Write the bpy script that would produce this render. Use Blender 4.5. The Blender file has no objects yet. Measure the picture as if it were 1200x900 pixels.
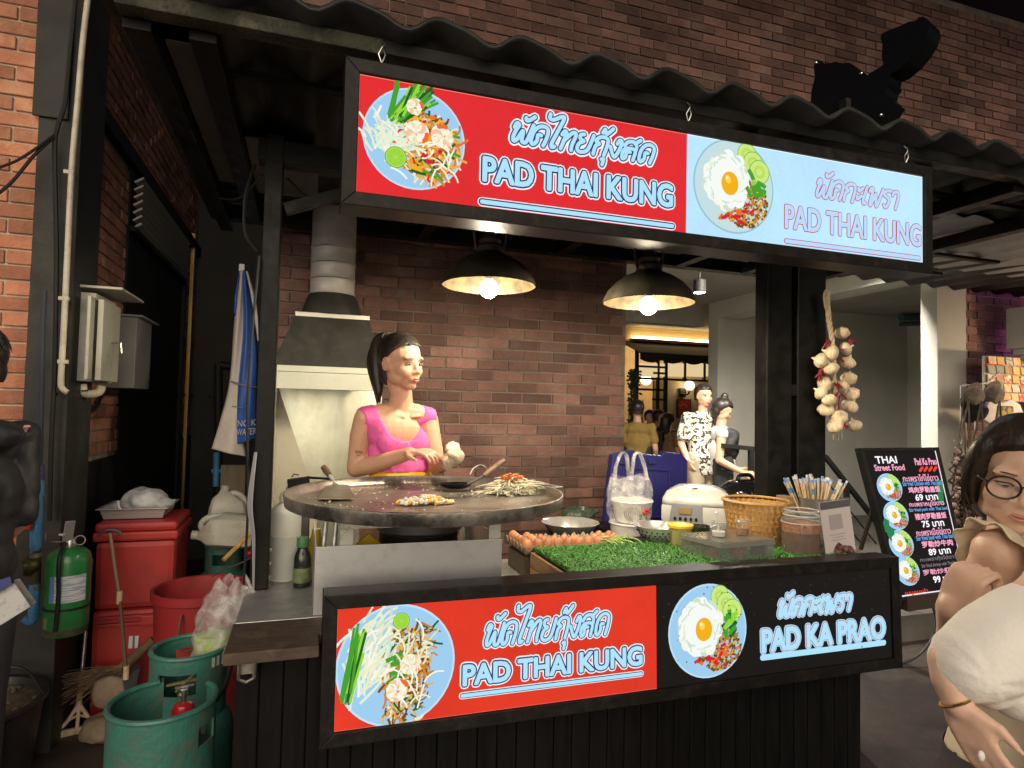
import bpy, bmesh, math, random
from mathutils import Vector as V, Matrix as M, Euler, noise
S = bpy.context.scene
COL = S.collection
R = math.radians
PI = math.pi
rng = random.Random(7)

# ------------------------------------------------------------------ camera
CH = 1.56                                   # eye height of the photographer
FPX = 734.93                                # focal length in pixels of a 1200 px wide frame
YAW, PIT, ROL = 0.317032747, 0.0401037430, 0.0223826375
def cam_axes():
    cy, sy, cp, sp = math.cos(YAW), math.sin(YAW), math.cos(PIT), math.sin(PIT)
    f = V((sy*cp, cy*cp, sp)); r = V((cy, -sy, 0)); u = r.cross(f)
    return (math.cos(ROL)*r + math.sin(ROL)*u), (-math.sin(ROL)*r + math.cos(ROL)*u), f
CR, CU, CF = cam_axes()
cam = bpy.data.objects.new('camera', bpy.data.cameras.new('camera'))
COL.objects.link(cam)
cam.matrix_world = M(((CR.x, CU.x, -CF.x, 0), (CR.y, CU.y, -CF.y, 0), (CR.z, CU.z, -CF.z, CH), (0, 0, 0, 1)))
cam.data.sensor_width = 36; cam.data.lens = FPX/1200*36
cam.data.clip_start = 0.05; cam.data.clip_end = 500
S.camera = cam
# survey of the photograph: where the line of sight through a pixel meets a known plane
def ray(x, y): return (x-600)/FPX*CR - (y-450)/FPX*CU + CF
def at_y(x, y, Y): v = ray(x, y); return v*(Y/v.y) + V((0, 0, CH))
def at_z(x, y, Z): v = ray(x, y); return v*((Z-CH)/v.z) + V((0, 0, CH))
def at_x(x, y, X): v = ray(x, y); return v*(X/v.x) + V((0, 0, CH))
def at_d(x, y, Z): return ray(x, y)*Z + V((0, 0, CH))     # a known distance straight ahead
def at_p(x, y, p, n):
    v = ray(x, y); n = V(n); return v*((V(p)-V((0, 0, CH))).dot(n)/v.dot(n)) + V((0, 0, CH))

# ------------------------------------------------------------------ night sky, soft market glow, exposure
world = bpy.data.worlds.new('World'); S.world = world; world.use_nodes = True
nt = world.node_tree
sky = nt.nodes.new('ShaderNodeTexSky'); sky.sky_type = 'NISHITA'; sky.sun_disc = False
sky.sun_elevation = R(17); sky.sun_rotation = R(196); sky.air_density = 1.0; sky.dust_density = 6.0; sky.ozone_density = .3
nt.links.new(sky.outputs[0], nt.nodes['Background'].inputs[0])
nt.nodes['Background'].inputs[1].default_value = 0.022
sun = bpy.data.objects.new('sun', bpy.data.lights.new('sun', 'SUN')); COL.objects.link(sun)
sun.data.energy = 3.0; sun.data.angle = R(70); sun.data.color = (1.0, 0.88, 0.74)
# comes from behind the photographer, soft light of the market lanes
sd = V((0.26, 0.90, -0.30)).normalized()
sun.rotation_euler = sd.to_track_quat('-Z', 'Y').to_euler()
S.view_settings.view_transform = 'Standard'; S.view_settings.look = 'None'
S.view_settings.exposure = 0; S.view_settings.gamma = 1
S.cycles.max_bounces = 8; S.cycles.use_denoising = True

# ------------------------------------------------------------------ helpers: materials
def lin(c):
    f = lambda x: x/12.92 if x <= .04045 else ((x+.055)/1.055)**2.4
    return tuple(f(x/255) for x in c)
def hx(s): return lin((int(s[0:2], 16), int(s[2:4], 16), int(s[4:6], 16)))
_mats = {}
def mat(name, col, rough=.6, metal=0, col2=None, scale=8, detail=4, bump=0, bscale=40, spec=.5, rnd=0,
        trans=0, ior=1.45, alpha=1, stretch=None, dirt=None, dscale=3, coat=0, sss=0, rvar=0, thresh=(.35, .65), world=False, soot=0):
    """Principled material; col2 mixes in by noise, bump gives fine relief, rnd varies it per loose piece, dirt lays stains."""
    if name in _mats: return _mats[name]
    m = bpy.data.materials.new(name); m.use_nodes = True; n = m.node_tree.nodes; l = m.node_tree.links
    b = n['Principled BSDF']
    b.inputs['Base Color'].default_value = (*col, 1); b.inputs['Roughness'].default_value = rough
    b.inputs['Metallic'].default_value = metal; b.inputs['Specular IOR Level'].default_value = spec
    b.inputs['IOR'].default_value = ior
    if trans: b.inputs['Transmission Weight'].default_value = trans
    if alpha < 1: b.inputs['Alpha'].default_value = alpha
    if coat: b.inputs['Coat Weight'].default_value = coat; b.inputs['Coat Roughness'].default_value = .15
    if sss: b.inputs['Subsurface Weight'].default_value = sss; b.inputs['Subsurface Radius'].default_value = (.01, .004, .002)
    tc = n.new('ShaderNodeTexCoord')
    src = tc.outputs['Object']
    if world: src = n.new('ShaderNodeNewGeometry').outputs['Position']
    base_src = src
    if stretch:
        mp = n.new('ShaderNodeMapping'); mp.inputs['Scale'].default_value = stretch
        l.new(src, mp.inputs['Vector']); src = mp.outputs[0]
    out = None
    if col2:
        nz = n.new('ShaderNodeTexNoise'); nz.inputs['Scale'].default_value = scale; nz.inputs['Detail'].default_value = detail
        nz.inputs['Roughness'].default_value = .65
        l.new(src, nz.inputs['Vector'])
        mr = n.new('ShaderNodeMapRange'); mr.inputs[1].default_value, mr.inputs[2].default_value = thresh
        l.new(nz.outputs[0], mr.inputs[0])
        mx = n.new('ShaderNodeMix'); mx.data_type = 'RGBA'
        mx.inputs[6].default_value = (*col, 1); mx.inputs[7].default_value = (*col2, 1)
        l.new(mr.outputs[0], mx.inputs[0]); out = mx.outputs[2]
        if rvar:
            m3 = n.new('ShaderNodeMapRange'); m3.inputs[3].default_value = rough; m3.inputs[4].default_value = min(1, rough+rvar)
            l.new(mr.outputs[0], m3.inputs[0]); l.new(m3.outputs[0], b.inputs['Roughness'])
    if dirt:
        nz = n.new('ShaderNodeTexNoise'); nz.inputs['Scale'].default_value = dscale; nz.inputs['Detail'].default_value = 8
        nz.inputs['Roughness'].default_value = .75
        l.new(base_src, nz.inputs['Vector'])
        mr = n.new('ShaderNodeMapRange'); mr.inputs[1].default_value = .5; mr.inputs[2].default_value = .72
        l.new(nz.outputs[0], mr.inputs[0])
        mx = n.new('ShaderNodeMix'); mx.data_type = 'RGBA'
        if out: l.new(out, mx.inputs[6])
        else: mx.inputs[6].default_value = (*col, 1)
        mx.inputs[7].default_value = (*dirt, 1); l.new(mr.outputs[0], mx.inputs[0]); out = mx.outputs[2]
    if rnd:
        g = n.new('ShaderNodeNewGeometry'); oi = n.new('ShaderNodeObjectInfo')
        ad = n.new('ShaderNodeMath'); ad.operation = 'ADD'; l.new(g.outputs['Random Per Island'], ad.inputs[0]); l.new(oi.outputs['Random'], ad.inputs[1])
        fr = n.new('ShaderNodeMath'); fr.operation = 'FRACT'; l.new(ad.outputs[0], fr.inputs[0])
        mr = n.new('ShaderNodeMapRange'); mr.inputs[3].default_value = 1-rnd; mr.inputs[4].default_value = 1+rnd
        l.new(fr.outputs[0], mr.inputs[0])
        hs = n.new('ShaderNodeHueSaturation'); l.new(mr.outputs[0], hs.inputs['Value'])
        if out: l.new(out, hs.inputs['Color'])
        else: hs.inputs['Color'].default_value = (*col, 1)
        out = hs.outputs[0]
    if soot:                                      # broad grease and smoke stains
        nz = n.new('ShaderNodeTexNoise'); nz.inputs['Scale'].default_value = 1.7; nz.inputs['Detail'].default_value = 7; nz.inputs['Roughness'].default_value = .6; l.new(base_src, nz.inputs['Vector'])
        mr = n.new('ShaderNodeMapRange'); mr.inputs[1].default_value = .38; mr.inputs[2].default_value = .62; mr.inputs[3].default_value = 1-soot; mr.inputs[4].default_value = 1.12; l.new(nz.outputs[0], mr.inputs[0])
        hs = n.new('ShaderNodeHueSaturation'); l.new(mr.outputs[0], hs.inputs['Value']); l.new(out, hs.inputs['Color']); out = hs.outputs[0]
    if out: l.new(out, b.inputs['Base Color'])
    if bump:
        nz = n.new('ShaderNodeTexNoise'); nz.inputs['Scale'].default_value = bscale; nz.inputs['Detail'].default_value = 5
        l.new(src, nz.inputs['Vector'])
        bp = n.new('ShaderNodeBump'); bp.inputs['Strength'].default_value = bump; bp.inputs['Distance'].default_value = .01
        l.new(nz.outputs[0], bp.inputs['Height']); l.new(bp.outputs[0], b.inputs['Normal'])
    _mats[name] = m
    return m
def emit(name, col, k=1.0, gloss=False, uneven=0):
    """something that gives off light: a backlit print, a bulb, a screen"""
    if name in _mats: return _mats[name]
    m = bpy.data.materials.new(name); m.use_nodes = True
    b = m.node_tree.nodes['Principled BSDF']
    b.inputs['Base Color'].default_value = (.01, .01, .01, 1); b.inputs['Roughness'].default_value = .3
    b.inputs['Specular IOR Level'].default_value = .3 if gloss else 0
    b.inputs['Emission Color'].default_value = (*col, 1); b.inputs['Emission Strength'].default_value = k
    if uneven:                                    # tubes and diffuser of a cheap light box are never even
        n = m.node_tree.nodes; l = m.node_tree.links; tc = n.new('ShaderNodeTexCoord'); out = None
        for sc, lo, hi in ((2.2, 1-uneven, 1+uneven), (130, .97, 1.03)):
            nz = n.new('ShaderNodeTexNoise'); nz.inputs['Scale'].default_value = sc; nz.inputs['Detail'].default_value = 4; l.new(tc.outputs['Object'], nz.inputs['Vector'])
            mr = n.new('ShaderNodeMapRange'); mr.inputs[1].default_value = .3; mr.inputs[2].default_value = .7; mr.inputs[3].default_value = lo*(k if out is None else 1); mr.inputs[4].default_value = hi*(k if out is None else 1); l.new(nz.outputs[0], mr.inputs[0])
            if out is None: out = mr.outputs[0]
            else: mm = n.new('ShaderNodeMath'); mm.operation = 'MULTIPLY'; l.new(out, mm.inputs[0]); l.new(mr.outputs[0], mm.inputs[1]); out = mm.outputs[0]
        l.new(out, b.inputs['Emission Strength'])
    _mats[name] = m
    return m
def film(name, col, alpha=.3, rough=.12):
    """thin clear plastic: part clear, part shiny, creased"""
    if name in _mats: return _mats[name]
    m = bpy.data.materials.new(name); m.use_nodes = True; n = m.node_tree.nodes; l = m.node_tree.links
    b = n['Principled BSDF']; b.inputs['Base Color'].default_value = (*col, 1); b.inputs['Roughness'].default_value = rough
    tc = n.new('ShaderNodeTexCoord'); nz = n.new('ShaderNodeTexNoise'); nz.inputs['Scale'].default_value = 11; nz.inputs['Detail'].default_value = 4
    nz.inputs['Distortion'].default_value = 1.2
    l.new(tc.outputs['Object'], nz.inputs['Vector'])
    mr = n.new('ShaderNodeMapRange'); mr.inputs[1].default_value = .4; mr.inputs[2].default_value = .66
    mr.inputs[3].default_value = alpha*.55; mr.inputs[4].default_value = min(1, alpha*2.0)
    l.new(nz.outputs[0], mr.inputs[0]); l.new(mr.outputs[0], b.inputs['Alpha'])
    bp = n.new('ShaderNodeBump'); bp.inputs['Strength'].default_value = .6; bp.inputs['Distance'].default_value = .02
    l.new(nz.outputs[0], bp.inputs['Height']); l.new(bp.outputs[0], b.inputs['Normal'])
    _mats[name] = m
    return m

# ------------------------------------------------------------------ helpers: objects
def tag(o, label=None, cat=None, group=None, kind=None):
    if label: o['label'] = label
    if cat: o['category'] = cat
    if group: o['group'] = group
    if kind: o['kind'] = kind
    return o
def thing(name, label, cat, loc=(0, 0, 0), group=None):
    o = bpy.data.objects.new(name, None); COL.objects.link(o); o.location = loc; o.empty_display_size = .1
    return tag(o, label, cat, group)
def origin(p):
    s = V((0, 0, 0))
    while p is not None: s += V(p.location); p = p.parent
    return s
def put(name, mesh, parent, loc=None, rot=None, scale=None):
    o = bpy.data.objects.new(name, mesh); COL.objects.link(o); o.parent = parent
    if loc is not None: o.location = V(loc) - (origin(parent) if parent else V())
    if rot is not None: o.rotation_euler = rot
    if scale is not None: o.scale = scale
    return o
def copy_tree(o, parent=None):
    c = o.copy(); COL.objects.link(c); c.parent = parent
    for ch in [x for x in o.children]: copy_tree(ch, c)
    return c
def frame_of(d):
    d = V(d).normalized(); a = V((0, 0, 1)) if abs(d.z) < .9 else V((1, 0, 0))
    x = d.cross(a).normalized(); return x, d.cross(x).normalized()
def smooth_path(pts, k=6, closed=False):
    pts = [V(p) for p in pts]; n = len(pts); out = []
    rngi = range(n if closed else n-1)
    for i in rngi:
        g = (lambda j: pts[j % n]) if closed else (lambda j: pts[max(0, min(n-1, j))])
        p0, p1, p2, p3 = g(i-1), g(i), g(i+1), g(i+2)
        for s in range(k):
            t = s/k
            out.append(.5*((2*p1)+(p2-p0)*t+(2*p0-5*p1+4*p2-p3)*t*t+(3*p1-p0-3*p2+p3)*t**3))
    if not closed: out.append(pts[-1])
    return out
def sstep(x): x = max(0., min(1., x)); return x*x*(3-2*x)
class MB:
    """collects shapes for ONE mesh object (world coordinates)"""
    def __init__(s): s.v = []; s.f = []; s.m = []; s.cur = 0
    def add(s, vs, fs, mi=None):
        b = len(s.v); s.v += [tuple(p) for p in vs]
        s.f += [tuple(b+i for i in f) for f in fs]; s.m += [s.cur if mi is None else mi]*len(fs); return s
    def box(s, c, d, rot=None, mi=None, taper=1.0):
        c = V(c); x, y, z = [q/2 for q in d]; vs = []
        for sz in (-1, 1):
            t = taper if sz > 0 else 1
            for sx, sy in ((-1, -1), (1, -1), (1, 1), (-1, 1)): vs.append(V((sx*x*t, sy*y*t, sz*z)))
        if rot is not None:
            q = rot if isinstance(rot, M) else Euler(rot).to_matrix(); vs = [q @ p for p in vs]
        return s.add([p+c for p in vs], [(3, 2, 1, 0), (4, 5, 6, 7), (0, 1, 5, 4), (1, 2, 6, 5), (2, 3, 7, 6), (3, 0, 4, 7)], mi)
    def span(s, a, b, mi=None):
        a, b = V(a), V(b); return s.box((a+b)/2, [abs(q) for q in (b-a)], None, mi)
    def bar(s, a, b, w, h=None, mi=None, up=(0, 0, 1)):
        a, b = V(a), V(b); h = h or w; d = (b-a); L = d.length; d.normalize(); u = V(up)
        if abs(d.dot(u)) > .95: u = V((0, 1, 0))
        x = d.cross(u).normalized(); y = x.cross(d).normalized()
        return s.box((a+b)/2, (w, L, h), M((x, d, y)).transposed(), mi)
    def tube(s, pts, r, n=8, caps=True, mi=None, flat=1.0):
        pts = [V(p) for p in pts]; k = len(pts); rs = r if isinstance(r, (list, tuple)) else [r]*k
        vs = []; fs = []; px = None
        for i, p in enumerate(pts):
            d = pts[min(i+1, k-1)] - pts[max(i-1, 0)]
            if d.length < 1e-9: d = V((0, 0, 1))
            d.normalize()
            if px is None: x, y = frame_of(d)
            else:
                x = px - d*px.dot(d)
                x = x.normalized() if x.length > 1e-6 else frame_of(d)[0]
                y = d.cross(x).normalized()
            px = x
            for j in range(n):
                a = 2*PI*j/n; vs.append(p + x*math.cos(a)*rs[i] + y*math.sin(a)*rs[i]*flat)
        for i in range(k-1):
            for j in range(n): fs.append((i*n+j, i*n+(j+1) % n, (i+1)*n+(j+1) % n, (i+1)*n+j))
        if caps: fs.append(tuple(range(n-1, -1, -1))); fs.append(tuple((k-1)*n+j for j in range(n)))
        return s.add(vs, fs, mi)
    def lathe(s, prof, c=(0, 0, 0), n=24, axis=None, mi=None, sx=1, sy=1, wob=0):
        c = V(c); vs = []; fs = []; k = len(prof)
        if axis is not None: x, y = frame_of(axis); z = V(axis).normalized(); q = M((x, y, z)).transposed()
        for (r, z_) in prof:
            for j in range(n):
                a = 2*PI*j/n; w = 1 + wob*math.sin(a*3+z_*40)
                p = V((max(r, 1e-4)*math.cos(a)*sx*w, max(r, 1e-4)*math.sin(a)*sy*w, z_)); vs.append((q @ p if axis is not None else p)+c)
        for i in range(k-1):
            for j in range(n): fs.append((i*n+j, i*n+(j+1) % n, (i+1)*n+(j+1) % n, (i+1)*n+j))
        return s.add(vs, fs, mi)
    def ball(s, c, r, n=12, k=8, rot=None, mi=None):
        r = r if isinstance(r, (tuple, list, V)) else (r, r, r); c = V(c); vs = []; fs = []
        q = None if rot is None else (rot if isinstance(rot, M) else Euler(rot).to_matrix())
        for i in range(k+1):
            t = PI*i/k
            for j in range(n):
                a = 2*PI*j/n; p = V((r[0]*math.sin(t)*math.cos(a), r[1]*math.sin(t)*math.sin(a), -r[2]*math.cos(t)))
                vs.append((q @ p if q is not None else p)+c)
        for i in range(k):
            for j in range(n): fs.append((i*n+j, i*n+(j+1) % n, (i+1)*n+(j+1) % n, (i+1)*n+j))
        return s.add(vs, fs, mi)
    def prism(s, pts, ext, mi=None):
        """closed outline of world points pushed along ext"""
        pts = [V(p) for p in pts]; n = len(pts); e = V(ext)
        return s.add(pts+[p+e for p in pts], [tuple(range(n-1, -1, -1)), tuple(range(n, 2*n))]+[(i, (i+1) % n, n+(i+1) % n, n+i) for i in range(n)], mi)
    def sheet(s, fn, nu, nv, mi=None):
        vs = [fn(i/nu, j/nv) for j in range(nv+1) for i in range(nu+1)]
        return s.add(vs, [(j*(nu+1)+i, j*(nu+1)+i+1, (j+1)*(nu+1)+i+1, (j+1)*(nu+1)+i) for j in range(nv) for i in range(nu)], mi)
    def build(s, name, mats, parent=None, smooth=False, kind=None, bevel=0, recalc=True, solid=0, sub=0, base=True):
        mats = mats if isinstance(mats, (list, tuple)) else [mats]
        if parent is not None: off = origin(parent)
        elif base and s.v:
            xs = [p[0] for p in s.v]; ys = [p[1] for p in s.v]; zs = [p[2] for p in s.v]
            off = V(((min(xs)+max(xs))/2, (min(ys)+max(ys))/2, min(zs)))
        else: off = V()
        me = bpy.data.meshes.new(name)
        me.from_pydata([tuple(V(p)-off) for p in s.v], [], s.f)
        for m in mats: me.materials.append(m)
        me.polygons.foreach_set('material_index', s.m)
        if recalc or bevel:
            bm = bmesh.new(); bm.from_mesh(me)
            if recalc: bmesh.ops.recalc_face_normals(bm, faces=bm.faces)
            if bevel: bmesh.ops.bevel(bm, geom=[e for e in bm.edges if len(e.link_faces) == 2 and e.calc_face_angle(0) > .6], offset=bevel, segments=2, affect='EDGES', profile=.6, clamp_overlap=True)
            bm.to_mesh(me); bm.free()
        if smooth:
            me.polygons.foreach_set('use_smooth', [True]*len(me.polygons))
            if smooth != 'all':
                try: me.set_sharp_from_angle(angle=R(40 if smooth is True else smooth))
                except Exception: pass
        o = bpy.data.objects.new(name, me); COL.objects.link(o); o.parent = parent
        if parent is None: o.location = off
        if solid:
            md = o.modifiers.new('thickness', 'SOLIDIFY'); md.thickness = solid; md.offset = 0
        if sub:
            md = o.modifiers.new('smooth', 'SUBSURF'); md.levels = sub; md.render_levels = sub
        if kind: o['kind'] = kind
        return o
def box_mesh(name, d, m, bevel=.003):
    mb = MB().box((0, 0, 0), d); o = mb.build(name, m, None, bevel=bevel, base=False); me = o.data; bpy.data.objects.remove(o); return me
def fuse(mb, name, mats, parent=None, voxel=.008, smooth=6, factor=.5, cut=None, base=True, disp=0, dscale=60, sink=None, fold=None):
    """weld overlapping shapes into one continuous skin; cut(p) -> True drops what lies there"""
    me = bpy.data.meshes.new('tmp'); me.from_pydata(mb.v, [], mb.f)
    bm = bmesh.new(); bm.from_mesh(me); bmesh.ops.recalc_face_normals(bm, faces=bm.faces); bm.to_mesh(me); bm.free()
    o = bpy.data.objects.new('tmp', me); COL.objects.link(o)
    md = o.modifiers.new('r', 'REMESH'); md.mode = 'VOXEL'; md.voxel_size = voxel; md.use_smooth_shade = True
    if smooth:
        sm = o.modifiers.new('s', 'SMOOTH'); sm.factor = factor; sm.iterations = smooth
    dg = bpy.context.evaluated_depsgraph_get(); dg.update()
    res = bpy.data.meshes.new_from_object(o.evaluated_get(dg)); bpy.data.objects.remove(o)
    if cut or disp or sink or fold:
        bm = bmesh.new(); bm.from_mesh(res)
        if disp:
            bm.normal_update()
            for v in bm.verts: v.co += v.normal*disp*noise.noise(v.co*dscale)
        if fold:
            bm.normal_update()
            for v, d_ in [(v, fold(v.co)) for v in bm.verts]: v.co += v.normal*d_
        if sink:
            for v in bm.verts:
                a, t = sink(v.co)
                if a > 0: v.co = v.co.lerp(t, a)
        if cut: bmesh.ops.delete(bm, geom=[f for f in bm.faces if cut(f.calc_center_median())], context='FACES')
        bm.to_mesh(res); bm.free()
    vs = [v.co.copy() for v in res.vertices]; fs = [tuple(p.vertices) for p in res.polygons]
    bpy.data.meshes.remove(res)
    return MB().add(vs, fs).build(name, mats, parent, smooth='all', base=base)

# ------------------------------------------------------------------ helpers: lettering
def text_shapes(s, lean=0.0):
    cu = bpy.data.curves.new('t', 'FONT'); cu.body = s; cu.size = 1; cu.shear = lean; cu.resolution_u = 3
    o = bpy.data.objects.new('t', cu); COL.objects.link(o)
    dg = bpy.context.evaluated_depsgraph_get()
    fill = bpy.data.meshes.new_from_object(o.evaluated_get(dg))
    cu.fill_mode = 'NONE' if 'NONE' in [e.identifier for e in cu.bl_rna.properties['fill_mode'].enum_items] else cu.fill_mode
    dg = bpy.context.evaluated_depsgraph_get()
    vs = [v.co.xy.copy() for v in fill.vertices]; fs = [tuple(p.vertices) for p in fill.polygons]
    cnt = {}
    for f in fs:
        for a, b in zip(f, f[1:]+f[:1]):
            k = (min(a, b), max(a, b)); cnt[k] = cnt.get(k, 0)+1
    edges = [k for k, c in cnt.items() if c == 1]
    bpy.data.objects.remove(o); bpy.data.meshes.remove(fill); bpy.data.curves.remove(cu)
    return vs, fs, edges
def ribbon(mb, fn, segs, w, h, mi=0, joints=6):
    """flat stroke of half-width w along 2D segments, fn maps (u, v, height) to the world"""
    done = set()
    for a, b in segs:
        a, b = V(a[:2]), V(b[:2]); d = b-a
        if d.length > 1e-9:
            d.normalize(); nrm = V((-d.y, d.x))*w
            mb.add([fn(*(a+nrm), h), fn(*(a-nrm), h), fn(*(b-nrm), h), fn(*(b+nrm), h)], [(0, 1, 2, 3)], mi)
        if joints:
            for p in (a, b):
                k = (round(p.x, 5), round(p.y, 5))
                if k in done: continue
                done.add(k)
                mb.add([fn(p.x+w*math.cos(2*PI*i/joints), p.y+w*math.sin(2*PI*i/joints), h) for i in range(joints)], [tuple(range(joints))], mi)
THAI = {
 'ผ': (.82, [[(.02,.72),(.08,.95),(.2,.88),(.14,.66),(.08,.25),(.14,.02),(.27,.12),(.42,.6),(.48,.1),(.58,0),(.7,.12),(.8,.98)]]),
 'ั': (0, [[(-.42,1.3),(-.38,1.17),(-.26,1.2),(-.06,1.42)]]),
 'ด': (.78, [[(.42,.52),(.28,.5),(.3,.2),(.18,.0),(.06,.12),(.05,.6),(.2,.92),(.45,1.),(.66,.84),(.68,.4),(.62,0)]]),
 'ไ': (.5, [[(-.22,1.72),(-.2,1.5),(-.02,1.45),(.3,1.68),(.42,1.6),(.3,.9),(.18,.2),(.22,0),(.34,.06)]]),
 'ท': (.78, [[(.02,.75),(.1,.95),(.2,.88),(.18,.5),(.12,0)], [(.15,.4),(.4,.85),(.56,.97),(.64,.8),(.58,.3),(.6,0)]]),
 'ย': (.76, [[(.22,.96),(.06,.9),(.1,.68),(.28,.6),(.1,.45),(.06,.15),(.22,0),(.46,.06),(.58,.3),(.66,.98)]]),
 'ก': (.76, [[(.08,0),(.1,.45),(.24,.6),(.06,.72),(.2,.95),(.45,.98),(.6,.85),(.62,.45),(.58,0)]]),
 'ุ': (0, [[(-.24,-.22),(-.14,-.2),(-.14,-.5)]]),
 '้': (0, [[(-.5,1.22),(-.42,1.42),(-.36,1.22),(-.26,1.22),(-.06,1.52)]]),
 'ง': (.6, [[(.3,.75),(.38,.96),(.5,.88),(.46,.4),(.3,.02),(.02,.55)]]),
 'ส': (.84, [[(.4,.42),(.24,.42),(.24,.1),(.1,.02),(.05,.3),(.14,.56),(.45,.62),(.64,.5),(.62,0)], [(.06,.74),(.2,.97),(.48,1.),(.64,.8),(.64,.5)], [(.52,.92),(.76,1.16)]]),
 'ะ': (.4, [[(.04,.82),(.1,.66),(.3,.86)], [(.04,.36),(.1,.2),(.3,.42)]]),
 'เ': (.32, [[(.14,.98),(.05,.3),(.1,.02),(.22,.06)]]),
 'พ': (.86, [[(.02,.75),(.1,.95),(.2,.86),(.16,.1),(.24,.02),(.42,.66),(.54,.02),(.64,.1),(.8,.98)]]),
 'ร': (.56, [[(.46,.97),(.14,.92),(.08,.68),(.36,.52),(.42,.25),(.3,0),(.16,.1)]]),
 'า': (.52, [[(.02,.74),(.12,.95),(.34,.92),(.4,.6),(.36,0)]]),
}
def thai_segs(s, lean=.22):
    x = 0; segs = []
    for ch in s:
        adv, strokes = THAI[ch]
        for st in strokes:
            p = smooth_path([(x+a+lean*b, b, 0) for a, b in st], 5)
            segs += [(p[i].xy, p[i+1].xy) for i in range(len(p)-1)]
        x += adv
    return segs
def fit(pts, u0, v0, u1, v1, keep=False):
    xs = [p[0] for p in pts]; ys = [p[1] for p in pts]; x0, y0 = min(xs), min(ys)
    sx = (u1-u0)/(max(xs)-x0); sy = (v1-v0)/(max(ys)-y0)
    if keep: sx = sy = min(sx, sy)
    return lambda p: V((u0+(p[0]-x0)*sx, v0+(p[1]-y0)*sy))
def thai_title(mb, fn, s, box, layers, h0=.0008):
    """layers: [(half width, material index)], laid one above the other"""
    segs = thai_segs(s); g = fit([p for q in segs for p in q], *box)
    segs = [(g(a), g(b)) for a, b in segs]
    for i, (w, mi) in enumerate(layers): ribbon(mb, fn, segs, w, h0*(i+1), mi, 8)
def latin_title(mb, fn, s, box, layers, h0=.0008, lean=0, bold=0):
    vs, fs, ed = text_shapes(s, lean); g = fit(vs, *box); q = [g(p) for p in vs]
    for i, (w, mi, solid) in enumerate(layers):
        if solid: mb.add([fn(p.x, p.y, h0*(i+1)+.0001) for p in q], fs, mi)
        if w > 0: ribbon(mb, fn, [(q[a], q[b]) for a, b in ed], w, h0*(i+1), mi, 6)
# ================================================================== THE PLACE: ground, walls, passage
m_ground = mat('ground_concrete', (.058, .047, .038), .5, col2=(.030, .025, .021), scale=2.2, detail=9, bump=.35, bscale=60, dirt=(.095, .078, .062), dscale=1.3, rvar=.25)
g = MB(); g.add([(-60, -40, 0), (60, -40, 0), (60, 80, 0), (-60, 80, 0)], [(0, 1, 2, 3)])
tag(g.build('ground', m_ground, base=False), kind='structure')
m_step = mat('raised_floor_concrete', (.13, .12, .105), .6, col2=(.08, .075, .065), scale=3, detail=8, bump=.2)
g = MB(); g.span((2.35, 3.35, .0), (12, 14, .18)); g.span((2.05, 2.95, 0), (2.35, 14, .09)); g.span((.2, 2.62, 0), (1.9, 3.9, .18))
tag(g.build('raised_floor', m_step, base=False), kind='structure')

m_brick_r = mat('brown_red_brick', (.24, .125, .098), .8, col2=(.145, .080, .066), scale=9, detail=8, bump=.8, bscale=55, rnd=.40, world=True, soot=.35, dirt=(.30, .20, .165), dscale=4.5)
m_brick_o = mat('orange_brick', (.52, .22, .125), .8, col2=(.38, .15, .085), scale=7, detail=7, bump=.7, bscale=55, rnd=.26, world=True, soot=.2, dirt=(.60, .32, .19), dscale=5)
m_mortar_d = mat('grey_brown_mortar', (.125, .10, .085), .9, col2=(.32, .265, .22), scale=2.5, detail=8, bump=.6, bscale=120)
m_mortar_l = mat('pale_mortar', (.60, .49, .38), .9, col2=(.46, .37, .28), scale=5, detail=8, bump=.6, bscale=120)
def in_frame(p, pad=.02):
    q = V(p)-V((0, 0, CH)); z = q.dot(CF)
    if z <= .05: return None
    x = 600+FPX*q.dot(CR)/z; y = 450-FPX*q.dot(CU)/z
    return (x, y, z) if -30 < x < 1230 and -30 < y < 930 else None
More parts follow.
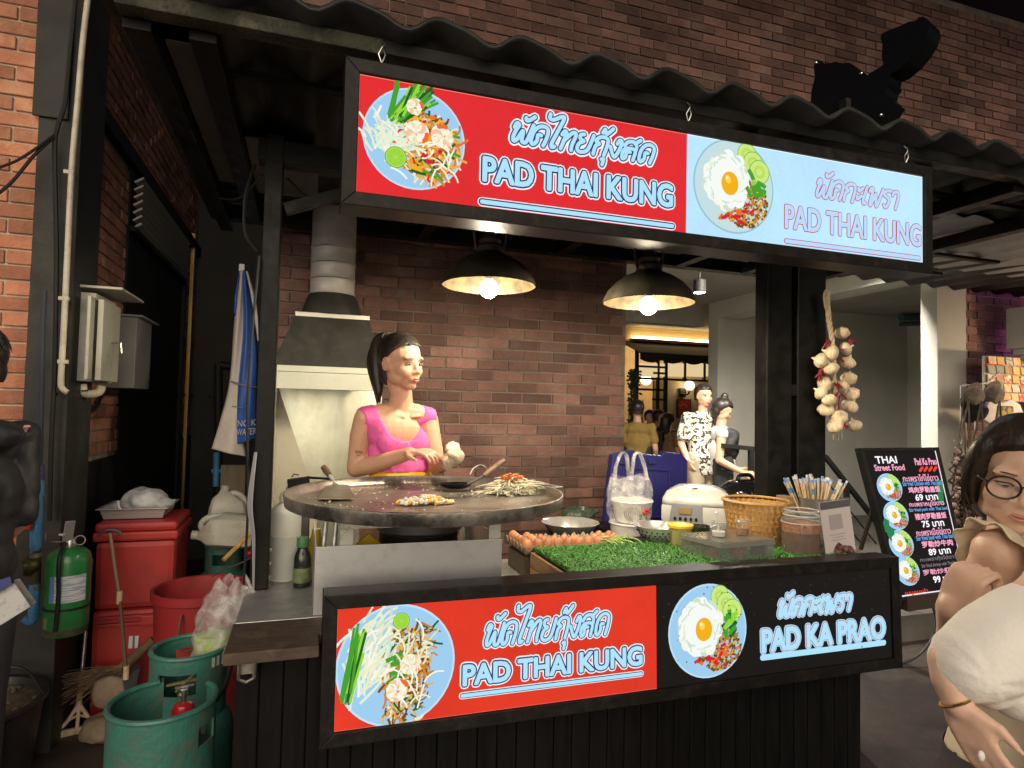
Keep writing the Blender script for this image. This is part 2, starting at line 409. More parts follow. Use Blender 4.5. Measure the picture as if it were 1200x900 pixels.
def brick_face(parent, o, u, n, w, h, bl, bh, m, spans=None, hidden=lambda p, x, y: False, limit=300, seed=1, joint=.010, proud=.012):
    """running bond on the rectangle o + u*[0,w] + z*[0,h]; the nearest bricks in view are parts of their own"""
    r = random.Random(seed); o, u, n = V(o), V(u), V(n); z = V((0, 0, 1)); cells = []
    for row in range(int(h/bh)):
        for lo, hi in (spans((row+.5)*bh) if spans else [(0, w)]):
            a = -(bl/2 if row % 2 else 0)
            while a < hi:
                a0, a1 = max(a, lo)+joint/2, min(a+bl, hi)-joint/2
                if a1-a0 > .02: cells.append((o+u*((a0+a1)/2)+z*((row+.5)*bh), a1-a0))
                a += bl
    def rank(c):
        f = in_frame(c[0])
        return 1e6+(c[0]-V((0, 0, CH))).length if f is None or hidden(c[0], f[0], f[1]) else f[2]
    cells.sort(key=rank)
    me = box_mesh('brick', (1, 1, 1), m, 0)
    bm = bmesh.new(); bmesh.ops.create_cube(bm, size=1); 
    for v in bm.verts: v.co.x *= (bl-joint); v.co.y *= .03; v.co.z *= bh-joint
    bmesh.ops.bevel(bm, geom=[e for e in bm.edges], offset=.0025, segments=1, affect='EDGES'); me.clear_geometry(); bm.to_mesh(me); bm.free()
    q = M((u, n, z)).transposed(); rest = MB(); k = 0
    for c, L in cells:
        p = c[0] if isinstance(c, tuple) else c
        out = n*(proud-.015+r.uniform(-.0035, .0035)); tilt = Euler((r.uniform(-.02, .02), r.uniform(-.008, .008), r.uniform(-.014, .014))).to_matrix()
        if k < limit and rank((p, 0)) < 1e5:
            put('brick', me, parent, p+out, (q @ tilt).to_euler(), (L/(bl-joint), 1, 1)); k += 1
        elif -3 < p.x < 12: rest.box(p+out, (L, .03, bh-joint), q @ tilt)
    if rest.v: tag(rest.build('far_bricks', m, parent, recalc=False), kind='stuff')
# ---- back building: brick wall behind the stall with an opening at the right
YW = 3.9
XL = -.21; XO = at_y(732, 450, YW).x; XP0 = at_y(1097, 420, YW).x; XP1 = at_y(1131, 420, YW).x
ZL = at_y(1110, 320, YW).z; ZT = 5.21
w = MB(); w.span((XL, YW, 0), (XO, YW+.25, ZL)); w.span((XL, YW, ZL), (9.5, YW+.25, ZT)); w.span((XP1, YW, 0), (9.5, YW+.25, ZL))
back_wall = tag(w.build('brick_wall', m_mortar_d), 'tall brown red brick wall behind the food stall, rising above its roof', 'wall')
def hid_back(p, x, y): return 2.46 < p.z < 2.85 or p.z < .75
brick_face(back_wall, (XL, YW, 0), (1, 0, 0), (0, -1, 0), 9.6, ZT, .208, .0695, m_brick_r,
           spans=lambda b: [(0, 9.6)] if b > ZL+.03 else [(0, XO-XL), (XP1-XL, 9.6)], hidden=hid_back)
# dark market roof edge above that wall, its overhang stretched forward to shade the upper bricks
g = MB(); g.span((XL-2, .4, ZT+.0), (14, YW+2.5, ZT+.35))
tag(g.build('roof_slab', mat('dark_roof', (.012, .012, .013), .7)), 'black flat roof along the top of the brick wall, overhang lengthened to shade it', 'roof')
# ---- recess to the right: pillar, ceiling, plaster walls
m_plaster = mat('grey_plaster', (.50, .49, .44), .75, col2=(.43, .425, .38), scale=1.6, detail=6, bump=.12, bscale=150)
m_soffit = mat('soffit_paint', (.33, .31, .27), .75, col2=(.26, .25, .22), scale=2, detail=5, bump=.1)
g = MB(); g.span((XP0, YW-.012, 0), (XP1, YW+.14, ZL))
tag(g.build('pillar', m_plaster, bevel=.006), 'grey plastered pillar at the edge of the purple lit brick wall', 'pillar')
YF = 6.9
XB = at_y(841, 430, YF).x; XR = at_y(1063, 430, YF).x
pw = thing('plaster_wall', 'pale grey plaster wall behind the black posts and stair railing', 'wall', (XB, YF, 0))
g = MB(); g.span((XB, YF, .18), (XR+.2, YF+.2, 3.4)); g.build('wall_face', m_plaster, pw)
g = MB(); g.span((XR, YW+.4, .18), (XR+.2, YF, 3.4)); g.build('side_wall', m_plaster, pw)
g = MB(); g.span((XB-.02, YW+.26, ZL), (XB+.30, YF-.01, ZL+.22)); g.build('beam', m_plaster, pw, bevel=.004)
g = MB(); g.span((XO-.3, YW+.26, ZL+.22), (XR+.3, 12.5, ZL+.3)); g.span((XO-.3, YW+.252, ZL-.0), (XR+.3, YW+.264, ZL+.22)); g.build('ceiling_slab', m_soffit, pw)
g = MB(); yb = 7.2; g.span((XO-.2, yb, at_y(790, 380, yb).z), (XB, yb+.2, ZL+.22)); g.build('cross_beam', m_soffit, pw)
g = MB(); g.span((XO-.02, YW+.25, .0), (XO+.0, 9.5, ZL)); g.build('passage_wall', m_plaster, pw)
# teal pipes under the beam
g = MB(); a = at_y(1056, 372, 6.5); b = at_y(1100, 367, 6.5)
for k, dz in enumerate((0, -.09)): g.tube([a+V((0, 0, dz)), b+V((.5, 0, dz))], .05 if k == 0 else .035, 10)
tag(g.build('ceiling_pipe', mat('teal_paint', (.035, .085, .10), .5), smooth=True), 'dark teal pipes running under the ceiling beam', 'pipe')
# ---- left: lit orange brick pier facing us, dark steel column, alley side wall, alley end
YP = 3.35; XE = at_y(40, 300, YP).x; XC = -1.02
g = MB(); g.span((-3.4, YP, 0), (XE, YP+.3, 5.2))
lw = tag(g.build('brick_wall', m_mortar_l), 'orange brick wall with pale joints at the far left edge', 'wall')
brick_face(lw, (XE-2.08, YP, 0), (1, 0, 0), (0, -1, 0), 2.08, 5.2, .208, .0695, m_brick_o, seed=3)
m_col = mat('charcoal_paint', (.028, .029, .028), .55, spec=.2, col2=(.045, .045, .042), scale=4, detail=8, bump=.15, dirt=(.07, .062, .05), dscale=2.5)
g = MB(); g.span((XE+.001, YP-.035, 0), (XC, YP+.30, 5.2)); g.span((XE-.02, YP-.05, 2.83), (XC-.05, YP-.036, 3.6))
tag(g.build('steel_column', m_col, bevel=.004), 'charcoal painted column beside the orange brick wall', 'column')
XA = -1.1
m_black = mat('matt_black_paint', (.009, .009, .009), .55, spec=.2, col2=(.02, .019, .018), scale=6, detail=6, bump=.1)
g = MB(); g.span((XA-.25, YP+.3, 0), (XA, 7.0, 5.2))
aw = tag(g.build('alley_wall', m_mortar_d), 'dark brick side wall of the narrow alley left of the stall', 'wall')
pts = [at_x(x, y, XA) for x, y in ((80, 420), (133, 533), (145, 300), (208, 400), (243, 400))]
yA, yB, yC, yD = pts[1].y, pts[2].y, pts[3].y, 6.9
zd = pts[1].z; zs = at_x(97, 113, XA).z
m_brick_a = mat('alley_brick', (.42, .19, .125), .8, col2=(.27, .12, .08), scale=9, detail=8, bump=.8, bscale=55, rnd=.3, world=True, soot=.35, dirt=(.42, .22, .14), dscale=5)
brick_face(aw, (XA, YP+.3, 0), (0, 1, 0), (1, 0, 0), 6.95-YP-.3, 5.2, .208, .0695, m_brick_a,
           spans=lambda b: [(0, 6.65-YP)] if b > zs+.06 else ([(0, yB-YP-.3), (yC-YP-.3, 6.65-YP)] if zd < b < zs-.04 else []), hidden=lambda p, x, y: x > 262 or x < 70, seed=5)
g = MB(); g.span((XA, YP+.3, zs-.04), (XA+.05, 6.95, zs+.05)); g.build('ledge', m_black, aw, bevel=.003)
g = MB(); g.span((XA, YP+.3, 0), (XA+.028, 6.95, zd)); g.build('base_panel', m_black, aw)
g = MB(); g.span((XA, yB, zd), (XA+.02, yC, zs-.05)); g.build('door_panel', m_black, aw)
lv0 = at_x(150, 262, XA); z0, z1 = zs-.42, zs-.08
for k in range(7):
    g = MB(); z = z0+(z1-z0)*k/7+.02; g.box((XA+.055, (yB+yC)/2, z), (.06, yC-yB-.08, .012), (0, R(-35), 0)); g.build('louvre_slat', mat('louvre_grey', (.50, .49, .47), .45), aw)
g = MB(); g.span((XA+.02, yC-.02, zd-.6), (XA+.05, yC+.02, zs)); g.span((XA+.03, yB-.02, z0-.03), (XA+.06, yC, z0)); g.build('door_frame', m_black, aw)
g = MB(); g.span((XA+.02, 6.55, .2), (XA+.05, 6.6, zs+.1)); g.build('brass_edge', mat('brass_trim', (.45, .30, .10), .35, 1), aw)
g = MB(); g.span((XA-.2, 6.95, 0), (.3, 7.2, 5.2))
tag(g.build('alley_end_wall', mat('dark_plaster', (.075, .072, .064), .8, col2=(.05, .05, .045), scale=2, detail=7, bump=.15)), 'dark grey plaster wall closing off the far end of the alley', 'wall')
# ================================================================== THE STALL
m_steelblk = mat('black_gloss_steel', (.0065, .0065, .007), .30, spec=.16, col2=(.012, .012, .010), scale=14, detail=7, bump=.10, bscale=180, rvar=.25)
m_moss = mat('mossy_timber', (.034, .036, .019), .8, col2=(.018, .018, .014), scale=9, detail=9, bump=.7, bscale=70, dirt=(.11, .105, .065), dscale=9, thresh=(.4, .6))
m_sheet = mat('roof_sheet_black', (.020, .0195, .0195), .34, spec=.2, col2=(.035, .035, .033), scale=5, bump=.12, rvar=.2)
m_under = mat('roof_underside', (.12, .115, .105), .6, col2=(.07, .068, .06), scale=4, detail=7, bump=.1)
m_stain = mat('brushed_steel', (.58, .59, .58), .32, .6, col2=(.44, .45, .45), scale=3, detail=8, bump=.10, bscale=60, stretch=(1, 1, 12), rvar=.18)
m_stain2 = mat('worn_counter_steel', (.46, .47, .46), .32, .6, col2=(.32, .33, .33), scale=5, detail=9, bump=.08, bscale=90, rvar=.25, dirt=(.24, .23, .20), dscale=7)
ZC = .878
stall = thing('food_stall', 'black steel street food stall with wavy roof sheet, posts and counter', 'food stall', (1.1, 2.2, 0))
# --- counter
g = MB(); g.span((-.185, 2.138, ZC-.03), (2.17, 2.75, ZC))
g.build('counter_top', m_stain2, stall, bevel=.004)
g = MB(); g.add([], []); g.prism([(-.19, 1.885, ZC-.034), (.06, 1.885, ZC-.034), (.06, 1.99, ZC-.034), (.3, 1.99, ZC-.034), (.3, 2.137, ZC-.034), (-.19, 2.137, ZC-.034)], (0, 0, .033))
g.build('wooden_board', mat('dark_board', (.10, .066, .045), .6, col2=(.055, .036, .026), scale=5, detail=9, bump=.4, bscale=90, stretch=(2, 9, 9), dirt=(.17, .12, .08), dscale=9), stall, bevel=.004)
g = MB(); g.span((.3, 1.99, ZC-.034), (2.17, 2.137, ZC-.001)); g.build('front_shelf', m_steelblk, stall)
m_slat = mat('black_cladding', (.0045, .0045, .005), .5, spec=.12, col2=(.009, .0085, .008), scale=9, detail=8, stretch=(6, 6, .6))
x = -.165
while x < 2.15:                                  # vertical black cladding slats of the base
    g = MB(); g.box((x+.032, 2.0, .42), (.0635, .022, .82)); g.build('base_slat', m_slat, stall, bevel=.004); x += .0663
g = MB(); g.span((-.165, 2.012, .01), (2.17, 2.03, .83)); g.span((-.165, 2.03, .01), (-.14, 2.7, .83)); g.span((2.145, 2.03, .01), (2.17, 2.7, .83)); g.span((-.14, 2.69, .01), (2.145, 2.7, .83)); g.build('base_frame', m_black, stall)
g = MB(); g.box((-.13, 1.93, .825), (.05, .05, .03)); g.tube([(-.15, 1.9, .85), (-.15, 1.9, .80), (-.13, 1.9, .79)], .005, 6); g.tube([(-.11, 1.9, .85), (-.11, 1.9, .80), (-.13, 1.9, .79)], .005, 6)
g.build('bracket', mat('old_zinc', (.3, .28, .24), .5, .8, col2=(.14, .12, .10), scale=30), stall)
# --- posts and beams
zb = 2.47
def post(x0, x1, y0, y1, z0, z1):
    g = MB(); g.span((x0, y0, z0), (x1, y1, z1)); return g.build('post', m_steelblk, stall, bevel=.006)
post(-.172, -.108, 2.48, 2.55, ZC+.002, zb+.1)
a0, a1, b0, b1 = [at_y(x, 440, 2.5).x for x in (899, 928, 935, 968)]
post(a0, a1, 2.5, 2.59, .0, zb+.1); post(b0, b1, 2.5, 2.59, .0, zb+.1)
zj = at_y(930, 457, 2.5).z
g = MB(); g.box(((a1+b0)/2, 2.545, zj), (b0-a1, .08, .055)); g.build('post_tie', m_steelblk, stall)
for zz in (1.02, .97, .92): g = MB(); g.lathe([(.006, 0), (.008, .004), (.004, .007), (.0005, .0072)], (-.108, 2.50, zz), 8, (1, 0, 0)); g.build('bolt', m_stain, stall)
g = MB(); g.span((-.20, 2.485, zb), (3.1, 2.565, zb+.08)); g.build('beam', m_steelblk, stall, bevel=.004)
g = MB(); g.bar((-.1, 2.52, zb-.17), (.26, 2.52, zb-.02), .045, .04); g.build('brace', m_steelblk, stall)
g = MB(); g.span((-.47, 3.66, zb+.085), (at_y(940, 330, 3.7).x, 3.74, zb+.165)); g.build('beam', m_steelblk, stall, bevel=.004)
g = MB(); g.span((at_y(1040, 270, 3.45).x, 3.42, at_y(1150, 284, 3.45).z), (6.6, 3.50, at_y(1150, 260, 3.45).z)); g.build('beam', m_steelblk, stall, bevel=.004)
g = MB(); g.span((-.5, 1.80, 2.572), (.18, 1.86, 2.618)); g.build('fascia', m_moss, stall, bevel=.006)
g = MB(); g.span((.18, 1.80, 2.575), (6.6, 1.86, 2.618)); g.build('fascia', m_steelblk, stall, bevel=.004)
for i, xx in enumerate((-.46, -.30, .62, 1.5, 2.36, 2.9, 3.5)):
    y1 = 3.9 if i == 0 else 3.655
    g = MB(); g.span((xx-.035, 1.862, 2.545), (xx+.035, y1, 2.612)); g.build('rafter', m_steelblk, stall, bevel=.004)
for yy in (2.15, 2.95, 3.35):
    g = MB(); g.span((-.42, yy, 2.6125), (4.4, yy+.04, 2.632)); g.build('purlin', m_steelblk, stall)
g = MB(); g.span((-.54, 1.76, 2.60), (-.5, 3.88, 2.66)); g.build('edge_trim', m_moss, stall)
# --- wavy roof sheet: tile waves of .25 m, cut edge showing
def wave(x): t = (x-.0375)/.25*2*PI; return .023*math.sin(t)+.006*math.sin(2*t+.6)
g = MB(); nu, nv = 320, 7
g.sheet(lambda u, v: (-.52+7.2*u, 1.735+2.15*v, 2.648+wave(-.52+7.2*u)+.045*v), nu, nv)
g.build('roof_sheet', m_sheet, stall, smooth='all', recalc=False, solid=.014)
for k in range(26):
    xx = .10+.25*(k-2); zz = 2.648+wave(xx)+.008
    g = MB(); g.lathe([(.011, 0), (.011, .006), (.005, .012), (.001, .013)], (xx, 1.765, zz), 8); g.build('roof_screw', m_stain, stall)
g = MB(); g.sheet(lambda u, v: (2.75+3.85*u, 2.35+1.05*v, 2.628+.5*wave(2.75+3.85*u)+.045*v), 170, 2); g.build('roof_panel', mat('pale_roof_panel', (.34, .33, .34), .6, col2=(.26, .25, .26), scale=5), stall, smooth='all', recalc=False)
# corner plates of the left canopy bay
for q0, q1 in (((-.42, 2.0, 2.600), (-.335, 3.2, 2.606)), ((-.26, 2.62, 2.600), (.02, 3.3, 2.606))):
    g = MB(); g.span(q0, q1); g.build('canopy_panel', m_under, stall)
# hanging cables on the left post
m_cable = mat('black_cable', (.012, .012, .012), .5)
cb = MB()
cb.tube(smooth_path([(-.21, 2.5, 2.45), (-.235, 2.47, 2.32), (-.23, 2.46, 2.18), (-.19, 2.47, 2.12)], 6), .006, 6)
cb.tube(smooth_path([(-.42, 3.2, 2.52), (-.3, 2.9, 2.44), (-.19, 2.6, 2.45)], 6), .005, 6)
cb.tube(smooth_path([(-.1, 2.6, 2.45), (.02, 2.7, 2.40), (.2, 2.8, 2.45)], 6), .005, 6)
cb.tube(smooth_path([(-.18, 2.46, 2.1), (-.20, 2.46, 1.6), (-.185, 2.46, 1.2), (-.19, 2.46, .9)], 6), .005, 6)
cb.build('power_cable', m_cable, stall, smooth=True)

# ================================================================== THE TWO LIGHT BOX SIGNS
c_red_u = emit('sign_red', lin((238, 44, 50)), .90, False, .10); c_red_l = emit('sign_orange_red', lin((236, 58, 36)), .92, False, .14)
c_sky = emit('sign_pale_blue', lin((188, 230, 255)), 1.02, False, .08); c_edge = emit('sign_edge_light', lin((236, 250, 255)), 1.15); c_edger = emit('sign_edge_red', lin((255, 128, 110)), 1.0)
c_wht = emit('print_white', lin((246, 248, 255)), 1.0); c_navy = emit('print_navy', lin((40, 52, 100)), 1.0)
c_lblue = emit('print_light_blue', lin((176, 228, 252)), 1.0); c_crim = emit('print_crimson', lin((196, 48, 70)), 1.0)
c_plate = emit('print_plate', lin((158, 206, 240)), 1.0); c_rim = emit('print_plate_rim', lin((190, 226, 248)), 1.0)
food = {k: emit('print_'+k, lin(c), 1.0) for k, c in dict(noodle=(226, 178, 80), amber=(214, 134, 34), pale=(238, 236, 196), cream=(250, 246, 226), sprout=(226, 240, 214),
        green=(70, 160, 40), dgreen=(24, 92, 42), lgreen=(150, 214, 60), lime=(186, 224, 90), prawn=(246, 196, 160), orange=(236, 110, 40), rd=(214, 30, 40), brown=(120, 70, 24), tan=(176, 128, 60), yolk=(246, 176, 20), yolkl=(252, 214, 90), egg=(246, 250, 244), eggsh=(206, 224, 208), cuc=(206, 232, 130), cucd=(120, 186, 60)).items()}
FK = list(food.keys()); FM = [food[k] for k in FK]; FI = {k: i+2 for i, k in enumerate(FK)}
def disc(mb, fn, cu, cv, r, h, mi, n=40, ry=None, rot=0, clip=None):
    ry = ry or r; pts = []
    for i in range(n):
        a = 2*PI*i/n; x, y = r*math.cos(a), ry*math.sin(a)
        u = cu+x*math.cos(rot)-y*math.sin(rot); v = cv+x*math.sin(rot)+y*math.cos(rot)
        if clip: u = min(max(u, clip[0]), clip[1]); v = min(max(v, clip[2]), clip[3])
        pts.append(fn(u, v, h))
    mb.add(pts, [tuple(range(n))], mi)
def curl(mb, fn, r, cu, cv, L, w, h, mi, a=None, bend=2.0):
    a = r.uniform(0, 2*PI) if a is None else a; p = V((cu, cv)); pts = [p.copy()]; k = r.uniform(-bend, bend)
    for i in range(6):
        p += V((math.cos(a), math.sin(a)))*L/6; a += k/6; pts.append(p.copy())
    ribbon(mb, fn, [(pts[i], pts[i+1]) for i in range(6)], w, h, mi, 0)
def dish(fn, parent, c, r, kind, clip=None, seed=1, pm=None):
    """printed photograph of a dish: plate and everything on it as flat shapes"""
    q = random.Random(seed); mb = MB(); cu, cv = c; h = .0006; hk = [h*3]
    disc(mb, fn, cu, cv, r*1.0, h, 1, clip=clip); disc(mb, fn, cu, cv, r*.965, h*2, 0, clip=clip)
    def H(): hk[0] += 2.2e-6; return hk[0]
    def D(x, y, rr, mi, ry=None, rot=0, n=16): disc(mb, fn, cu+x*r, cv+y*r, rr*r, H(), FI[mi], n, None if ry is None else ry*r, rot, clip)
    def C(x, y, L, w, mi, a=None, bend=2.0): curl(mb, fn, q, cu+x*r, cv+y*r, L*r, w*r, H(), FI[mi], a, bend)
    def prawn(x, y, s, rot):
        for i in range(9):
            a = rot+i*.62; rr = s*.62
            D(x+rr*math.cos(a), y+rr*math.sin(a), s*(.62-.035*i), ['cream', 'prawn', 'cream', 'pale'][i % 4])
        for i in range(4):
            a = rot+5.2+i*.22; D(x+s*1.0*math.cos(a), y+s*1.0*math.sin(a), s*.22, 'orange')
        for i in range(6):
            a = rot+i*.8; C(x+s*.45*math.cos(a), y+s*.45*math.sin(a), s*.5, s*.05, 'prawn', a, .4)
    def lime(x, y, s):
        D(x, y, s, 'green', n=24); D(x, y, s*.93, 'lime', n=24); D(x, y, s*.82, 'lgreen', n=24)
        for i in range(9): C(x, y, s*.75, s*.018, 'lime', i*2*PI/9, .1)
    if kind == 'A':                                  # upper sign: noodles right, sprouts left, chives at the top left
        for i in range(520):
            a = q.uniform(0, 2*PI); t = q.random()**.5
            x, y = .27+.60*t*math.cos(a), -.10+.66*t*math.sin(a)
            if y > .62-.55*max(0, x-.1): continue
            C(x, y, q.uniform(.1, .3), q.uniform(.014, .032), q.choice(['noodle', 'amber', 'amber', 'noodle', 'orange', 'pale', 'yolk', 'noodle', 'amber', 'tan', 'brown', 'rd', 'yolk', 'dgreen']))
        for i in range(10): C(q.uniform(-.1, .75), q.uniform(-.65, .35), .3, .028, q.choice(['dgreen', 'green']), q.uniform(-.9, .2), .4)
        for i in range(10): D(.12+q.uniform(-.05, .42), -.18-q.uniform(0, .3), q.uniform(.04, .09), q.choice(['rd', 'orange', 'rd']), q.uniform(.03, .06), q.uniform(0, 3))
        for i in range(90): C(-.52+q.gauss(0, .17), -.08+q.gauss(0, .20), q.uniform(.2, .45), q.uniform(.012, .024), q.choice(['sprout', 'cream', 'pale', 'sprout', 'eggsh']), q.uniform(-1.1, 2.4), 1.2)
        for i in range(36):
            x = -.46+q.uniform(-.12, .35); C(x*.8-.1, .22+.2*q.random(), q.uniform(.55, .95), .026, q.choice(['green', 'green', 'lgreen', 'dgreen']), 1.05+q.uniform(-.35, .28)-.5*(x+.3), .15)
        prawn(-.02, .62, .15, 1.2); prawn(.02, .12, .21, .4); prawn(.55, .12, .21, 2.4)
        for i in range(16): C(q.uniform(.1, .8), q.uniform(-.6, .2), .34, .016, q.choice(['pale', 'cream']))
        lime(-.36, -.42, .21)
    elif kind == 'B':                                # lower sign: chives and sprouts left, lime on top, noodles in the middle right
        for i in range(560):
            x, y = q.uniform(-.26, .62), q.uniform(-.92, .56)
            if abs(x-.18-.1*y) > .38*(1-.5*max(0, -y-.2)): continue
            C(x, y, q.uniform(.08, .26), q.uniform(.010, .022), q.choice(['tan', 'amber', 'noodle', 'brown', 'brown', 'pale', 'noodle', 'amber', 'dgreen']))
        for i in range(110): C(-.50+q.gauss(0, .16)+.2*0, .12+q.gauss(0, .30), q.uniform(.25, .5), q.uniform(.014, .024), q.choice(['sprout', 'cream', 'pale', 'eggsh']), 1.15+q.uniform(-.5, .5), 1.0)
        for i in range(26): C(-.86+q.uniform(-.05, .12), -.45+q.uniform(-.1, .2), q.uniform(.8, 1.1), .022, q.choice(['green', 'dgreen', 'lgreen', 'green']), 1.38+q.uniform(-.08, .08), .1)
        for i in range(8): C(q.uniform(-.2, .15), q.uniform(-.3, .25), .3, .035, q.choice(['dgreen', 'green']), q.uniform(-.4, .8), .5)
        prawn(.22, -.02, .16, .3); prawn(.02, -.42, .17, 1.6)
        for i in range(22): C(q.uniform(.0, .5), q.uniform(-.8, .4), .4, .014, q.choice(['pale', 'cream']), q.uniform(.8, 2.2))
        lime(.06, .72, .14)
    else:                                            # fried egg, basil mince, cucumber, chilli
        for i in range(620):
            a = q.uniform(0, 2*PI); t = q.random()**.5
            x, y = .26+.58*t*math.cos(a), -.34+.52*t*math.sin(a)
            D(x, y, q.uniform(.02, .05), q.choice(['tan', 'amber', 'brown', 'noodle', 'brown', 'dgreen', 'tan', 'amber']), q.uniform(.015, .035), q.uniform(0, 3), 7)
        for i in range(22): C(.0+q.uniform(-.40, .40), -.55+q.uniform(-.20, .22), q.uniform(.08, .2), .034, q.choice(['rd', 'rd', 'orange']), q.uniform(-.5, 1.0), .6)
        for i, (x, y, s) in enumerate(((.30, .72, .24), (.46, .55, .25), (.62, .38, .26))):
            D(x, y, s, 'cucd', n=24); D(x, y, s*.93, 'cuc', n=24); D(x, y, s*.55, 'lime', n=18); D(x, y, s*.3, 'cuc', n=12)
        for i in range(34):
            a = i*2*PI/34; D(-.20+.46*math.cos(a)+q.uniform(-.03, .03), .10+.50*math.sin(a)+q.uniform(-.03, .03), q.uniform(.09, .15), q.choice(['egg', 'egg', 'eggsh', 'cream']))
        D(-.20, .10, .50, 'egg', .54, 0, 30)
        for i in range(30):
            a = q.uniform(0, 2*PI); C(-.2+.42*math.cos(a), .1+.46*math.sin(a), .2, .016, q.choice(['eggsh', 'sprout', 'egg']), a+1.5, 1.5)
        D(-.12, .04, .21, 'noodle', .25, 0, 26); D(-.12, .04, .195, 'yolk', .235, 0, 26); D(-.17, .12, .07, 'yolkl', .09, .4); D(-.19, .15, .025, 'cream', .035, .4)
        for i in range(14): C(.44+q.uniform(-.05, .12), .02+q.uniform(-.22, .22), .24, .05, q.choice(['green', 'dgreen', 'lgreen', 'green']), q.uniform(-.2, 2.0), .8)
    mb.build('dish_print', (pm or [c_plate, c_rim])+FM, parent, recalc=False)
def light_box(name, label, x0, x1, y, z0, z1, split, left_m, right_m, right_edge, fw=.04, dep=.11):
    root = thing(name, label, 'sign', ((x0+x1)/2, y, z0), 'light box signs on the stall')
    mfr = mat('sign_frame_black', (.010, .009, .0085), .40, col2=(.016, .014, .013), scale=30, bump=.08, spec=.15, dirt=(.03, .027, .022), dscale=14)
    for (a, b, ins) in (((x0, z0), (x1, z0), 0), ((x0, z1), (x1, z1), 0), ((x0, z0), (x0, z1), 1), ((x1, z0), (x1, z1), 1)):
        g = MB(); hor = ins == 0; s = 1 if (hor and a[1] == z0) or (not hor and a[0] == x0) else -1
        if hor: o = [(a[0], a[1]), (b[0], a[1]), (b[0]-fw, a[1]+s*fw), (a[0]+fw, a[1]+s*fw)]
        else: o = [(a[0], a[1]), (a[0], b[1]), (a[0]+s*fw, b[1]-fw), (a[0]+s*fw, a[1]+fw)]
        pr = [V((p[0], y, p[1])) for p in o]; g.prism(pr, (0, dep, 0)); g.build('frame', mfr, root, bevel=.003)
    g = MB(); g.span((x0+.006, y+.03, z0+.006), (x1-.006, y+dep-.004, z1-.006)); g.build('backing', mfr, root)
    for a, b, m in ((x0+fw-.002, split, left_m), (split, x1-fw+.002, right_m)):
        g = MB(); g.add([(a, y+.012, z0+fw-.002), (b, y+.012, z0+fw-.002), (b, y+.012, z1-fw+.002), (a, y+.012, z1-fw+.002)], [(0, 1, 2, 3)]); g.build('panel', m, root, recalc=False)
    for a, b, m in ((x0+fw-.002, split, c_edger), (split, x1-fw+.002, right_edge)):  # thin glowing strips stand in for backlight leaking along the panel edges
        if m is None: continue
        g = MB(); zt_, zb_ = z1-fw+.002, z0+fw-.002
        for (p, q, r_, s_) in ((a, b, zt_-.0045, zt_), (a, b, zb_, zb_+.003))+(((a, a+.003, zb_, zt_),) if a < split else ((b-.004, b, zb_, zt_),)):
            g.add([(p, y+.0117, r_), (q, y+.0117, r_), (q, y+.0117, s_), (p, y+.0117, s_)], [(0, 1, 2, 3)])
        tag(g.build('edge_light', m, root, recalc=False), kind='stuff')
    return root, (lambda u, v, h: (u, y+.012-h, v))
# upper sign
yu = 1.76; UX0, UX1, UZ0, UZ1 = .073, 2.262, 2.112, 2.527
up_split = at_y(807, 205, yu).x
us, fu = light_box('light_box_sign', 'upper hanging light box sign, half red and half pale blue, under the roof edge', UX0, UX1, yu, UZ0, UZ1, up_split, c_red_u, c_sky, c_edge)
def bx(pa, pb, y=yu, dv=0): a, b = at_y(*pa, y), at_y(*pb, y); return a.x, a.z, b.x, b.z
L3 = lambda w: [(w*2.1, 0), (w*1.45, 1), (w, 2)]
def hollow(w): return [(w*1.45, 0), (w, 1)]
clipu = (UX0+.038, UX1-.038, UZ0+.038, UZ1-.038)
pc = at_y(487, 161, yu); dish(fu, us, (pc.x, pc.z), .147, 'A', clipu, 3)
pc = at_y(863, 217, yu); dish(fu, us, (pc.x, pc.z), .163, 'K', clipu, 4, [emit('print_plate_pale', lin((196, 224, 226)), 1.0), emit('print_plate_pale_rim', lin((150, 196, 206)), 1.0)])
t = MB(); a = at_y(599, 172, yu); b = at_y(770, 168, yu)
thai_title(t, fu, 'ผัดไทยกุ้งสด', (a.x+.008, at_y(703, 191, yu).z, b.x-.004, at_y(641, 131, yu).z), [(.0150, 0), (.0100, 1), (.0062, 2)])
a = at_y(565, 210, yu); b = at_y(790, 216, yu); lz = [(.013, 0, True), (.0075, 1, True), (.0, 2, True)]
latin_title(t, fu, 'PAD THAI KUNG', (a.x+.006, a.z, b.x, b.z), [(.0125, 0, True), (.0082, 1, True), (.0036, 2, True)], h0=.0008)
a = at_y(566, 235, yu); b = at_y(790, 264, yu); uz = a.z
for w, mi in ((.014, 0), (.0108, 1), (.0066, 2)): ribbon(t, fu, [((a.x, uz), (b.x, uz))], w, .0008*(mi+1), mi, 12)
t.build('lettering', [c_wht, c_navy, c_lblue], us, recalc=False)
t = MB(); b = at_y(1056, 213, yu)
thai_title(t, fu, 'ผัดกะเพรา', (at_y(960, 230, yu).x, at_y(962, 230, yu).z, b.x, at_y(975, 201, yu).z), [(.0088, 0), (.0062, 1)])
a = at_y(923, 266, yu); b = at_y(1082, 263, yu)
latin_title(t, fu, 'PAD THAI KUNG', (a.x, a.z, b.x, b.z), [(.0058, 0, True), (.0030, 1, True)])
a = at_y(924, 281.5, yu); b = at_y(1080, 302, yu); uz = a.z
for w, mi in ((.0098, 0), (.0072, 1)): ribbon(t, fu, [((a.x, uz), (b.x, uz))], w, .0008*(mi+1), mi, 12)
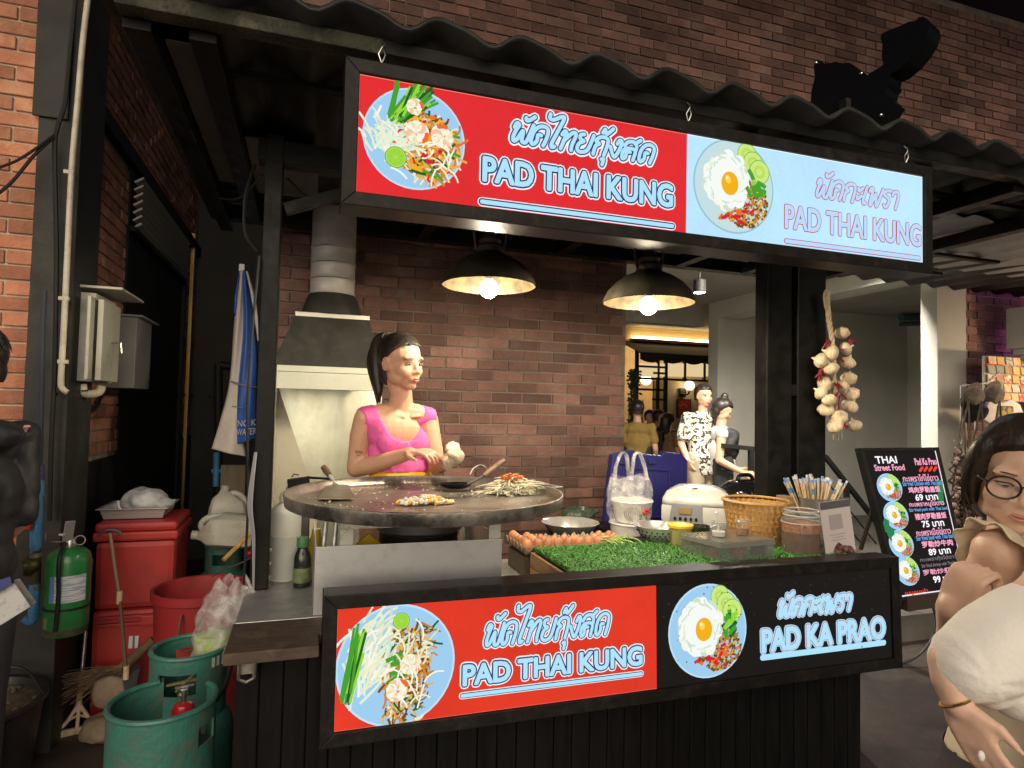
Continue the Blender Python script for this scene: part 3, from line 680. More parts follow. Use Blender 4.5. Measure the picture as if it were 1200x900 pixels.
t.build('lettering', [c_crim, emit('print_pale_blue_fill', lin((186, 220, 252)), 1.0)], us, recalc=False)
m_zinc = mat('zinc_wire', (.5, .5, .48), .35, 1)
for px in (446, 812, 1069):                       # S hooks from the fascia
    p = at_y(px, 150, yu); g = MB(); x = p.x; z = UZ1
    g.tube([(x, 1.79, z+.012), (x-.010, 1.785, z+.035), (x, 1.78, z+.055), (x+.010, 1.785, z+.035), (x, 1.79, z+.008), (x, 1.79, z-.012)], .0022, 6)
    g.tube([(x, 1.78, z+.05), (x+.006, 1.785, z+.065), (x, 1.795, z+.08)], .0022, 6)
    g.build('hook', m_zinc, us, smooth=True)
# lower sign, leaning back a little on the front of the counter
yl = 1.87; LX0, LX1, LZ0, LZ1 = .068, 2.236, .592, 1.014
lo_split = at_y(773, 745, yl).x
c_blkp = emit('sign_black_print', lin((16, 13, 12)), 1.0, True)
ls, fl = light_box('light_box_sign', 'lower light box sign, orange red and black, on the front of the counter', LX0, LX1, yl, LZ0, LZ1, lo_split, c_red_l, c_blkp, None)
clipl = (LX0+.038, LX1-.038, LZ0+.038, LZ1-.038)
pc = at_y(466, 782, yl); dish(fl, ls, (pc.x, pc.z), .175, 'B', clipl, 8)
pc = at_y(834, 741, yl); dish(fl, ls, (pc.x, pc.z), .160, 'K', clipl, 9)
t = MB(); a = at_y(572, 757, yl); b = at_y(717, 735, yl)
thai_title(t, fl, 'ผัดไทยกุ้งสด', (a.x, at_y(658, 763, yl).z, b.x, at_y(628, 711, yl).z), [(.0125, 0), (.0086, 1), (.0053, 2)])
a = at_y(543, 806, yl); b = at_y(755, 760, yl)
latin_title(t, fl, 'PAD THAI KUNG', (a.x+.004, a.z, b.x, at_y(650, 771, yl).z), [(.0116, 0, True), (.0076, 1, True), (.0033, 2, True)])
a = at_y(543, 817, yl); b = at_y(754, 792, yl); uz = (a.z+b.z)/2
for w, mi in ((.0105, 0), (.0080, 1), (.0056, 2)): ribbon(t, fl, [((a.x, uz), (b.x, uz))], w, .0008*(mi+1), mi, 12)
t.build('lettering', [c_wht, c_navy, c_lblue], ls, recalc=False)
t = MB(); b = at_y(1003, 700, yl)
thai_title(t, fl, 'ผัดกะเพรา', (at_y(918, 725, yl).x, at_y(918, 725, yl).z, b.x, at_y(940, 696, yl).z), [(.0130, 0), (.0096, 1), (.0076, 0)])
a = at_y(897, 766, yl); b = at_y(1041, 725, yl)
latin_title(t, fl, 'PAD KA PRAO', (a.x, a.z, b.x, at_y(965, 733, yl).z), [(.0100, 0, True), (.0066, 1, True), (.0046, 0, True)])
a = at_y(897, 773, yl); b = at_y(1040, 754, yl); uz = (a.z+b.z)/2
for w, mi in ((.0105, 0), (.0060, 0)): ribbon(t, fl, [((a.x, uz), (b.x, uz))], w, .0008*(mi+1), mi, 12)
t.build('lettering', [c_lblue, c_crim, c_wht], ls, recalc=False)
# oil and water drops dried on the black half
r = random.Random(5); g = MB()
for i in range(150):
    u, v, s = r.uniform(lo_split+.02, LX1-.05), LZ0+.05+(LZ1-LZ0-.1)*r.random()**.6, r.uniform(.001, .0035)
    g.add([fl(u+s*math.cos(k)*r.uniform(.6, 1.2), v+s*math.sin(k), .0033) for k in (0, 1.05, 2.1, 3.14, 4.2, 5.2)], [tuple(range(6))])
tag(g.build('dried_drops', mat('dried_drops', (.075, .066, .058), .5), ls, recalc=False), kind='stuff')
ls.rotation_euler.x = R(-2.2)
# ================================================================== LAMPS (lit in the photograph)
m_shade = mat('aged_bronze_enamel', (.085, .074, .056), .36, .5, col2=(.14, .12, .085), scale=9, bump=.1, rvar=.2)
m_shade_in = mat('tarnished_brass_inside', (.050, .037, .017), .45, .5, col2=(.022, .017, .009), scale=22, detail=8, bump=.1, thresh=(.45, .6))
c_bulb = emit('bulb_glow', (1.0, .84, .60), 860)
def pendant(c, R0, label):
    x, y, z = c; L = thing('pendant_lamp', label, 'lamp', (x, y, z-.03), 'pendant lamps over the counter')
    k = R0/.2
    prof = [(R0, 0), (R0*.985, .012*k), (R0*.90, .048*k), (R0*.74, .084*k), (R0*.54, .112*k), (R0*.34, .130*k), (R0*.28, .140*k)]
    g = MB(); g.lathe(prof, c, 48); g.build('lamp_shade', m_shade, L, smooth='all')
    g = MB(); g.lathe([(r*.985-.001, h-.0025) for r, h in prof], c, 48); g.build('shade_lining', m_shade_in, L, smooth='all', recalc=False)
    g = MB(); t = .140*k
    g.lathe([(R0*.28, t), (R0*.29, t+.02), (R0*.22, t+.035), (R0*.24, t+.05), (R0*.17, t+.062), (R0*.12, t+.085), (R0*.14, t+.09), (R0*.14, t+.10), (R0*.02, t+.104)], c, 28)
    g.build('lamp_neck', m_shade, L, smooth=True)
    g = MB(); g.tube(smooth_path([(x-R0*.30, y, z+t+.01), (x-R0*.34, y, z+t+.10), (x, y, z+t+.135), (x+R0*.34, y, z+t+.10), (x+R0*.30, y, z+t+.01)], 5), .005, 6)
    g.build('yoke', m_shade, L, smooth=True)
    g = MB(); a = V((x, y, z+t+.13))
    for i in range(3):
        q = a+V((0, 0, .022+i*.028)); ax = (1, 0) if i % 2 else (0, 1)
        g.tube([q+V((ax[0]*.008*math.cos(j*PI/5), ax[1]*.008*math.cos(j*PI/5), .018*math.sin(j*PI/5))) for j in range(11)], .0025, 5)
    g.tube([a+V((0, 0, .09)), (x, y, 2.56)], .004, 6); g.build('hook_chain', m_shade, L, smooth=True)
    g = MB(); g.lathe([(.016, .09), (.018, .05), (.016, .018)], c, 14); g.build('bulb_socket', m_black, L, smooth=True)
    g = MB(); g.ball((x, y, z-.014), (.036, .036, .038), 20, 14); g.build('bulb', c_bulb, L, smooth='all')
    return L
la = at_y(573, 336, 2.45); pendant((la.x, la.y, la.z+.005), .193, 'left pendant lamp with round bulb and wide bronze shade, in front of the brick wall')
la = at_y(760, 356, 2.32); pendant((la.x, la.y, la.z+.005), .192, 'right pendant lamp with round bulb and wide bronze shade, before the pale passage')

# ================================================================== EXHAUST HOOD
m_galv = mat('galvanised_duct', (.72, .70, .68), .42, .35, col2=(.52, .50, .48), scale=4, detail=7, bump=.06, stretch=(1, 1, 5), rvar=.2)
m_hooddark = mat('hood_grey_steel', (.034, .035, .031), .45, .3, col2=(.05, .05, .044), scale=7, detail=8, bump=.12, rvar=.2, dirt=(.065, .06, .05), dscale=10)
m_splash = mat('splash_steel', (.80, .83, .67), .24, .85, col2=(.70, .74, .57), scale=1.5, detail=8, bump=.12, bscale=30, stretch=(1, 1, .3), rvar=.14, dirt=(.66, .64, .46), dscale=5)
YH = 3.32; hc = at_y(391, 300, 3.58)
hood = thing('exhaust_hood', 'stainless exhaust hood with round duct and bright splash back behind the cook', 'exhaust hood', (hc.x, 3.55, .9))
r0 = .118; z1 = at_y(391, 347, 3.58).z; z2 = at_y(391, 372, 3.5).z
def pz(y): return at_y(391, y, 3.58).z
for za, zb_ in ((pz(347), pz(329)), (pz(329), pz(311)), (pz(311), pz(293)), (pz(293), 2.95)):
    g = MB(); g.lathe([(r0*.2, za+.001), (r0, za+.001), (r0+.004, za+.006), (r0, za+.012), (r0, zb_-.008), (r0+.003, zb_-.004), (r0*.2, zb_-.001)], (hc.x, 3.58, 0), 32); g.build('duct_section', m_galv, hood, smooth=True)
g = MB(); hw = .165
g.lathe([(r0+.004, z1), (r0+.02, z1-.03), (hw+.0, z2+.012)], (hc.x, 3.58, 0), 32); g.build('duct_flare', m_hooddark, hood, smooth=True)
g = MB(); xl = at_y(346, 372, 3.45).x; xr = at_y(433, 372, 3.45).x; g.span((xl, 3.44, z2-.012), (xr, 3.80, z2+.012)); g.build('top_rim', mat('rim_alu', (.55, .54, .48), .35, .6), hood, bevel=.002)
xa, xb = at_y(318, 430, YH).x, at_y(449, 430, YH).x; zA = at_y(391, 430, YH).z; zB = at_y(391, 457, YH).z
g = MB(); vs = [(xl, 3.45, z2-.013), (xr, 3.45, z2-.013), (xb, YH, zA), (xa, YH, zA), (xl, 3.80, z2-.013), (xr, 3.80, z2-.013), (xb, 3.85, zA), (xa, 3.85, zA)]
g.add(vs, [(0, 1, 2, 3), (4, 7, 6, 5), (0, 3, 7, 4), (1, 5, 6, 2)]); g.build('hood_canopy', m_hooddark, hood, bevel=.002)
for i, (za, zz) in enumerate(((zA, (zA*2+zB)/3+.008), ((zA*2+zB)/3+.006, zB))):
    g = MB(); g.span((xa, YH-.006*i, zz), (xb, YH+.02, za)); g.build('hood_lip', mat('lip_steel', (.52, .54, .46), .5, .45, col2=(.45, .47, .39), scale=3, bump=.08), hood, bevel=.002)
g = MB(); g.span((xa, 3.78, .60), (xb+.05, 3.80, zB+.05)); g.build('splash_back', m_splash, hood)
g = MB(); xw = xa+.004; g.prism([(xw, YH+.03, zB+.03), (xw, 3.779, zB+.03), (xw, 3.779, .6), (xw, YH+.03, .6)], (.012, 0, 0)); g.build('side_wing', m_splash, hood)
g = MB(); yw = 3.777; pa, pb, pc_ = at_y(325, 462, yw), at_y(372, 592, yw), at_y(325, 640, yw)
g.prism([V((xw+.0125, yw, zB+.02)), pb, V((pb.x, yw, .62)), V((xw+.0125, yw, .62))], (0, -.006, 0)); g.build('fold_panel', mat('beige_steel', (.58, .55, .45), .5, .3, col2=(.48, .45, .36), scale=3, detail=7, bump=.1), hood)

# ================================================================== GRIDDLE AND ITS STAND
PCX, PCY, PZ = .395, 2.085, 1.283; PR = .452
m_pan = mat('seasoned_iron', (.125, .108, .092), .27, .6, col2=(.33, .31, .28), scale=5, detail=10, bump=.10, bscale=120, rvar=.2, dirt=(.16, .095, .062), dscale=3.2, thresh=(.42, .7))
m_panrim = mat('burnt_iron_rim', (.075, .071, .066), .34, .6, col2=(.42, .40, .37), scale=5, detail=10, bump=.25, bscale=80, rvar=.2, dirt=(.26, .20, .12), dscale=9, thresh=(.42, .62))
pan = thing('griddle', 'huge round iron griddle with food on it, in front of the cook', 'griddle', (PCX, PCY, PZ-.07))
g = MB(); g.lathe([(.001, PZ-.034), (.30, PZ-.035), (PR-.03, PZ-.032), (PR-.010, PZ-.026), (PR-.004, PZ)], (PCX, PCY, 0), 96); g.build('cooking_surface', m_pan, pan, smooth='all')
g = MB(); g.lathe([(PR-.004, PZ+.0005), (PR, PZ+.001), (PR+.001, PZ-.004), (PR-.004, PZ-.036), (PR-.018, PZ-.042), (.30, PZ-.048), (.01, PZ-.05)], (PCX, PCY, 0), 96); g.build('rim', m_panrim, pan, smooth='all')
def handle(cx, cy, ang):
    u = V((math.cos(ang), math.sin(ang), 0)); v = V((-u.y, u.x, 0)); c = V((PCX, PCY, PZ-.012))
    g = MB(); g.tube(smooth_path([c+u*(PR-.04)-v*.055, c+u*(PR+.06)-v*.055, c+u*(PR+.075)-v*.045, c+u*(PR+.075)+v*.045, c+u*(PR+.06)+v*.055, c+u*(PR-.04)+v*.055], 5), .0065, 8); g.build('handle', m_zinc, pan, smooth=True)
handle(0, 0, R(15))
st = thing('griddle_stand', 'low stand with grey sheet steel front panel carrying the griddle', 'stand', (.37, 2.4, ZC))
m_sheetst = mat('dull_steel_sheet', (.58, .59, .60), .32, .7, col2=(.49, .50, .51), scale=2.2, detail=9, bump=.05, bscale=200, rvar=.15, dirt=(.42, .42, .40), dscale=16)
xs0, xs1 = .046, .682; zp = 1.098
g = MB(); g.span((xs0, 2.15, ZC+.001), (xs1, 2.156, zp)); g.build('front_panel', m_sheetst, st, bevel=.0015)
g = MB(); g.span((xs0, 2.157, ZC+.001), (xs0+.004, 2.62, zp)); g.build('side_panel', m_sheetst, st)
g = MB(); g.span((xs1-.004, 2.157, ZC+.001), (xs1, 2.62, zp)); g.build('side_panel', m_sheetst, st)
m_legp = mat('cream_grey_paint', (.66, .66, .60), .5, col2=(.55, .55, .48), scale=8, detail=7, bump=.1, dirt=(.20, .17, .12), dscale=14)
for (xx, yy) in ((.145, 2.17), (.66, 2.17), (.145, 2.60), (.66, 2.60)):
    g = MB(); g.span((xx-.022, yy, ZC+.001), (xx+.022, yy+.022, 1.148)); g.build('leg', m_legp, st, bevel=.002)
for (a, b) in (((.123, 2.165, 1.149), (.683, 2.187, 1.176)), ((.123, 2.60, 1.149), (.683, 2.622, 1.176)), ((.123, 2.188, 1.149), (.145, 2.599, 1.176)), ((.661, 2.188, 1.149), (.683, 2.599, 1.176))):
    g = MB(); g.span(a, b); g.build('rail', m_legp, st, bevel=.002)
g = MB()
for k in range(4): g.box((.18+.15*k, 2.4, 1.204), (.02, .5, .054))
tag(g.build('support_bar', m_black, st), kind='stuff')
bn = thing('gas_burner', 'dark round gas burner with steel ring under the griddle', 'burner', (.43, 2.42, ZC))
g = MB(); g.lathe([(.001, 1.11), (.12, 1.112), (.155, 1.125), (.17, 1.128), (.165, 1.10), (.09, 1.05), (.06, .9), (.001, .89)], (.43, 2.42, 0), 40); g.build('burner_bowl', mat('burner_steel', (.30, .29, .27), .4, .9), bn, smooth=True)
g = MB(); g.lathe([(.14, 1.04), (.15, 1.05), (.15, 1.09), (.14, 1.09)], (.43, 2.42, 0), 32); g.build('burner_ring', m_black, bn, smooth=True)
p = at_y(438, 630, 2.3); g = MB(); g.prism([at_y(418, 638, 2.3), at_y(432, 626, 2.3), at_y(446, 637, 2.3), at_y(440, 645, 2.3)], (.0, .02, 0)); tag(g.build('yellow_cloth', mat('yellow_cloth', (.62, .42, .02), .8)), 'yellow folded cloth glimpsed under the griddle stand', 'cloth')
for k, (xa_, xb_, nm) in enumerate(((380, 374, 'bright'), (392, 387, 'dull'))):
    g = MB(); a = at_y(xa_+2, 612, 2.25); b = at_y(xb_, 655, 2.2); b.z = ZC+.01; g.tube([a, b], .0085, 10)
    tag(g.build('steel_tube', m_stain, smooth=True), nm+' steel tube leaning beside the griddle stand, '+('left' if k == 0 else 'right')+' of two', 'tube')

# tools and food on the griddle
PZB = PZ-.032
sc = thing('scraper', 'flat steel scraper with wooden handle lying on the left of the griddle', 'scraper', at_z(400, 580, PZB))
g = MB(); q0, q1, q2, q3 = at_z(373, 585, PZB+.004), at_z(416, 585, PZB+.004), at_z(408, 569, PZB+.012), at_z(383, 568, PZB+.012)
g.prism([q0, q1, q2, q3], (0, 0, .003)); g.build('blade', mat('greasy_steel', (.36, .33, .28), .35, .85, col2=(.20, .17, .13), scale=30, bump=.2), sc)
h0 = at_z(394, 568, PZB+.015); h1 = at_y(386, 557, h0.y+.03); h2 = at_y(379, 547, h0.y+.06)
g = MB(); g.tube([h0, h1], .006, 8); g.build('tang', m_stain, sc, smooth=True)
g = MB(); g.tube([h1, (h1+h2)/2, h2], [.010, .013, .011], 10); g.build('handle', mat('worn_wood', (.13, .065, .04), .6, col2=(.08, .04, .025), scale=20, bump=.2), sc, smooth=True)
ld = thing('wok_ladle', 'black wok spatula with long handle resting on the griddle', 'ladle', at_z(533, 572, PZB))
lc = at_z(534, 573, PZB+.004); g = MB()
g.lathe([(.001, 0), (.03, .002), (.050, .012), (.055, .022), (.053, .022), (.028, .006), (.001, .005)], lc, 24, sx=1.15, sy=.8); g.build('bowl', mat('black_iron', (.015, .015, .016), .3, .6), ld, smooth=True)
a = lc+V((.045, .0, .016)); b = at_y(566, 558, 2.30); c = at_y(590, 540, 2.42)
g = MB(); g.tube([a, b], .0055, 8); g.build('shaft', mat('grey_iron', (.24, .22, .22), .4, .8), ld, smooth=True)
g = MB(); g.tube([b, b.lerp(c, .5), c], [.008, .0115, .011], 10); g.build('handle', mat('brown_wood', (.20, .125, .085), .6, col2=(.12, .07, .05), scale=20, bump=.2), ld, smooth=True)
g = MB(); g.tube(smooth_path([at_y(551, 556, 2.34), at_y(555, 549, 2.34), at_y(563, 545, 2.34), at_y(570, 549, 2.34), at_y(572, 557, 2.34)], 5), .003, 6)
tag(g.build('wire_hoop', m_zinc, smooth=True), 'small steel wire hoop behind the wok spatula', 'wire')
def heap(name, c, rx, ry, hgt, n, makers, seed):
    q = random.Random(seed); mb = MB()
    for i in range(n):
        a = q.uniform(0, 2*PI); t = q.random()**.7; x, y = rx*t*math.cos(a), ry*t*math.sin(a); z = hgt*(1-t*t)*q.uniform(.2, 1)
        q.choice(makers)(mb, V(c)+V((x, y, z+.004)), q)
    return mb
def bit(mi, s): return lambda mb, p, q: mb.ball(p, (s*q.uniform(.6, 1.3), s*q.uniform(.5, 1), s*q.uniform(.35, .7)), 7, 5, (q.uniform(-.5, .5), q.uniform(-.5, .5), q.uniform(0, 3)), mi)
def strand(mi, L, w, floor=None):
    floor = PZB+.004 if floor is None else floor
    def f(mb, p, q):
        a = q.uniform(0, 2*PI); pts = [p.copy()]; k = q.uniform(-1.6, 1.6); el = q.uniform(-.25, .35)
        for i in range(5):
            p = p+V((math.cos(a), math.sin(a), el))*L/5; a += k/5; el -= .10; p.z = max(p.z, floor); pts.append(p.copy())
        mb.tube(pts, [w*.7, w, w, w, w*.8, w*.4], 5, mi=mi)
    return f
m_eggw = mat('egg_white', (.78, .74, .66), .45, sss=.2, col2=(.66, .60, .48), scale=40, bump=.2); m_yolk = mat('egg_yolk', (.80, .46, .03), .4)
m_sprout = mat('bean_sprout', (.74, .70, .56), .4, sss=.2, col2=(.62, .60, .40), scale=20); m_orange = mat('dried_shrimp', (.62, .20, .06), .55, col2=(.42, .11, .03), scale=60); m_chive = mat('chive_green', (.09, .24, .03), .5)
fc = at_z(498, 590, PZB)
mb = heap('x', fc, .092, .040, .022, 190, [bit(0, .0088), bit(0, .0080), bit(0, .0105), bit(1, .0092), bit(0, .007)], 4)
tag(mb.build('chopped_egg', [m_eggw, m_yolk], smooth='all', kind='stuff'), 'small heap of chopped white squid and yellow egg frying on the griddle', 'food')
fc = at_z(601, 578, PZB)
mb = heap('x', fc, .078, .044, .055, 240, [strand(0, .075, .0026), strand(0, .055, .0024), strand(0, .09, .0024), strand(2, .05, .0025)][:3]*4+[strand(2, .05, .0025)], 5)
q = random.Random(8)
for i in range(130):
    a = q.uniform(0, 6.28); t = q.random(); strand(1, .03, .0022)(mb, fc+V((-.004+.036*t*math.cos(a), .004+.02*t*math.sin(a), .048+.016*(1-t)+.004)), q)
tag(mb.build('bean_sprouts', [m_sprout, m_orange, m_chive], smooth='all', kind='stuff'), 'heap of bean sprouts topped with orange dried shrimp on the griddle', 'food')
mb = MB(); q = random.Random(12)
for i in range(140):
    a = q.uniform(0, 6.28); t = q.random()**.5*.40; p = V((PCX+t*math.cos(a), PCY+t*math.sin(a), PZB+.0015)); bit(0, q.uniform(.0012, .0038))(mb, p, q)
tag(mb.build('food_crumbs', m_eggw, smooth='all', kind='stuff'), 'scattered pale food crumbs over the griddle', 'food')

# ================================================================== LEFT OF THE STAND: bottles
m_cloudy = mat('cloudy_plastic', (.72, .75, .70), .35, trans=.35, ior=1.3, alpha=.9, sss=.3)
jc = at_z(334, 652, ZC); jc.y = 2.62; jc = at_y(334, 640, 2.62); jz = ZC+.002
jug = thing('plastic_jug', 'tall translucent white plastic jug half full on the steel counter', 'jug', (jc.x, jc.y, jz))
g = MB(); g.lathe([(.001, jz), (.052, jz), (.058, jz+.008), (.058, jz+.255), (.056, jz+.27), (.04, jz+.285), (.022, jz+.30), (.001, jz+.30)], (jc.x, jc.y, 0), 28); g.build('jug_body', m_cloudy, jug, smooth=True)
g = MB(); g.lathe([(.026, jz+.302), (.027, jz+.315), (.022, jz+.335), (.012, jz+.345), (.001, jz+.346)], (jc.x, jc.y, 0), 18); g.build('cap', mat('white_plastic', (.72, .72, .70), .4), jug, smooth=True)
g = MB(); g.lathe([(.0585, jz+.01), (.0588, jz+.17), (.055, jz+.172)], (jc.x, jc.y, 0), 28); g.build('water_line', mat('jug_liquid', (.50, .52, .48), .3, alpha=.5), jug, smooth=True)
bc = at_y(355, 640, 2.5)
bt = thing('sauce_bottle', 'dark green glass bottle with a green cap beside the plastic jug', 'bottle', (bc.x, bc.y, jz))
g = MB(); g.lathe([(.001, jz), (.028, jz), (.031, jz+.004), (.031, jz+.105), (.026, jz+.125), (.019, jz+.138), (.019, jz+.146), (.001, jz+.146)], (bc.x, bc.y, 0), 24); g.build('bottle_body', mat('dark_green_glass', (.010, .018, .010), .12, spec=.7), bt, smooth=True)
g = MB(); g.lathe([(.0315, jz+.018), (.0317, jz+.072)], (bc.x, bc.y, 0), 24); g.build('bottle_label', mat('olive_label', (.16, .19, .09), .6, col2=(.05, .06, .03), scale=20), bt, smooth=True)
g = MB(); g.lathe([(.0215, jz+.147), (.0225, jz+.15), (.0225, jz+.178), (.020, jz+.182), (.001, jz+.182)], (bc.x, bc.y, 0), 20); g.build('cap', mat('green_cap', (.06, .17, .08), .5), bt, smooth=True)
yc = at_y(370, 640, 2.72); g = MB(); g.lathe([(.001, jz), (.033, jz), (.035, jz+.1), (.02, jz+.14), (.016, jz+.17), (.001, jz+.17)], (yc.x, yc.y, 0), 18)
tag(g.build('oil_bottle', mat('yellow_oil', (.55, .40, .02), .25, trans=.3), smooth=True), 'bottle of yellow cooking oil behind the dark green bottle', 'bottle')
cl = at_y(350, 565, 2.85); g = MB(); 
g.box(cl, (.09, .05, .035), (0, R(-8), 0)); g.tube([cl+V((.03, 0, .02)), cl+V((.13, 0, .012))], .006, 6); g.tube([cl+V((-.03, 0, .02)), cl+V((-.02, 0, .035)), cl+V((0, 0, .03))], .003, 6)
tag(g.build('gas_lighter', m_black, bevel=.004), 'black hand torch lighter lying behind the left edge of the griddle', 'lighter')
g = MB(); g.box((cl.x, 2.85, (cl.z-.02+ZC)/2), (.1, .1, cl.z-.02-ZC-.004)); tag(g.build('spice_tin', mat('dull_tin', (.2, .19, .17), .5, .6), bevel=.006), 'dull square tin standing behind the plastic jug', 'tin')

# ================================================================== CRATE WITH GRASS, EGGS
m_wood = mat('crate_wood', (.34, .20, .10), .65, col2=(.22, .12, .06), scale=3, detail=9, bump=.3, bscale=60, stretch=(2, 2, 14), dirt=(.17, .10, .05), dscale=6)
cr = thing('display_crate', 'long wooden display crate topped with artificial grass at the front of the counter', 'crate', (1.53, 2.15, ZC))
CX0, CX1, CY0, CY1, CZ = .895, 2.165, 1.985, 2.40, .985
for a, b in (((CX0, CY0+.0, ZC), (CX1, CY0+.014, CZ)), ((CX0, CY1-.014, ZC), (CX1, CY1, CZ)), ((CX1-.014, CY0+.015, ZC), (CX1, CY1-.015, CZ))):
    g = MB(); g.span(V(a)+V((0, 0, .001)), b); g.build('plank', m_wood, cr, bevel=.0015)
for za, zz in ((ZC+.001, ZC+.05), (ZC+.053, CZ)):
    g = MB(); g.span((CX0-.014, CY0, za), (CX0-.0005, CY1, zz)); g.build('plank', m_wood, cr, bevel=.0015)
gm = thing('grass_mat', 'bright green artificial grass mat laid over the wooden crate', 'grass mat', (1.53, 2.2, CZ))
g = MB(); g.span((CX0+.006, CY0, CZ+.001), (CX1, CY1, CZ+.005)); g.build('backing', mat('mat_backing', (.02, .05, .015), .9), gm)
q = random.Random(21); g = MB()
for i in range(19000):
    x = CX0+.006+(CX1-CX0-.006)*q.random()**1.25; y = q.uniform(CY0, CY1); z = CZ+.005; h = q.uniform(.012, .023); a = q.uniform(0, 6.28); w = .0021
    d = V((math.cos(a), math.sin(a), 0)); s_ = V((-d.y, d.x, 0))*w; b0 = V((x, y, z)); m1 = b0+d*h*.35+V((0, 0, h*.75)); t1 = b0+d*h*1.0+V((0, 0, h*.92))
    g.add([b0-s_, b0+s_, m1+s_*.8, m1-s_*.8, t1], [(0, 1, 2, 3), (3, 2, 4)], q.choice((0, 0, 1, 2)))
g.build('blades', [mat('grass_blade', (.075, .235, .050), .42), mat('grass_blade_light', (.15, .36, .085), .4), mat('grass_blade_dark', (.035, .17, .03), .5)], gm, recalc=False, kind='stuff')
m_tray = mat('egg_tray_pulp', (.31, .25, .18), .9, col2=(.24, .19, .13), scale=20, detail=7, bump=.4, bscale=150)
m_egg = mat('brown_egg', (.50, .225, .115), .45, col2=(.42, .175, .085), scale=30, bump=.05, rnd=.25, sss=.1, world=True)
def egg_tray(x0, y0, nx, ny, z, label, loc_rot=0, pitch=.046):
    t = thing('egg_tray', label, 'egg tray', (x0+nx*pitch/2, y0+ny*pitch/2, z), 'pulp egg trays')
    def f(u, v):
        X, Y = u*nx, v*ny; dx, dy = abs(X-round(X)), abs(Y-round(Y)); px_, py_ = abs(X-math.floor(X)-.5), abs(Y-math.floor(Y)-.5)
        rr = math.hypot(px_, py_); zz = z+.006+.020*min(1, rr/.42)**2
        if dx+dy < .36: zz = z+.026+.024*(1-(dx+dy)/.36)**.6
        return (x0+u*nx*pitch, y0+v*ny*pitch, zz)
    g = MB(); g.sheet(f, nx*6, ny*6); g.build('tray_sheet', m_tray, t, smooth='all', recalc=False, solid=.003)
    return t
EZ = .957
egg_tray(.86, 2.42, 10, 5, EZ, 'grey pulp egg tray holding brown eggs behind the grass mat')
g = MB(); g.span((.865, 2.425, ZC+.001), (1.31, 2.64, EZ+.004)); tag(g.build('cardboard_box', mat('dark_card', (.10, .075, .055), .85), bevel=.004), 'dark flattened carton under the egg tray', 'carton')
eggm = None; q = random.Random(3); pitch = .046
full = [(i, 0) for i in range(10)]+[(i, 1) for i in (0, 1, 2, 3, 4, 5, 7, 8, 9)]+[(0, 2), (1, 2), (2, 2), (8, 2), (9, 2), (0, 3), (1, 3), (0, 4)]
e0 = MB().lathe([(.0005, -.029), (.010, -.0265), (.0175, -.019), (.0215, -.008), (.0222, 0), (.0205, .011), (.0165, .021), (.0095, .0285), (.0005, .0315)], (0, 0, 0), 18).build('egg', m_egg, None, smooth='all', base=False); em = e0.data; bpy.data.objects.remove(e0)
for i, j in full:
    o = put('egg', em, None, (.86+(i+.5)*pitch+q.uniform(-.002, .002), 2.42+(j+.5)*pitch, EZ+.042), (q.uniform(-.25, .25), q.uniform(-.25, .25), q.uniform(0, 6)))
    o.scale = (q.uniform(.94, 1.05), q.uniform(.94, 1.05), q.uniform(.93, 1.07))
    nth = ('first', 'second', 'third', 'fourth', 'fifth', 'sixth', 'seventh', 'eighth', 'ninth', 'tenth')[i]
    tag(o, 'brown egg, '+nth+' from the left in the '+('front', 'second', 'third', 'fourth', 'last')[j]+' row of the egg tray', 'egg', 'brown eggs in the egg tray')
# chopped greens at the back edge of the mat
g = MB(); q = random.Random(9); pc2 = at_z(726, 637, CZ+.02)
for i in range(46): strand(0, q.uniform(.03, .06), .0028, CZ+.004)(g, pc2+V((q.gauss(0, .03), q.gauss(0, .012)+.03, q.uniform(0, .02)-.0)), q)
tag(g.build('spring_onion', mat('spring_onion', (.22, .42, .06), .5, col2=(.5, .6, .25), scale=30), smooth='all', kind='stuff'), 'handful of cut spring onion lying behind the grass mat', 'vegetable')

# ================================================================== RIGHT HALF OF THE COUNTER
m_mirror = mat('polished_steel', (.74, .73, .70), .20, .65, col2=(.62, .61, .58), scale=5, bump=.03)
def riser(x0, y0, x1, y1, z0, z1, label):
    g = MB(); g.span((x0, y0, z0+.001), (x1, y1, z1-.001)); tag(g.build('riser_box', m_steelblk, bevel=.004), label, 'box')
riser(1.02, 2.66, 1.42, 3.0, .0, .955, 'black storage box supporting the steel bowl')
riser(1.45, 2.42, 2.55, 3.1, .0, .965, 'black back shelf box carrying the rice cooker and white tub')
ZS = .966
bc = at_z(668, 627, .957); bc.y = 2.84; bc = at_y(668, 627, 2.84); bc.z = .956
g = MB(); g.lathe([(.001, 0), (.085, 0), (.10, .006), (.135, .055), (.142, .060), (.140, .063), (.130, .056), (.095, .009), (.001, .006)], bc, 40)
tag(g.build('steel_bowl', m_mirror, smooth=True), 'wide shiny steel bowl behind the egg tray', 'bowl')
g = MB(); q = random.Random(2)
for i in range(24): bit(0, .010)(g, bc+V((q.gauss(.03, .02), q.gauss(0, .015), .012+.004)), q)
tag(g.build('cut_ginger', mat('pale_ginger', (.62, .50, .22), .6), smooth='all', kind='stuff'), 'pale yellow pieces lying in the wide steel bowl', 'food')
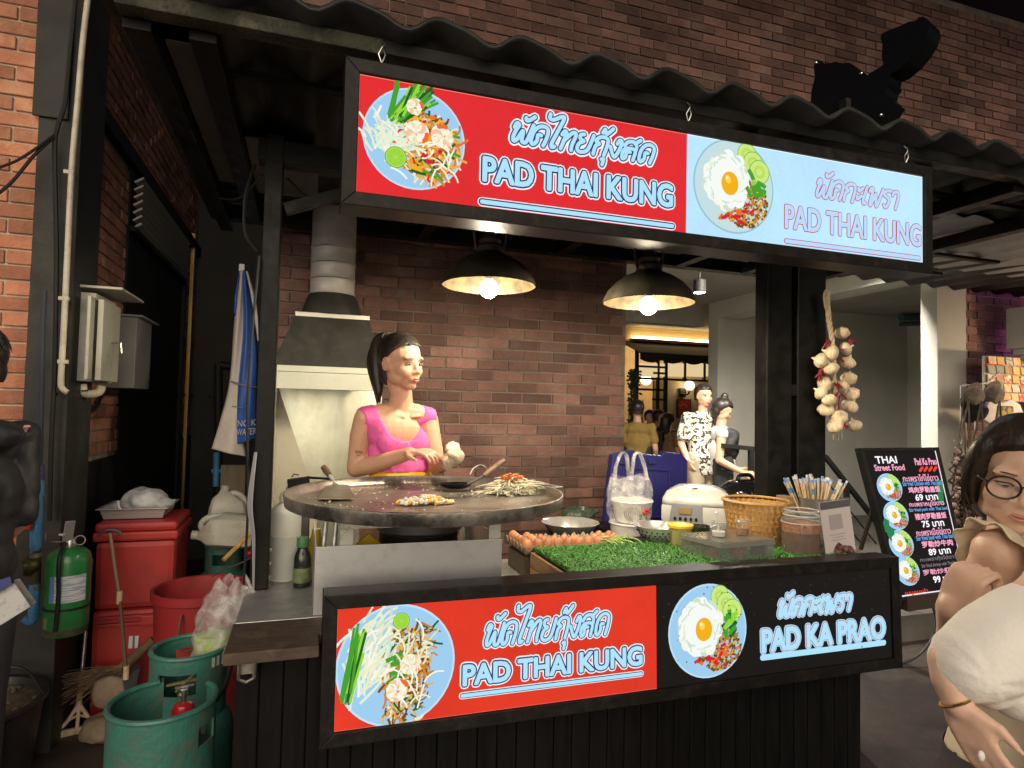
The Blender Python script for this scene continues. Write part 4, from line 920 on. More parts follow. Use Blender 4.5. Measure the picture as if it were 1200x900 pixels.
# dark bag of greens behind the bowl
dc = at_y(678, 601, 3.02); g = MB(); g.ball((dc.x, dc.y, dc.z-.01), (.10, .06, .045), 18, 12); g.ball((dc.x+.09, dc.y, dc.z+.005), (.035, .02, .015), 10, 8)
fuse(g, 'bag', film('dark_film', (.05, .09, .06), .75, .2), None, .01, 4, disp=.008, dscale=26)
o = bpy.data.objects['bag']; o.name = 'vegetable_bag'; tag(o, 'dark plastic bag of greens lying between the steel bowl and the blue lid', 'bag')
g = MB(); g.box((dc.x, dc.y, (dc.z-.05+ZC)/2), (.2, .1, dc.z-.05-ZC)); tag(g.build('tin_box', m_steelblk, bevel=.004), 'black box under the bag of greens', 'box')
# white tub with floral pot in a clear bag
m_white = mat('white_ceramic', (.72, .71, .67), .3, col2=(.64, .63, .58), scale=10, coat=.3)
tc_ = at_y(740, 622, 2.72); tz = ZS+.001
g = MB(); g.lathe([(.001, 0), (.088, 0), (.098, .006), (.104, .055), (.110, .058), (.108, .063), (.10, .060), (.001, .058)], (tc_.x, tc_.y, tz), 36); tag(g.build('white_tub', m_white, smooth=True), 'round white lidded tub under the floral pot', 'tub')
fp = thing('floral_pot', 'white pot painted with a grey swirl and red flower, standing on a white tub', 'pot', (tc_.x, tc_.y, tz+.062))
z = tz+.064; g = MB(); g.lathe([(.001, z), (.072, z), (.078, z+.01), (.098, z+.095), (.103, z+.10), (.100, z+.106), (.001, z+.100)], (tc_.x, tc_.y, 0), 36); g.build('pot_body', m_white, fp, smooth=True)
def on_pot(a, h, off=.0008):
    rr = .078+(.098-.078)*max(0, min(1, (h-.01)/.085))+off; return V((tc_.x+rr*math.cos(a), tc_.y+rr*math.sin(a), z+h))
m_greyp = mat('grey_glaze', (.16, .17, .15), .35); m_redp = mat('red_glaze', (.55, .05, .06), .35); m_leafp = mat('leaf_glaze', (.16, .27, .14), .35)
for rr in (.034, .025, .016):
    g = MB(); g.tube([on_pot(R(-118)+1.0*rr/.08*math.cos(t_*.35)*1.0, .045+rr*math.sin(t_*.35)) for t_ in range(0, 15)], .003, 5, flat=.4); g.build('swirl', m_greyp, fp)
for k in range(6): g = MB(); a0_ = R(-72)+.14*math.cos(k*1.05); g.ball(on_pot(a0_, .058+.011*math.sin(k*1.05)), (.009, .009, .009), 8, 6); g.build('petal', m_redp, fp, smooth=True)
for k, (da, dh) in enumerate(((.30, .075), (.36, .06), (-.32, .045), (-.3, .03), (.12, .028))): g = MB(); g.ball(on_pot(R(-72)+da, dh), (.008, .004, .010), 8, 6); g.build('leaf', m_leafp, fp, smooth=True)
def carrier(c, w, h, name, label, m, body_from=0):
    """thin carrier bag with two loop handles"""
    c = V(c); t = thing(name, label, 'plastic bag', c)
    def f(u, v):
        a = u*2*PI; k = w*(.86+.16*math.sin(PI*min(1, v*1.0)*.9)); fl = 1-.55*max(0, v-.35)
        wr = .006*math.sin(a*7+v*5)+.005*math.sin(a*13-v*9)
        hh = h*(v*.66+(.03*math.sin(a*3) if v > .6 else 0)); 
        return c+V(((k/2+wr)*math.cos(a), (k/2*fl+wr)*math.sin(a)*.9, hh))
    g = MB(); g.sheet(f, 48, 14); g.build('bag_skin', m, t, smooth='all', recalc=False)
    for s in (-1, 1):
        pts = smooth_path([c+V((s*w*.40, -.01, h*.60)), c+V((s*w*.36, 0, h*.80)), c+V((s*w*.22, .0, h*.99)), c+V((s*w*.10, 0, h*.95)), c+V((s*w*.06, 0, h*.78)), c+V((s*w*.02, 0, h*.60))], 6)
        g = MB(); g.tube(pts, [.022, .021, .020, .019]+[.018]*(len(pts)-8)+[.019, .020, .022, .024], 8, flat=.3); g.build('bag_handle', m, t, smooth='all')
    return t
m_film = film('clear_film', (.80, .79, .77), .22)
carrier((tc_.x-.012, tc_.y, tz+.062), .215, .335, 'carrier_bag', 'clear plastic carrier bag pulled up around the floral pot', m_film)
# navy cooler lid leaning on the wall side
m_navy = mat('navy_plastic', (.022, .022, .16), .45, col2=(.018, .018, .12), scale=6, bump=.15, bscale=120)
YB_ = 3.16
lid = thing('leaning_cooler', 'large dark navy plastic cooler box lid standing on edge behind the carrier bag', 'lid', (at_y(758, 570, YB_).x, YB_, ZS))
oc = [(706, 640), (718, 533), (742, 527), (748, 531), (775, 534), (779, 529), (799, 532), (806, 540), (804, 612), (800, 640)]
g = MB(); g.prism([at_y(x, y, YB_) for x, y in oc], (0, .05, 0)); g.build('lid_plate', m_navy, lid, bevel=.006)
ic = [(724, 606), (731, 548), (784, 551), (786, 606)]
for (x0, y0), (x1, y1) in zip(ic, ic[1:]+ic[:1]):
    g = MB(); g.bar(at_y(x0, y0, YB_-.004), at_y(x1, y1, YB_-.004), .012, .014, up=(0, 1, 0)); g.build('rib', m_navy, lid, bevel=.003)
for x in (731, 764): g = MB(); g.box(at_y(x, 541, YB_-.006), (.05, .02, .03)); g.build('hinge', m_navy, lid, bevel=.006)
# white rice cooker
m_cook = mat('cooker_white', (.66, .66, .62), .32, col2=(.60, .60, .56), scale=5, coat=.2); m_cookg = mat('cooker_grey', (.25, .25, .26), .4)
rcx = at_y(817, 590, 2.86); RC = V((rcx.x, 2.86, ZS+.001)); rz = R(-36)
rc = thing('rice_cooker', 'white electric rice cooker with grey button panel', 'rice cooker', RC)
QR_ = M.Rotation(rz, 3, 'Z')
def rl(x, y, zz): return RC+QR_ @ V((x, y, zz))
ol = [(-.15, -.13), (.15, -.13), (.165, -.05), (.16, .09), (.10, .15), (-.10, .15), (-.16, .09), (-.165, -.05)]
g = MB(); lay = [(0, .90), (.02, .98), (.08, 1.0), (.115, .98)]; vs = []; 
def ring_(k, h, sh=0): return [rl(x*k, y*k+sh, h) for x, y in [tuple(p.xy) for p in smooth_path([(a, b, 0) for a, b in ol], 4, True)]]
rings = [ring_(.9, 0), ring_(.97, .015), ring_(1, .05), ring_(1, .10), ring_(.985, .118)]
def loft(g, rings, cap=True, mi=None):
    n = len(rings[0]); vs = [p for r_ in rings for p in r_]; fs = [(i*n+j, i*n+(j+1) % n, (i+1)*n+(j+1) % n, (i+1)*n+j) for i in range(len(rings)-1) for j in range(n)]
    if cap: fs += [tuple(range(n-1, -1, -1)), tuple(range((len(rings)-1)*n, len(rings)*n))]
    return g.add(vs, fs, mi)
loft(g, rings); g.build('cooker_body', m_cook, rc, smooth=True)
g = MB(); loft(g, [ring_(.985, .120), ring_(.97, .150, .006), ring_(.86, .185, .018), ring_(.62, .205, .03), ring_(.3, .211, .035)]); g.build('lid', m_cook, rc, smooth='all')
g = MB(); g.prism([rl(-.135, -.146, .030), rl(.03, -.146, .030), rl(.03, -.140, .128), rl(-.12, -.140, .128)], QR_ @ V((0, .02, 0))); o = g.build('control_panel', m_cookg, rc, bevel=.003)
g = MB(); g.prism([rl(-.085, -.150, .080), rl(-.025, -.150, .080), rl(-.025, -.148, .110), rl(-.085, -.148, .110)], QR_ @ V((0, .004, 0))); g.build('display', mat('amber_display', (.30, .20, .06), .3), rc)
for k in range(5): g = MB(); g.ball(rl(-.105+.026*k, -.149, .055), (.008, .005, .009), 8, 6); g.build('button', m_black, rc, smooth=True)
g = MB(); g.ball(rl(-.01, -.06, .203), (.02, .014, .004), 12, 6); g.build('badge', mat('badge_red', (.14, .04, .045), .3), rc, smooth=True)
# black pot lid
kc = at_y(873, 575, 2.95); kp = thing('black_pot', 'glossy black cooking pot with domed lid behind the bamboo basket', 'pot', (kc.x, 2.95, ZS))
m_gloss = mat('gloss_black', (.012, .012, .014), .12, spec=.7)
kz = kc.z-.02; g = MB(); g.lathe([(.001, ZS+.001), (.13, ZS+.001), (.135, kz)], (kc.x, 2.95, 0), 32); g.build('pot_body', m_gloss, kp, smooth=True)
g = MB(); g.lathe([(.138, kz+.001), (.138, kz+.012), (.125, kz+.04), (.09, kz+.068), (.04, kz+.082), (.001, kz+.084)], (kc.x, 2.95, 0), 32); g.build('lid', m_gloss, kp, smooth=True)
g = MB(); g.tube(smooth_path([(kc.x-.05, 2.95, kz+.075), (kc.x-.035, 2.95, kz+.105), (kc.x+.035, 2.95, kz+.105), (kc.x+.05, 2.95, kz+.075)], 5), .011, 8); g.build('lid_handle', m_gloss, kp, smooth=True)
# bamboo basket: woven strips
m_bam = mat('bamboo_strip', (.46, .27, .09), .55, col2=(.36, .19, .055), scale=12, bump=.2, rnd=.16)
bk = at_z(884, 612, 1.05); bkc = at_y(886, 610, 2.33); bz = CZ+.02
BKT = thing('bamboo_basket', 'round woven bamboo basket in the middle of the right counter', 'basket', (bkc.x, 2.33, bz-.015))
BYC = 2.325; bz = CZ+.007; bh = at_y(886, 585, BYC).z-bz; bcx = at_y(886, 600, BYC).x
def br(t): return .110+.030*t
for k in range(8):
    g = MB(); n = 64; h = bz+.008+(bh-.02)*k/8; hh = (bh-.02)/8*.82; vs = []
    for i in range(n):
        a = 2*PI*i/n; w = .0022*(1 if (i+k) % 2 else -1); t = (h-bz)/bh; rr = br(t)+w
        for dz_, dr in ((0, -.001), (0, .0015), (hh, .0015), (hh, -.001)): vs.append((bcx+(rr+dr)*math.cos(a), BYC+(rr+dr)*math.sin(a), h+dz_))
    g.add(vs, [(i*4+j, ((i+1) % n)*4+j, ((i+1) % n)*4+(j+1) % 4, i*4+(j+1) % 4) for i in range(n) for j in range(4)]); g.build('woven_strip', m_bam, BKT)
for k in range(32):
    a = 2*PI*(k+.5)/32; g = MB(); g.bar((bcx+.1115*math.cos(a), BYC+.1115*math.sin(a), bz), (bcx+.140*math.cos(a), BYC+.140*math.sin(a), bz+bh-.01), .006, .002, up=(math.cos(a), math.sin(a), 0)); g.build('stake', m_bam, BKT)
for dr, dz_ in ((.003, 0), (-.004, .002)):
    g = MB(); g.tube([(bcx+(.141+dr)*math.cos(2*PI*i/40), BYC+(.141+dr)*math.sin(2*PI*i/40), bz+bh-.006+dz_) for i in range(41)], .006, 7); g.build('rim', m_bam, BKT, smooth=True)
g = MB(); g.lathe([(.001, bz+.002), (.109, bz+.002), (.109, bz+.006), (.001, bz+.006)], (bcx, BYC, 0), 32); g.build('base', m_bam, BKT)
# ================================================================== more on the right half of the counter
m_clear = mat('clear_acrylic', (.26, .27, .26), .06, alpha=.24, spec=1); m_glass = mat('clear_glass', (.30, .32, .31), .04, alpha=.20, spec=1)
m_rim = mat('glass_rim', (.55, .58, .56), .05, alpha=.5, spec=1)  # rims and edge rings, paler than the glass to imitate its edge highlights
def rimring(c, r, z, parent, t=.0035): g = MB(); g.tube([V(c)+V((r*math.cos(2*PI*i/28), r*math.sin(2*PI*i/28), z)) for i in range(29)], t, 6); g.build('glass_rim', m_rim, parent, smooth=True)
m_chili = mat('chilli_sauce', (.085, .022, .008), .15, col2=(.16, .055, .015), scale=45, detail=6, spec=.7, coat=.5)
m_flake = mat('chilli_flakes', (.42, .15, .03), .5, col2=(.20, .04, .012), scale=70, bump=.5, bscale=200)
m_powder = mat('spice_powder', (.34, .16, .07), .8, col2=(.22, .10, .05), scale=60, bump=.4, bscale=200)
GZ = CZ+.006
ax0, ax1, ax2 = at_z(797, 648, GZ), at_z(837, 659, GZ), at_z(907, 657, GZ)
ax1.z = GZ+.004; a1 = V((ax1.x, 2.02, GZ+.004)); a0 = V((at_y(797, 640, 2.22).x, 2.22, GZ+.004)); a2 = V((at_y(908, 650, 2.035).x, 2.035, GZ+.004)); a3 = a0+a2-a1
H_ = .074
ac = thing('acrylic_riser', 'low clear acrylic riser box holding spice jars at the edge of the grass mat', 'riser', (a0+a2)/2)
for p, q2 in ((a0, a1), (a1, a2), (a2, a3), (a3, a0)):
    d = (q2-p); g = MB(); e = d.normalized()*.003; g.prism([p+e, q2-e, q2-e+V((0, 0, H_)), p+e+V((0, 0, H_))], V((-d.y, d.x, 0)).normalized()*.003); g.build('side_pane', m_clear, ac)
g = MB(); g.prism([p+V((0, 0, H_+.001)) for p in (a0, a1, a2, a3)], (0, 0, .004)); g.build('top_pane', mat('smoky_acrylic', (.20, .195, .185), .08, alpha=.42, spec=1), ac)
g = MB()
for p, q2 in ((a0, a1), (a1, a2)): g.bar(p+V((0, 0, H_-.008)), q2+V((0, 0, H_-.008)), .005, .017)
tag(g.build('edge_strip', mat('acrylic_edge', (.20, .195, .185), .25, spec=.8), ac), kind='stuff')
for k, (t, m, nm) in enumerate(((.10, m_powder, 'ground peanut'), (.47, m_flake, 'red chilli flakes'), (.86, mat('dark_sauce', (.02, .014, .01), .3), 'dark sauce'))):
    c = a1.lerp(a2, t)+V((0, .055+.03*(k == 0), 0)); j = thing('spice_jar', 'small glass jar of '+nm+' inside the clear riser', 'jar', c)
    g = MB(); g.lathe([(.001, .001), (.026, .001), (.028, .052), (.001, .054)], c, 20); g.build('filling', m, j, smooth=True)
    g = MB(); g.lathe([(.029, .0), (.031, .003), (.031, .064), (.029, .066)], c, 20); g.build('glass', m_glass, j, smooth=True)
m_cup = mat('dark_steel_cup', (.16, .155, .15), .25, .9)
c = at_y(828, 612, 2.30); c.z = GZ+.06; mc = thing('steel_cup', 'small dark steel cup with a handle behind the clear riser', 'cup', c)
g = MB(); g.lathe([(.001, -.05), (.036, -.05), (.040, .025), (.042, .028), (.039, .028), (.035, -.045), (.001, -.045)], c+V((-.03, 0, .005)), 24); g.build('cup_body', m_cup, mc, smooth=True)
g = MB(); g.tube(smooth_path([c+V((.01, 0, .02)), c+V((.045, -.01, .03)), c+V((.05, -.02, .0)), c+V((.02, -.02, -.02))], 5), .005, 6); g.build('cup_handle', m_zinc, mc, smooth=True)
for k, (px, py, m_, nm) in enumerate(((856, 618, m_glass, 'left'), (884, 618, m_glass, 'right'))):
    c = a1.lerp(a2, .25+.45*k)+V((0, .10, H_+.006)); j = thing('glass_jar', 'open clear glass jar on top of the acrylic riser, '+nm+' of two', 'jar', c)
    g = MB(); g.lathe([(.001, 0), (.026, 0), (.028, .004), (.028, .045), (.024, .052), (.026, .058), (.024, .058)], c, 24); g.build('glass', m_glass, j, smooth=True); rimring(c, .0255, .057, j, .0025)
    g = MB(); g.lathe([(.001, .003), (.025, .003), (.025, .02+.008*k), (.001, .02+.008*k)], c, 18); g.build('filling', m_powder if k else mat('sugar', (.6, .58, .52), .6), j, smooth=True)
    g = MB(); g.tube([c+V((.0, 0, .02)), c+V((-.012+.03*k, 0, .095))], [.004, .0055] if k == 0 else [.002, .003], 8); g.build('spoon', mat('white_spoon', (.7, .69, .66), .35) if k == 0 else m_bam, j, smooth=True)
# chilli jar
c = V((at_y(939, 640, 2.10).x, 2.10, GZ)); jr = thing('chilli_jar', 'large glass jar of dark chilli vinegar with flakes floating on top', 'jar', c)
g = MB(); g.lathe([(.001, .004), (.066, .004), (.072, .012), (.073, .098), (.001, .100)], c, 36); g.build('sauce', m_chili, jr, smooth=True)
g = MB(); g.lathe([(.0735, .094), (.0735, .124), (.07, .128), (.001, .130)], c, 36); g.build('flakes', m_flake, jr, smooth=True)
g = MB(); g.lathe([(.070, 0), (.0765, .006), (.0775, .130), (.074, .146), (.066, .152), (.066, .157), (.069, .160), (.066, .163), (.069, .167), (.066, .171), (.066, .182), (.064, .182)], c, 36); g.build('glass', m_glass, jr, smooth=True)
rimring(c, .067, .160, jr, .005); rimring(c, .066, .180, jr, .004); rimring(c, .074, .004, jr, .004); rimring(c, .0770, .132, jr, .003)
# payment card in an acrylic stand, its square code left blank
c0, c1 = at_y(967, 652, 2.02), at_y(1004, 648, 2.10); c0.z = c1.z = GZ; hgt = at_y(985, 587, 2.05).z-GZ
qs = thing('card_stand', 'clear upright stand with a pale card, dark band across its top', 'card stand', (c0+c1)/2)
ex = (c1-c0); n_ = V((ex.y, -ex.x, 0)).normalized(); bk_ = V((-.01, .03, 0))
def qf(u, v, h): return c0+ex*u+(V((0, 0, hgt))+bk_)*v+n_*h
g = MB(); g.prism([qf(0, 0, 0), qf(1, 0, 0), qf(1, 1, 0), qf(0, 1, 0)], -n_*.006); g.build('backing', m_clear, qs)
g = MB(); g.prism([qf(.03, .02, .001), qf(.97, .02, .001), qf(.97, .98, .001), qf(.03, .98, .001)], -n_*.0008); g.build('card', mat('card_paper', (.56, .50, .48), .6), qs)
g = MB(); g.add([qf(.04, .84, .0022), qf(.96, .84, .0022), qf(.96, .975, .0022), qf(.04, .975, .0022)], [(0, 1, 2, 3)]); g.build('header_band', mat('card_band', (.10, .10, .105), .5), qs, recalc=False)
g = MB(); g.add([qf(.26, .46, .0022), qf(.66, .46, .0022), qf(.66, .73, .0022), qf(.26, .73, .0022)], [(0, 1, 2, 3)]); g.build('blank_square', mat('card_grey', (.36, .33, .32), .6), qs, recalc=False)
for zz, w_ in ((.36, .5), (.31, .36), (.26, .44)):
    g = MB(); g.add([qf(.46-w_/2, zz, .0022), qf(.46+w_/2, zz, .0022), qf(.46+w_/2, zz+.016, .0022), qf(.46-w_/2, zz+.016, .0022)], [(0, 1, 2, 3)]); g.build('print_line', mat('card_grey', (.36, .33, .32), .6), qs, recalc=False)
g = MB(); g.prism([qf(.0, 0, .03), qf(1, 0, .03), qf(1, .03, .03), qf(0, .03, .03)], -n_*.06); g.build('foot', mat('rose_acrylic', (.42, .30, .27), .3), qs)
def side_word(a, t):
    return ('upright near the middle of the bunch' if t < .55 else ('leaning right' if math.cos(a) > .38 else 'leaning left' if math.cos(a) < -.38 else 'at the front of the bunch' if math.sin(a) < 0 else 'at the back of the bunch'))
# cup of wrapped chopsticks
c = V((at_y(954, 600, 2.33).x, 2.33, .967)); zc0 = at_y(954, 583, 2.33).z
cs = thing('chopstick_cup', 'steel cup packed with paper wrapped chopsticks with blue tips', 'cup', c)
g = MB(); hh = zc0-c.z; g.lathe([(.001, 0), (.055, 0), (.062, hh*.9), (.066, hh), (.062, hh), (.052, .01), (.001, .008)], c, 30); g.build('cup_body', mat('pale_steel', (.55, .53, .50), .3, .85), cs, smooth=True)
q = random.Random(4); m_wrap = mat('paper_wrap', (.60, .47, .30), .6, col2=(.52, .38, .22), scale=30); m_wrapb = mat('blue_wrap', (.16, .27, .52), .45, col2=(.62, .62, .60), scale=45, detail=2, thresh=(.45, .55))
for i in range(30):
    a = q.uniform(0, 6.28); t = q.random()**.6; b = c+V((.045*t*math.cos(a), .045*t*math.sin(a), hh*.5)); lean = V((.55*t*math.cos(a)+q.uniform(-.12, .12), .35*t*math.sin(a), 1)).normalized()
    L = hh*.5+q.uniform(.085, .108); k = thing('chopsticks', 'blue tipped wrapped chopsticks in the steel cup, '+side_word(a, t), 'chopsticks', b, 'wrapped chopsticks in the cup')
    x_, y_ = frame_of(lean); 
    g = MB(); g.bar(b, b+lean*(L-.022), .0115, .0045, up=y_); g.build('wrapper', m_wrap, k, bevel=.001)
    g = MB(); g.bar(b+lean*(L-.0215), b+lean*L, .0125, .005, up=y_); g.build('blue_tip', m_wrapb, k)
    if i % 3 == 0: g = MB(); g.bar(b+lean*(L-.075), b+lean*(L-.05), .0122, .0052, up=y_); g.build('blue_band', mat('blue_band', (.08, .25, .42), .5), k)
g = MB(); g.span((c.x-.12, 2.37, .967), (c.x-.07, 2.44, zc0-.0)); tag(g.build('carton', mat('brown_card', (.26, .17, .11), .8), bevel=.003), 'small brown carton beside the chopstick cup', 'carton')
# colander and yellow tub
c = V((at_y(772, 618, 2.44).x, 2.44, GZ+.0)); c.z = at_y(772, 634, 2.44).z
cl_ = thing('colander', 'shiny steel colander with round holes beside the yellow tub', 'colander', c)
g = MB(); pr = [(.045, 0), (.07, .012), (.095, .045), (.104, .066), (.110, .068), (.110, .071), (.103, .071), (.092, .047), (.068, .016), (.045, .004)]
g.lathe(pr, c, 40); g.build('bowl', m_mirror, cl_, smooth=True)
for ring, (rr, zz) in enumerate(((.0795, .024), (.0885, .036), (.0975, .05))):
    for k in range(26):
        a = 2*PI*(k+.5*(ring % 2))/26
        if math.sin(a) < .35: g = MB(); g.ball(c+V((rr*math.cos(a), rr*math.sin(a), zz)), (.0042, .0042, .0042), 8, 4); g.build('hole', m_black, cl_, smooth=True)
g = MB(); g.lathe([(.001, 0), (.05, 0), (.045, .03), (.001, .03)], c+V((0, 0, -.001)), 20); 
g2 = MB(); g2.span((c.x-.10, c.y-.02, .967), (c.x+.1, c.y+.12, c.z-.002)); tag(g2.build('prop_box', m_steelblk, bevel=.003), 'black box under the colander and the yellow tub', 'box')
p0, p1 = at_y(776, 622, 2.40), at_y(789, 637, 2.34); g = MB(); g.bar(p0, p1, .008, .003); tag(g.build('white_spatula', mat('white_spoon', (.7, .69, .66), .35)), 'white plastic spoon leaning on the colander', 'spoon')
c = V((at_y(797, 625, 2.34).x, 2.34, at_y(797, 640, 2.34).z)); yt = thing('yellow_tub', 'yellowish plastic tub with a flat yellow lid', 'tub', c)
g = MB(); g.lathe([(.001, 0), (.043, 0), (.05, .08), (.001, .082)], c, 30); g.build('tub_body', mat('pale_yellow_plastic', (.42, .38, .14), .4, alpha=.85), yt, smooth=True)
g = MB(); g.lathe([(.052, .078), (.056, .082), (.056, .092), (.052, .095), (.001, .096)], c, 30); g.build('lid', mat('yellow_lid', (.68, .48, .05), .4), yt, smooth=True)
g = MB(); g.span((c.x-.05, c.y-.05, CZ+.006), (c.x+.05, c.y+.05, c.z-.001)); tag(g.build('prop_box', m_steelblk, bevel=.003), 'black box right under the yellow tub', 'box')
# shallots heaped at the right end
q = random.Random(6); ms_ = mat('shallot_skin', (.085, .03, .035), .4, col2=(.18, .07, .07), scale=25, rnd=.3); mg_ = mat('dried_herb', (.10, .11, .05), .8)
e0 = MB().lathe([(.0005, -.016), (.010, -.013), (.0145, -.003), (.012, .008), (.005, .016), (.002, .024), (.0005, .026)], (0, 0, 0), 12).build('shallot', ms_, None, smooth='all', base=False); em2 = e0.data; bpy.data.objects.remove(e0)
for i in range(34):
    x = q.uniform(2.02, 2.16); y = q.uniform(2.03, 2.2); zz = GZ+.015+.022*q.random()*(1-abs(x-2.1)/.1)
    o = put('shallot', em2, None, (x, y, max(zz, GZ+.015)), (q.uniform(-1.2, 1.2), q.uniform(-1.2, 1.2), q.uniform(0, 6)))
    tag(o, 'small dark red shallot in the heap at the right end of the counter', 'shallot', 'shallots at the right end of the counter')
g = MB()
for i in range(160): strand(0, q.uniform(.02, .05), .0012, GZ+.002)(g, V((q.uniform(1.75, 2.14), q.uniform(1.99, 2.06), GZ+.004)), q)
tag(g.build('herb_scraps', mg_, kind='stuff'), 'dry herb scraps along the front edge of the right counter', 'herbs')

# ================================================================== GARLIC STRING on the right post
YG = 2.43
gs = thing('garlic_string', 'braided string of dried garlic bulbs and red chillies hanging by the black post', 'garlic string', at_y(985, 500, YG))
m_gar = mat('garlic_skin', (.74, .64, .46), .5, col2=(.60, .46, .28), scale=24, detail=6, bump=.3, bscale=60, rnd=.12, sss=.15, stretch=(3, 3, .6)); m_str = mat('straw_braid', (.55, .44, .28), .8, col2=(.42, .32, .19), scale=40, bump=.4)
def gp(x, y, d=0): return at_y(950+x/4.743, 330+y/4.737, YG+d)
g = MB(); w1 = [gp(90, 50), gp(92, 110), gp(100, 200), gp(115, 290), gp(125, 400), gp(130, 560), gp(150, 720), gp(165, 790)]
for ph in (0, 2.1, 4.2):
    pp = smooth_path(w1, 8); g.tube([p+V((.007*math.sin(i*.8+ph), .007*math.cos(i*.8+ph), 0)) for i, p in enumerate(pp)], .0065, 6)
g.tube(smooth_path([gp(85, 150), gp(74, 90), gp(84, 50), gp(100, 60), gp(102, 130), gp(110, 200)], 5), .006, 6); g.build('braid', m_str, gs, smooth=True)
q = random.Random(3)
for i, (x, y) in enumerate(((175, 283), (198, 370), (112, 398), (52, 437), (110, 480), (207, 447), (212, 535), (80, 567), (55, 615), (100, 655), (228, 622), (85, 708), (220, 690), (160, 750), (135, 800), (242, 798), (175, 575))):
    r_ = .036+q.uniform(-.003, .004); c = gp(x, y, -.02 if 90 < x < 170 else q.uniform(-.005, .02)); g = MB(); n = 28; vs = []; 
    pr = [(.05, -1), (.55, -.86), (.9, -.45), (1, -.05), (.88, .35), (.55, .66), (.22, .84), (.12, 1.15), (.08, 1.3), (.01, 1.32)]
    for k_, (a_, b_) in enumerate(pr):
        for j in range(n):
            t = 2*PI*j/n; lob = 1+.06*math.cos(7*t)*(1 if a_ > .3 else 0); vs.append(V((r_*a_*lob*math.cos(t), r_*a_*lob*math.sin(t), r_*b_*.85)))
    tilt = Euler((q.uniform(-.4, .9), q.uniform(-.7, .7)+(1.2 if x < 150 else -1.2)*.6, q.uniform(0, 6))).to_matrix()
    g.add([tilt @ p + c for p in vs], [(k_*n+j, k_*n+(j+1) % n, (k_+1)*n+(j+1) % n, (k_+1)*n+j) for k_ in range(len(pr)-1) for j in range(n)]); b = g.build('garlic_bulb', m_gar, gs, smooth='all')
m_ch = mat('dried_chilli', (.17, .012, .03), .3, col2=(.30, .03, .04), scale=12)
for i in range(36):
    x, y = q.choice([(50, 490), (60, 500), (150, 440), (160, 600), (165, 640), (100, 330), (220, 325), (70, 760), (190, 780), (160, 690), (140, 560)]); c = gp(x+q.uniform(-12, 12), y+q.uniform(-20, 20), q.uniform(-.02, .02)); a = q.uniform(-2.6, -.5)
    d = V((math.cos(a), q.uniform(-.3, .3), math.sin(a)))*.05; g = MB(); g.tube([c, c+d*.4, c+d*.8, c+d], [.004, .0055, .0035, .0008], 6); g.build('chilli', m_ch, gs, smooth=True)
for dx in (-8, 2, 9): g = MB(); g.tube([gp(150+dx*2, 800), gp(150+dx*3, 880)], [.003, .001], 5); g.build('stalk', m_str, gs)

# ================================================================== LEFT SIDE: services on the wall and things on the ground
# white conduit, cables
m_pvcw = mat('cream_conduit', (.62, .57, .46), .45, col2=(.5, .46, .36), scale=8, dirt=(.28, .25, .2), dscale=9)
YQ = 3.27
cd = thing('conduit_pipe', 'cream plastic conduit running down the charcoal column to the grey cabinet', 'pipe', at_y(75, 460, YQ))
g = MB(); g.tube(smooth_path([at_y(108, -40, YQ), at_y(98, 40, YQ), at_y(91, 120, YQ), at_y(84, 200, YQ), at_y(79, 300, YQ), at_y(74, 400, YQ), at_y(71.5, 445, YQ), at_y(73, 455, YQ), at_y(79, 460, YQ)], 5), .0125, 12); g.build('pipe', m_pvcw, cd, smooth=True)
for x, y in ((81, 202), (75, 350), (74, 424)): g = MB(); c = at_y(x, y, YQ); g.box(c, (.04, .022, .018)); g.build('clip', m_pvcw, cd, bevel=.003)
def cable(name, pts, r, label, m=m_cable): g = MB(); g.tube(smooth_path(pts, 6), r, 7); return tag(g.build(name, m, smooth=True), label, 'cable')
cable('cable', [at_y(90, -20, 3.28), at_y(82, 60, 3.28), at_y(76, 120, 3.26), at_y(67, 150, 3.26), at_y(64, 180, 3.27), at_y(66, 300, 3.28), at_y(64, 430, 3.28), at_y(60, 520, 3.28), at_y(58, 610, 3.28)], .010, 'thick black cable running down the charcoal column')
cable('cable', [at_y(-6, 198, 3.2), at_y(20, 188, 3.2), at_y(45, 172, 3.22), at_y(64, 158, 3.26)], .006, 'upper black cable sagging across the orange brick wall')
cable('cable', [at_y(-6, 230, 3.2), at_y(15, 212, 3.2), at_y(40, 182, 3.22), at_y(64, 160, 3.26)], .007, 'lower black cable crossing the orange brick wall')
cable('cable', [at_x(95, 452, XA+.03), at_x(85, 475, XA+.03), at_x(82, 510, XA+.03), at_x(84, 545, XA+.03), at_x(75, 556, XA+.03)], .010, 'black cable hanging straight down under the grey cabinet')
cable('cable', [at_x(66, 460, XA+.035), at_x(72, 482, XA+.035), at_x(90, 489, XA+.035), at_x(112, 478, XA+.035), at_x(122, 455, XA+.035)], .010, 'black cable looping below the grey cabinet')
cable('wire', [at_y(96, 458, 3.4), at_x(160, 458, -1.03), at_x(235, 464, -1.03), at_y(272, 464, 5.2)], .004, 'thin black wire stretched across the dark alley')
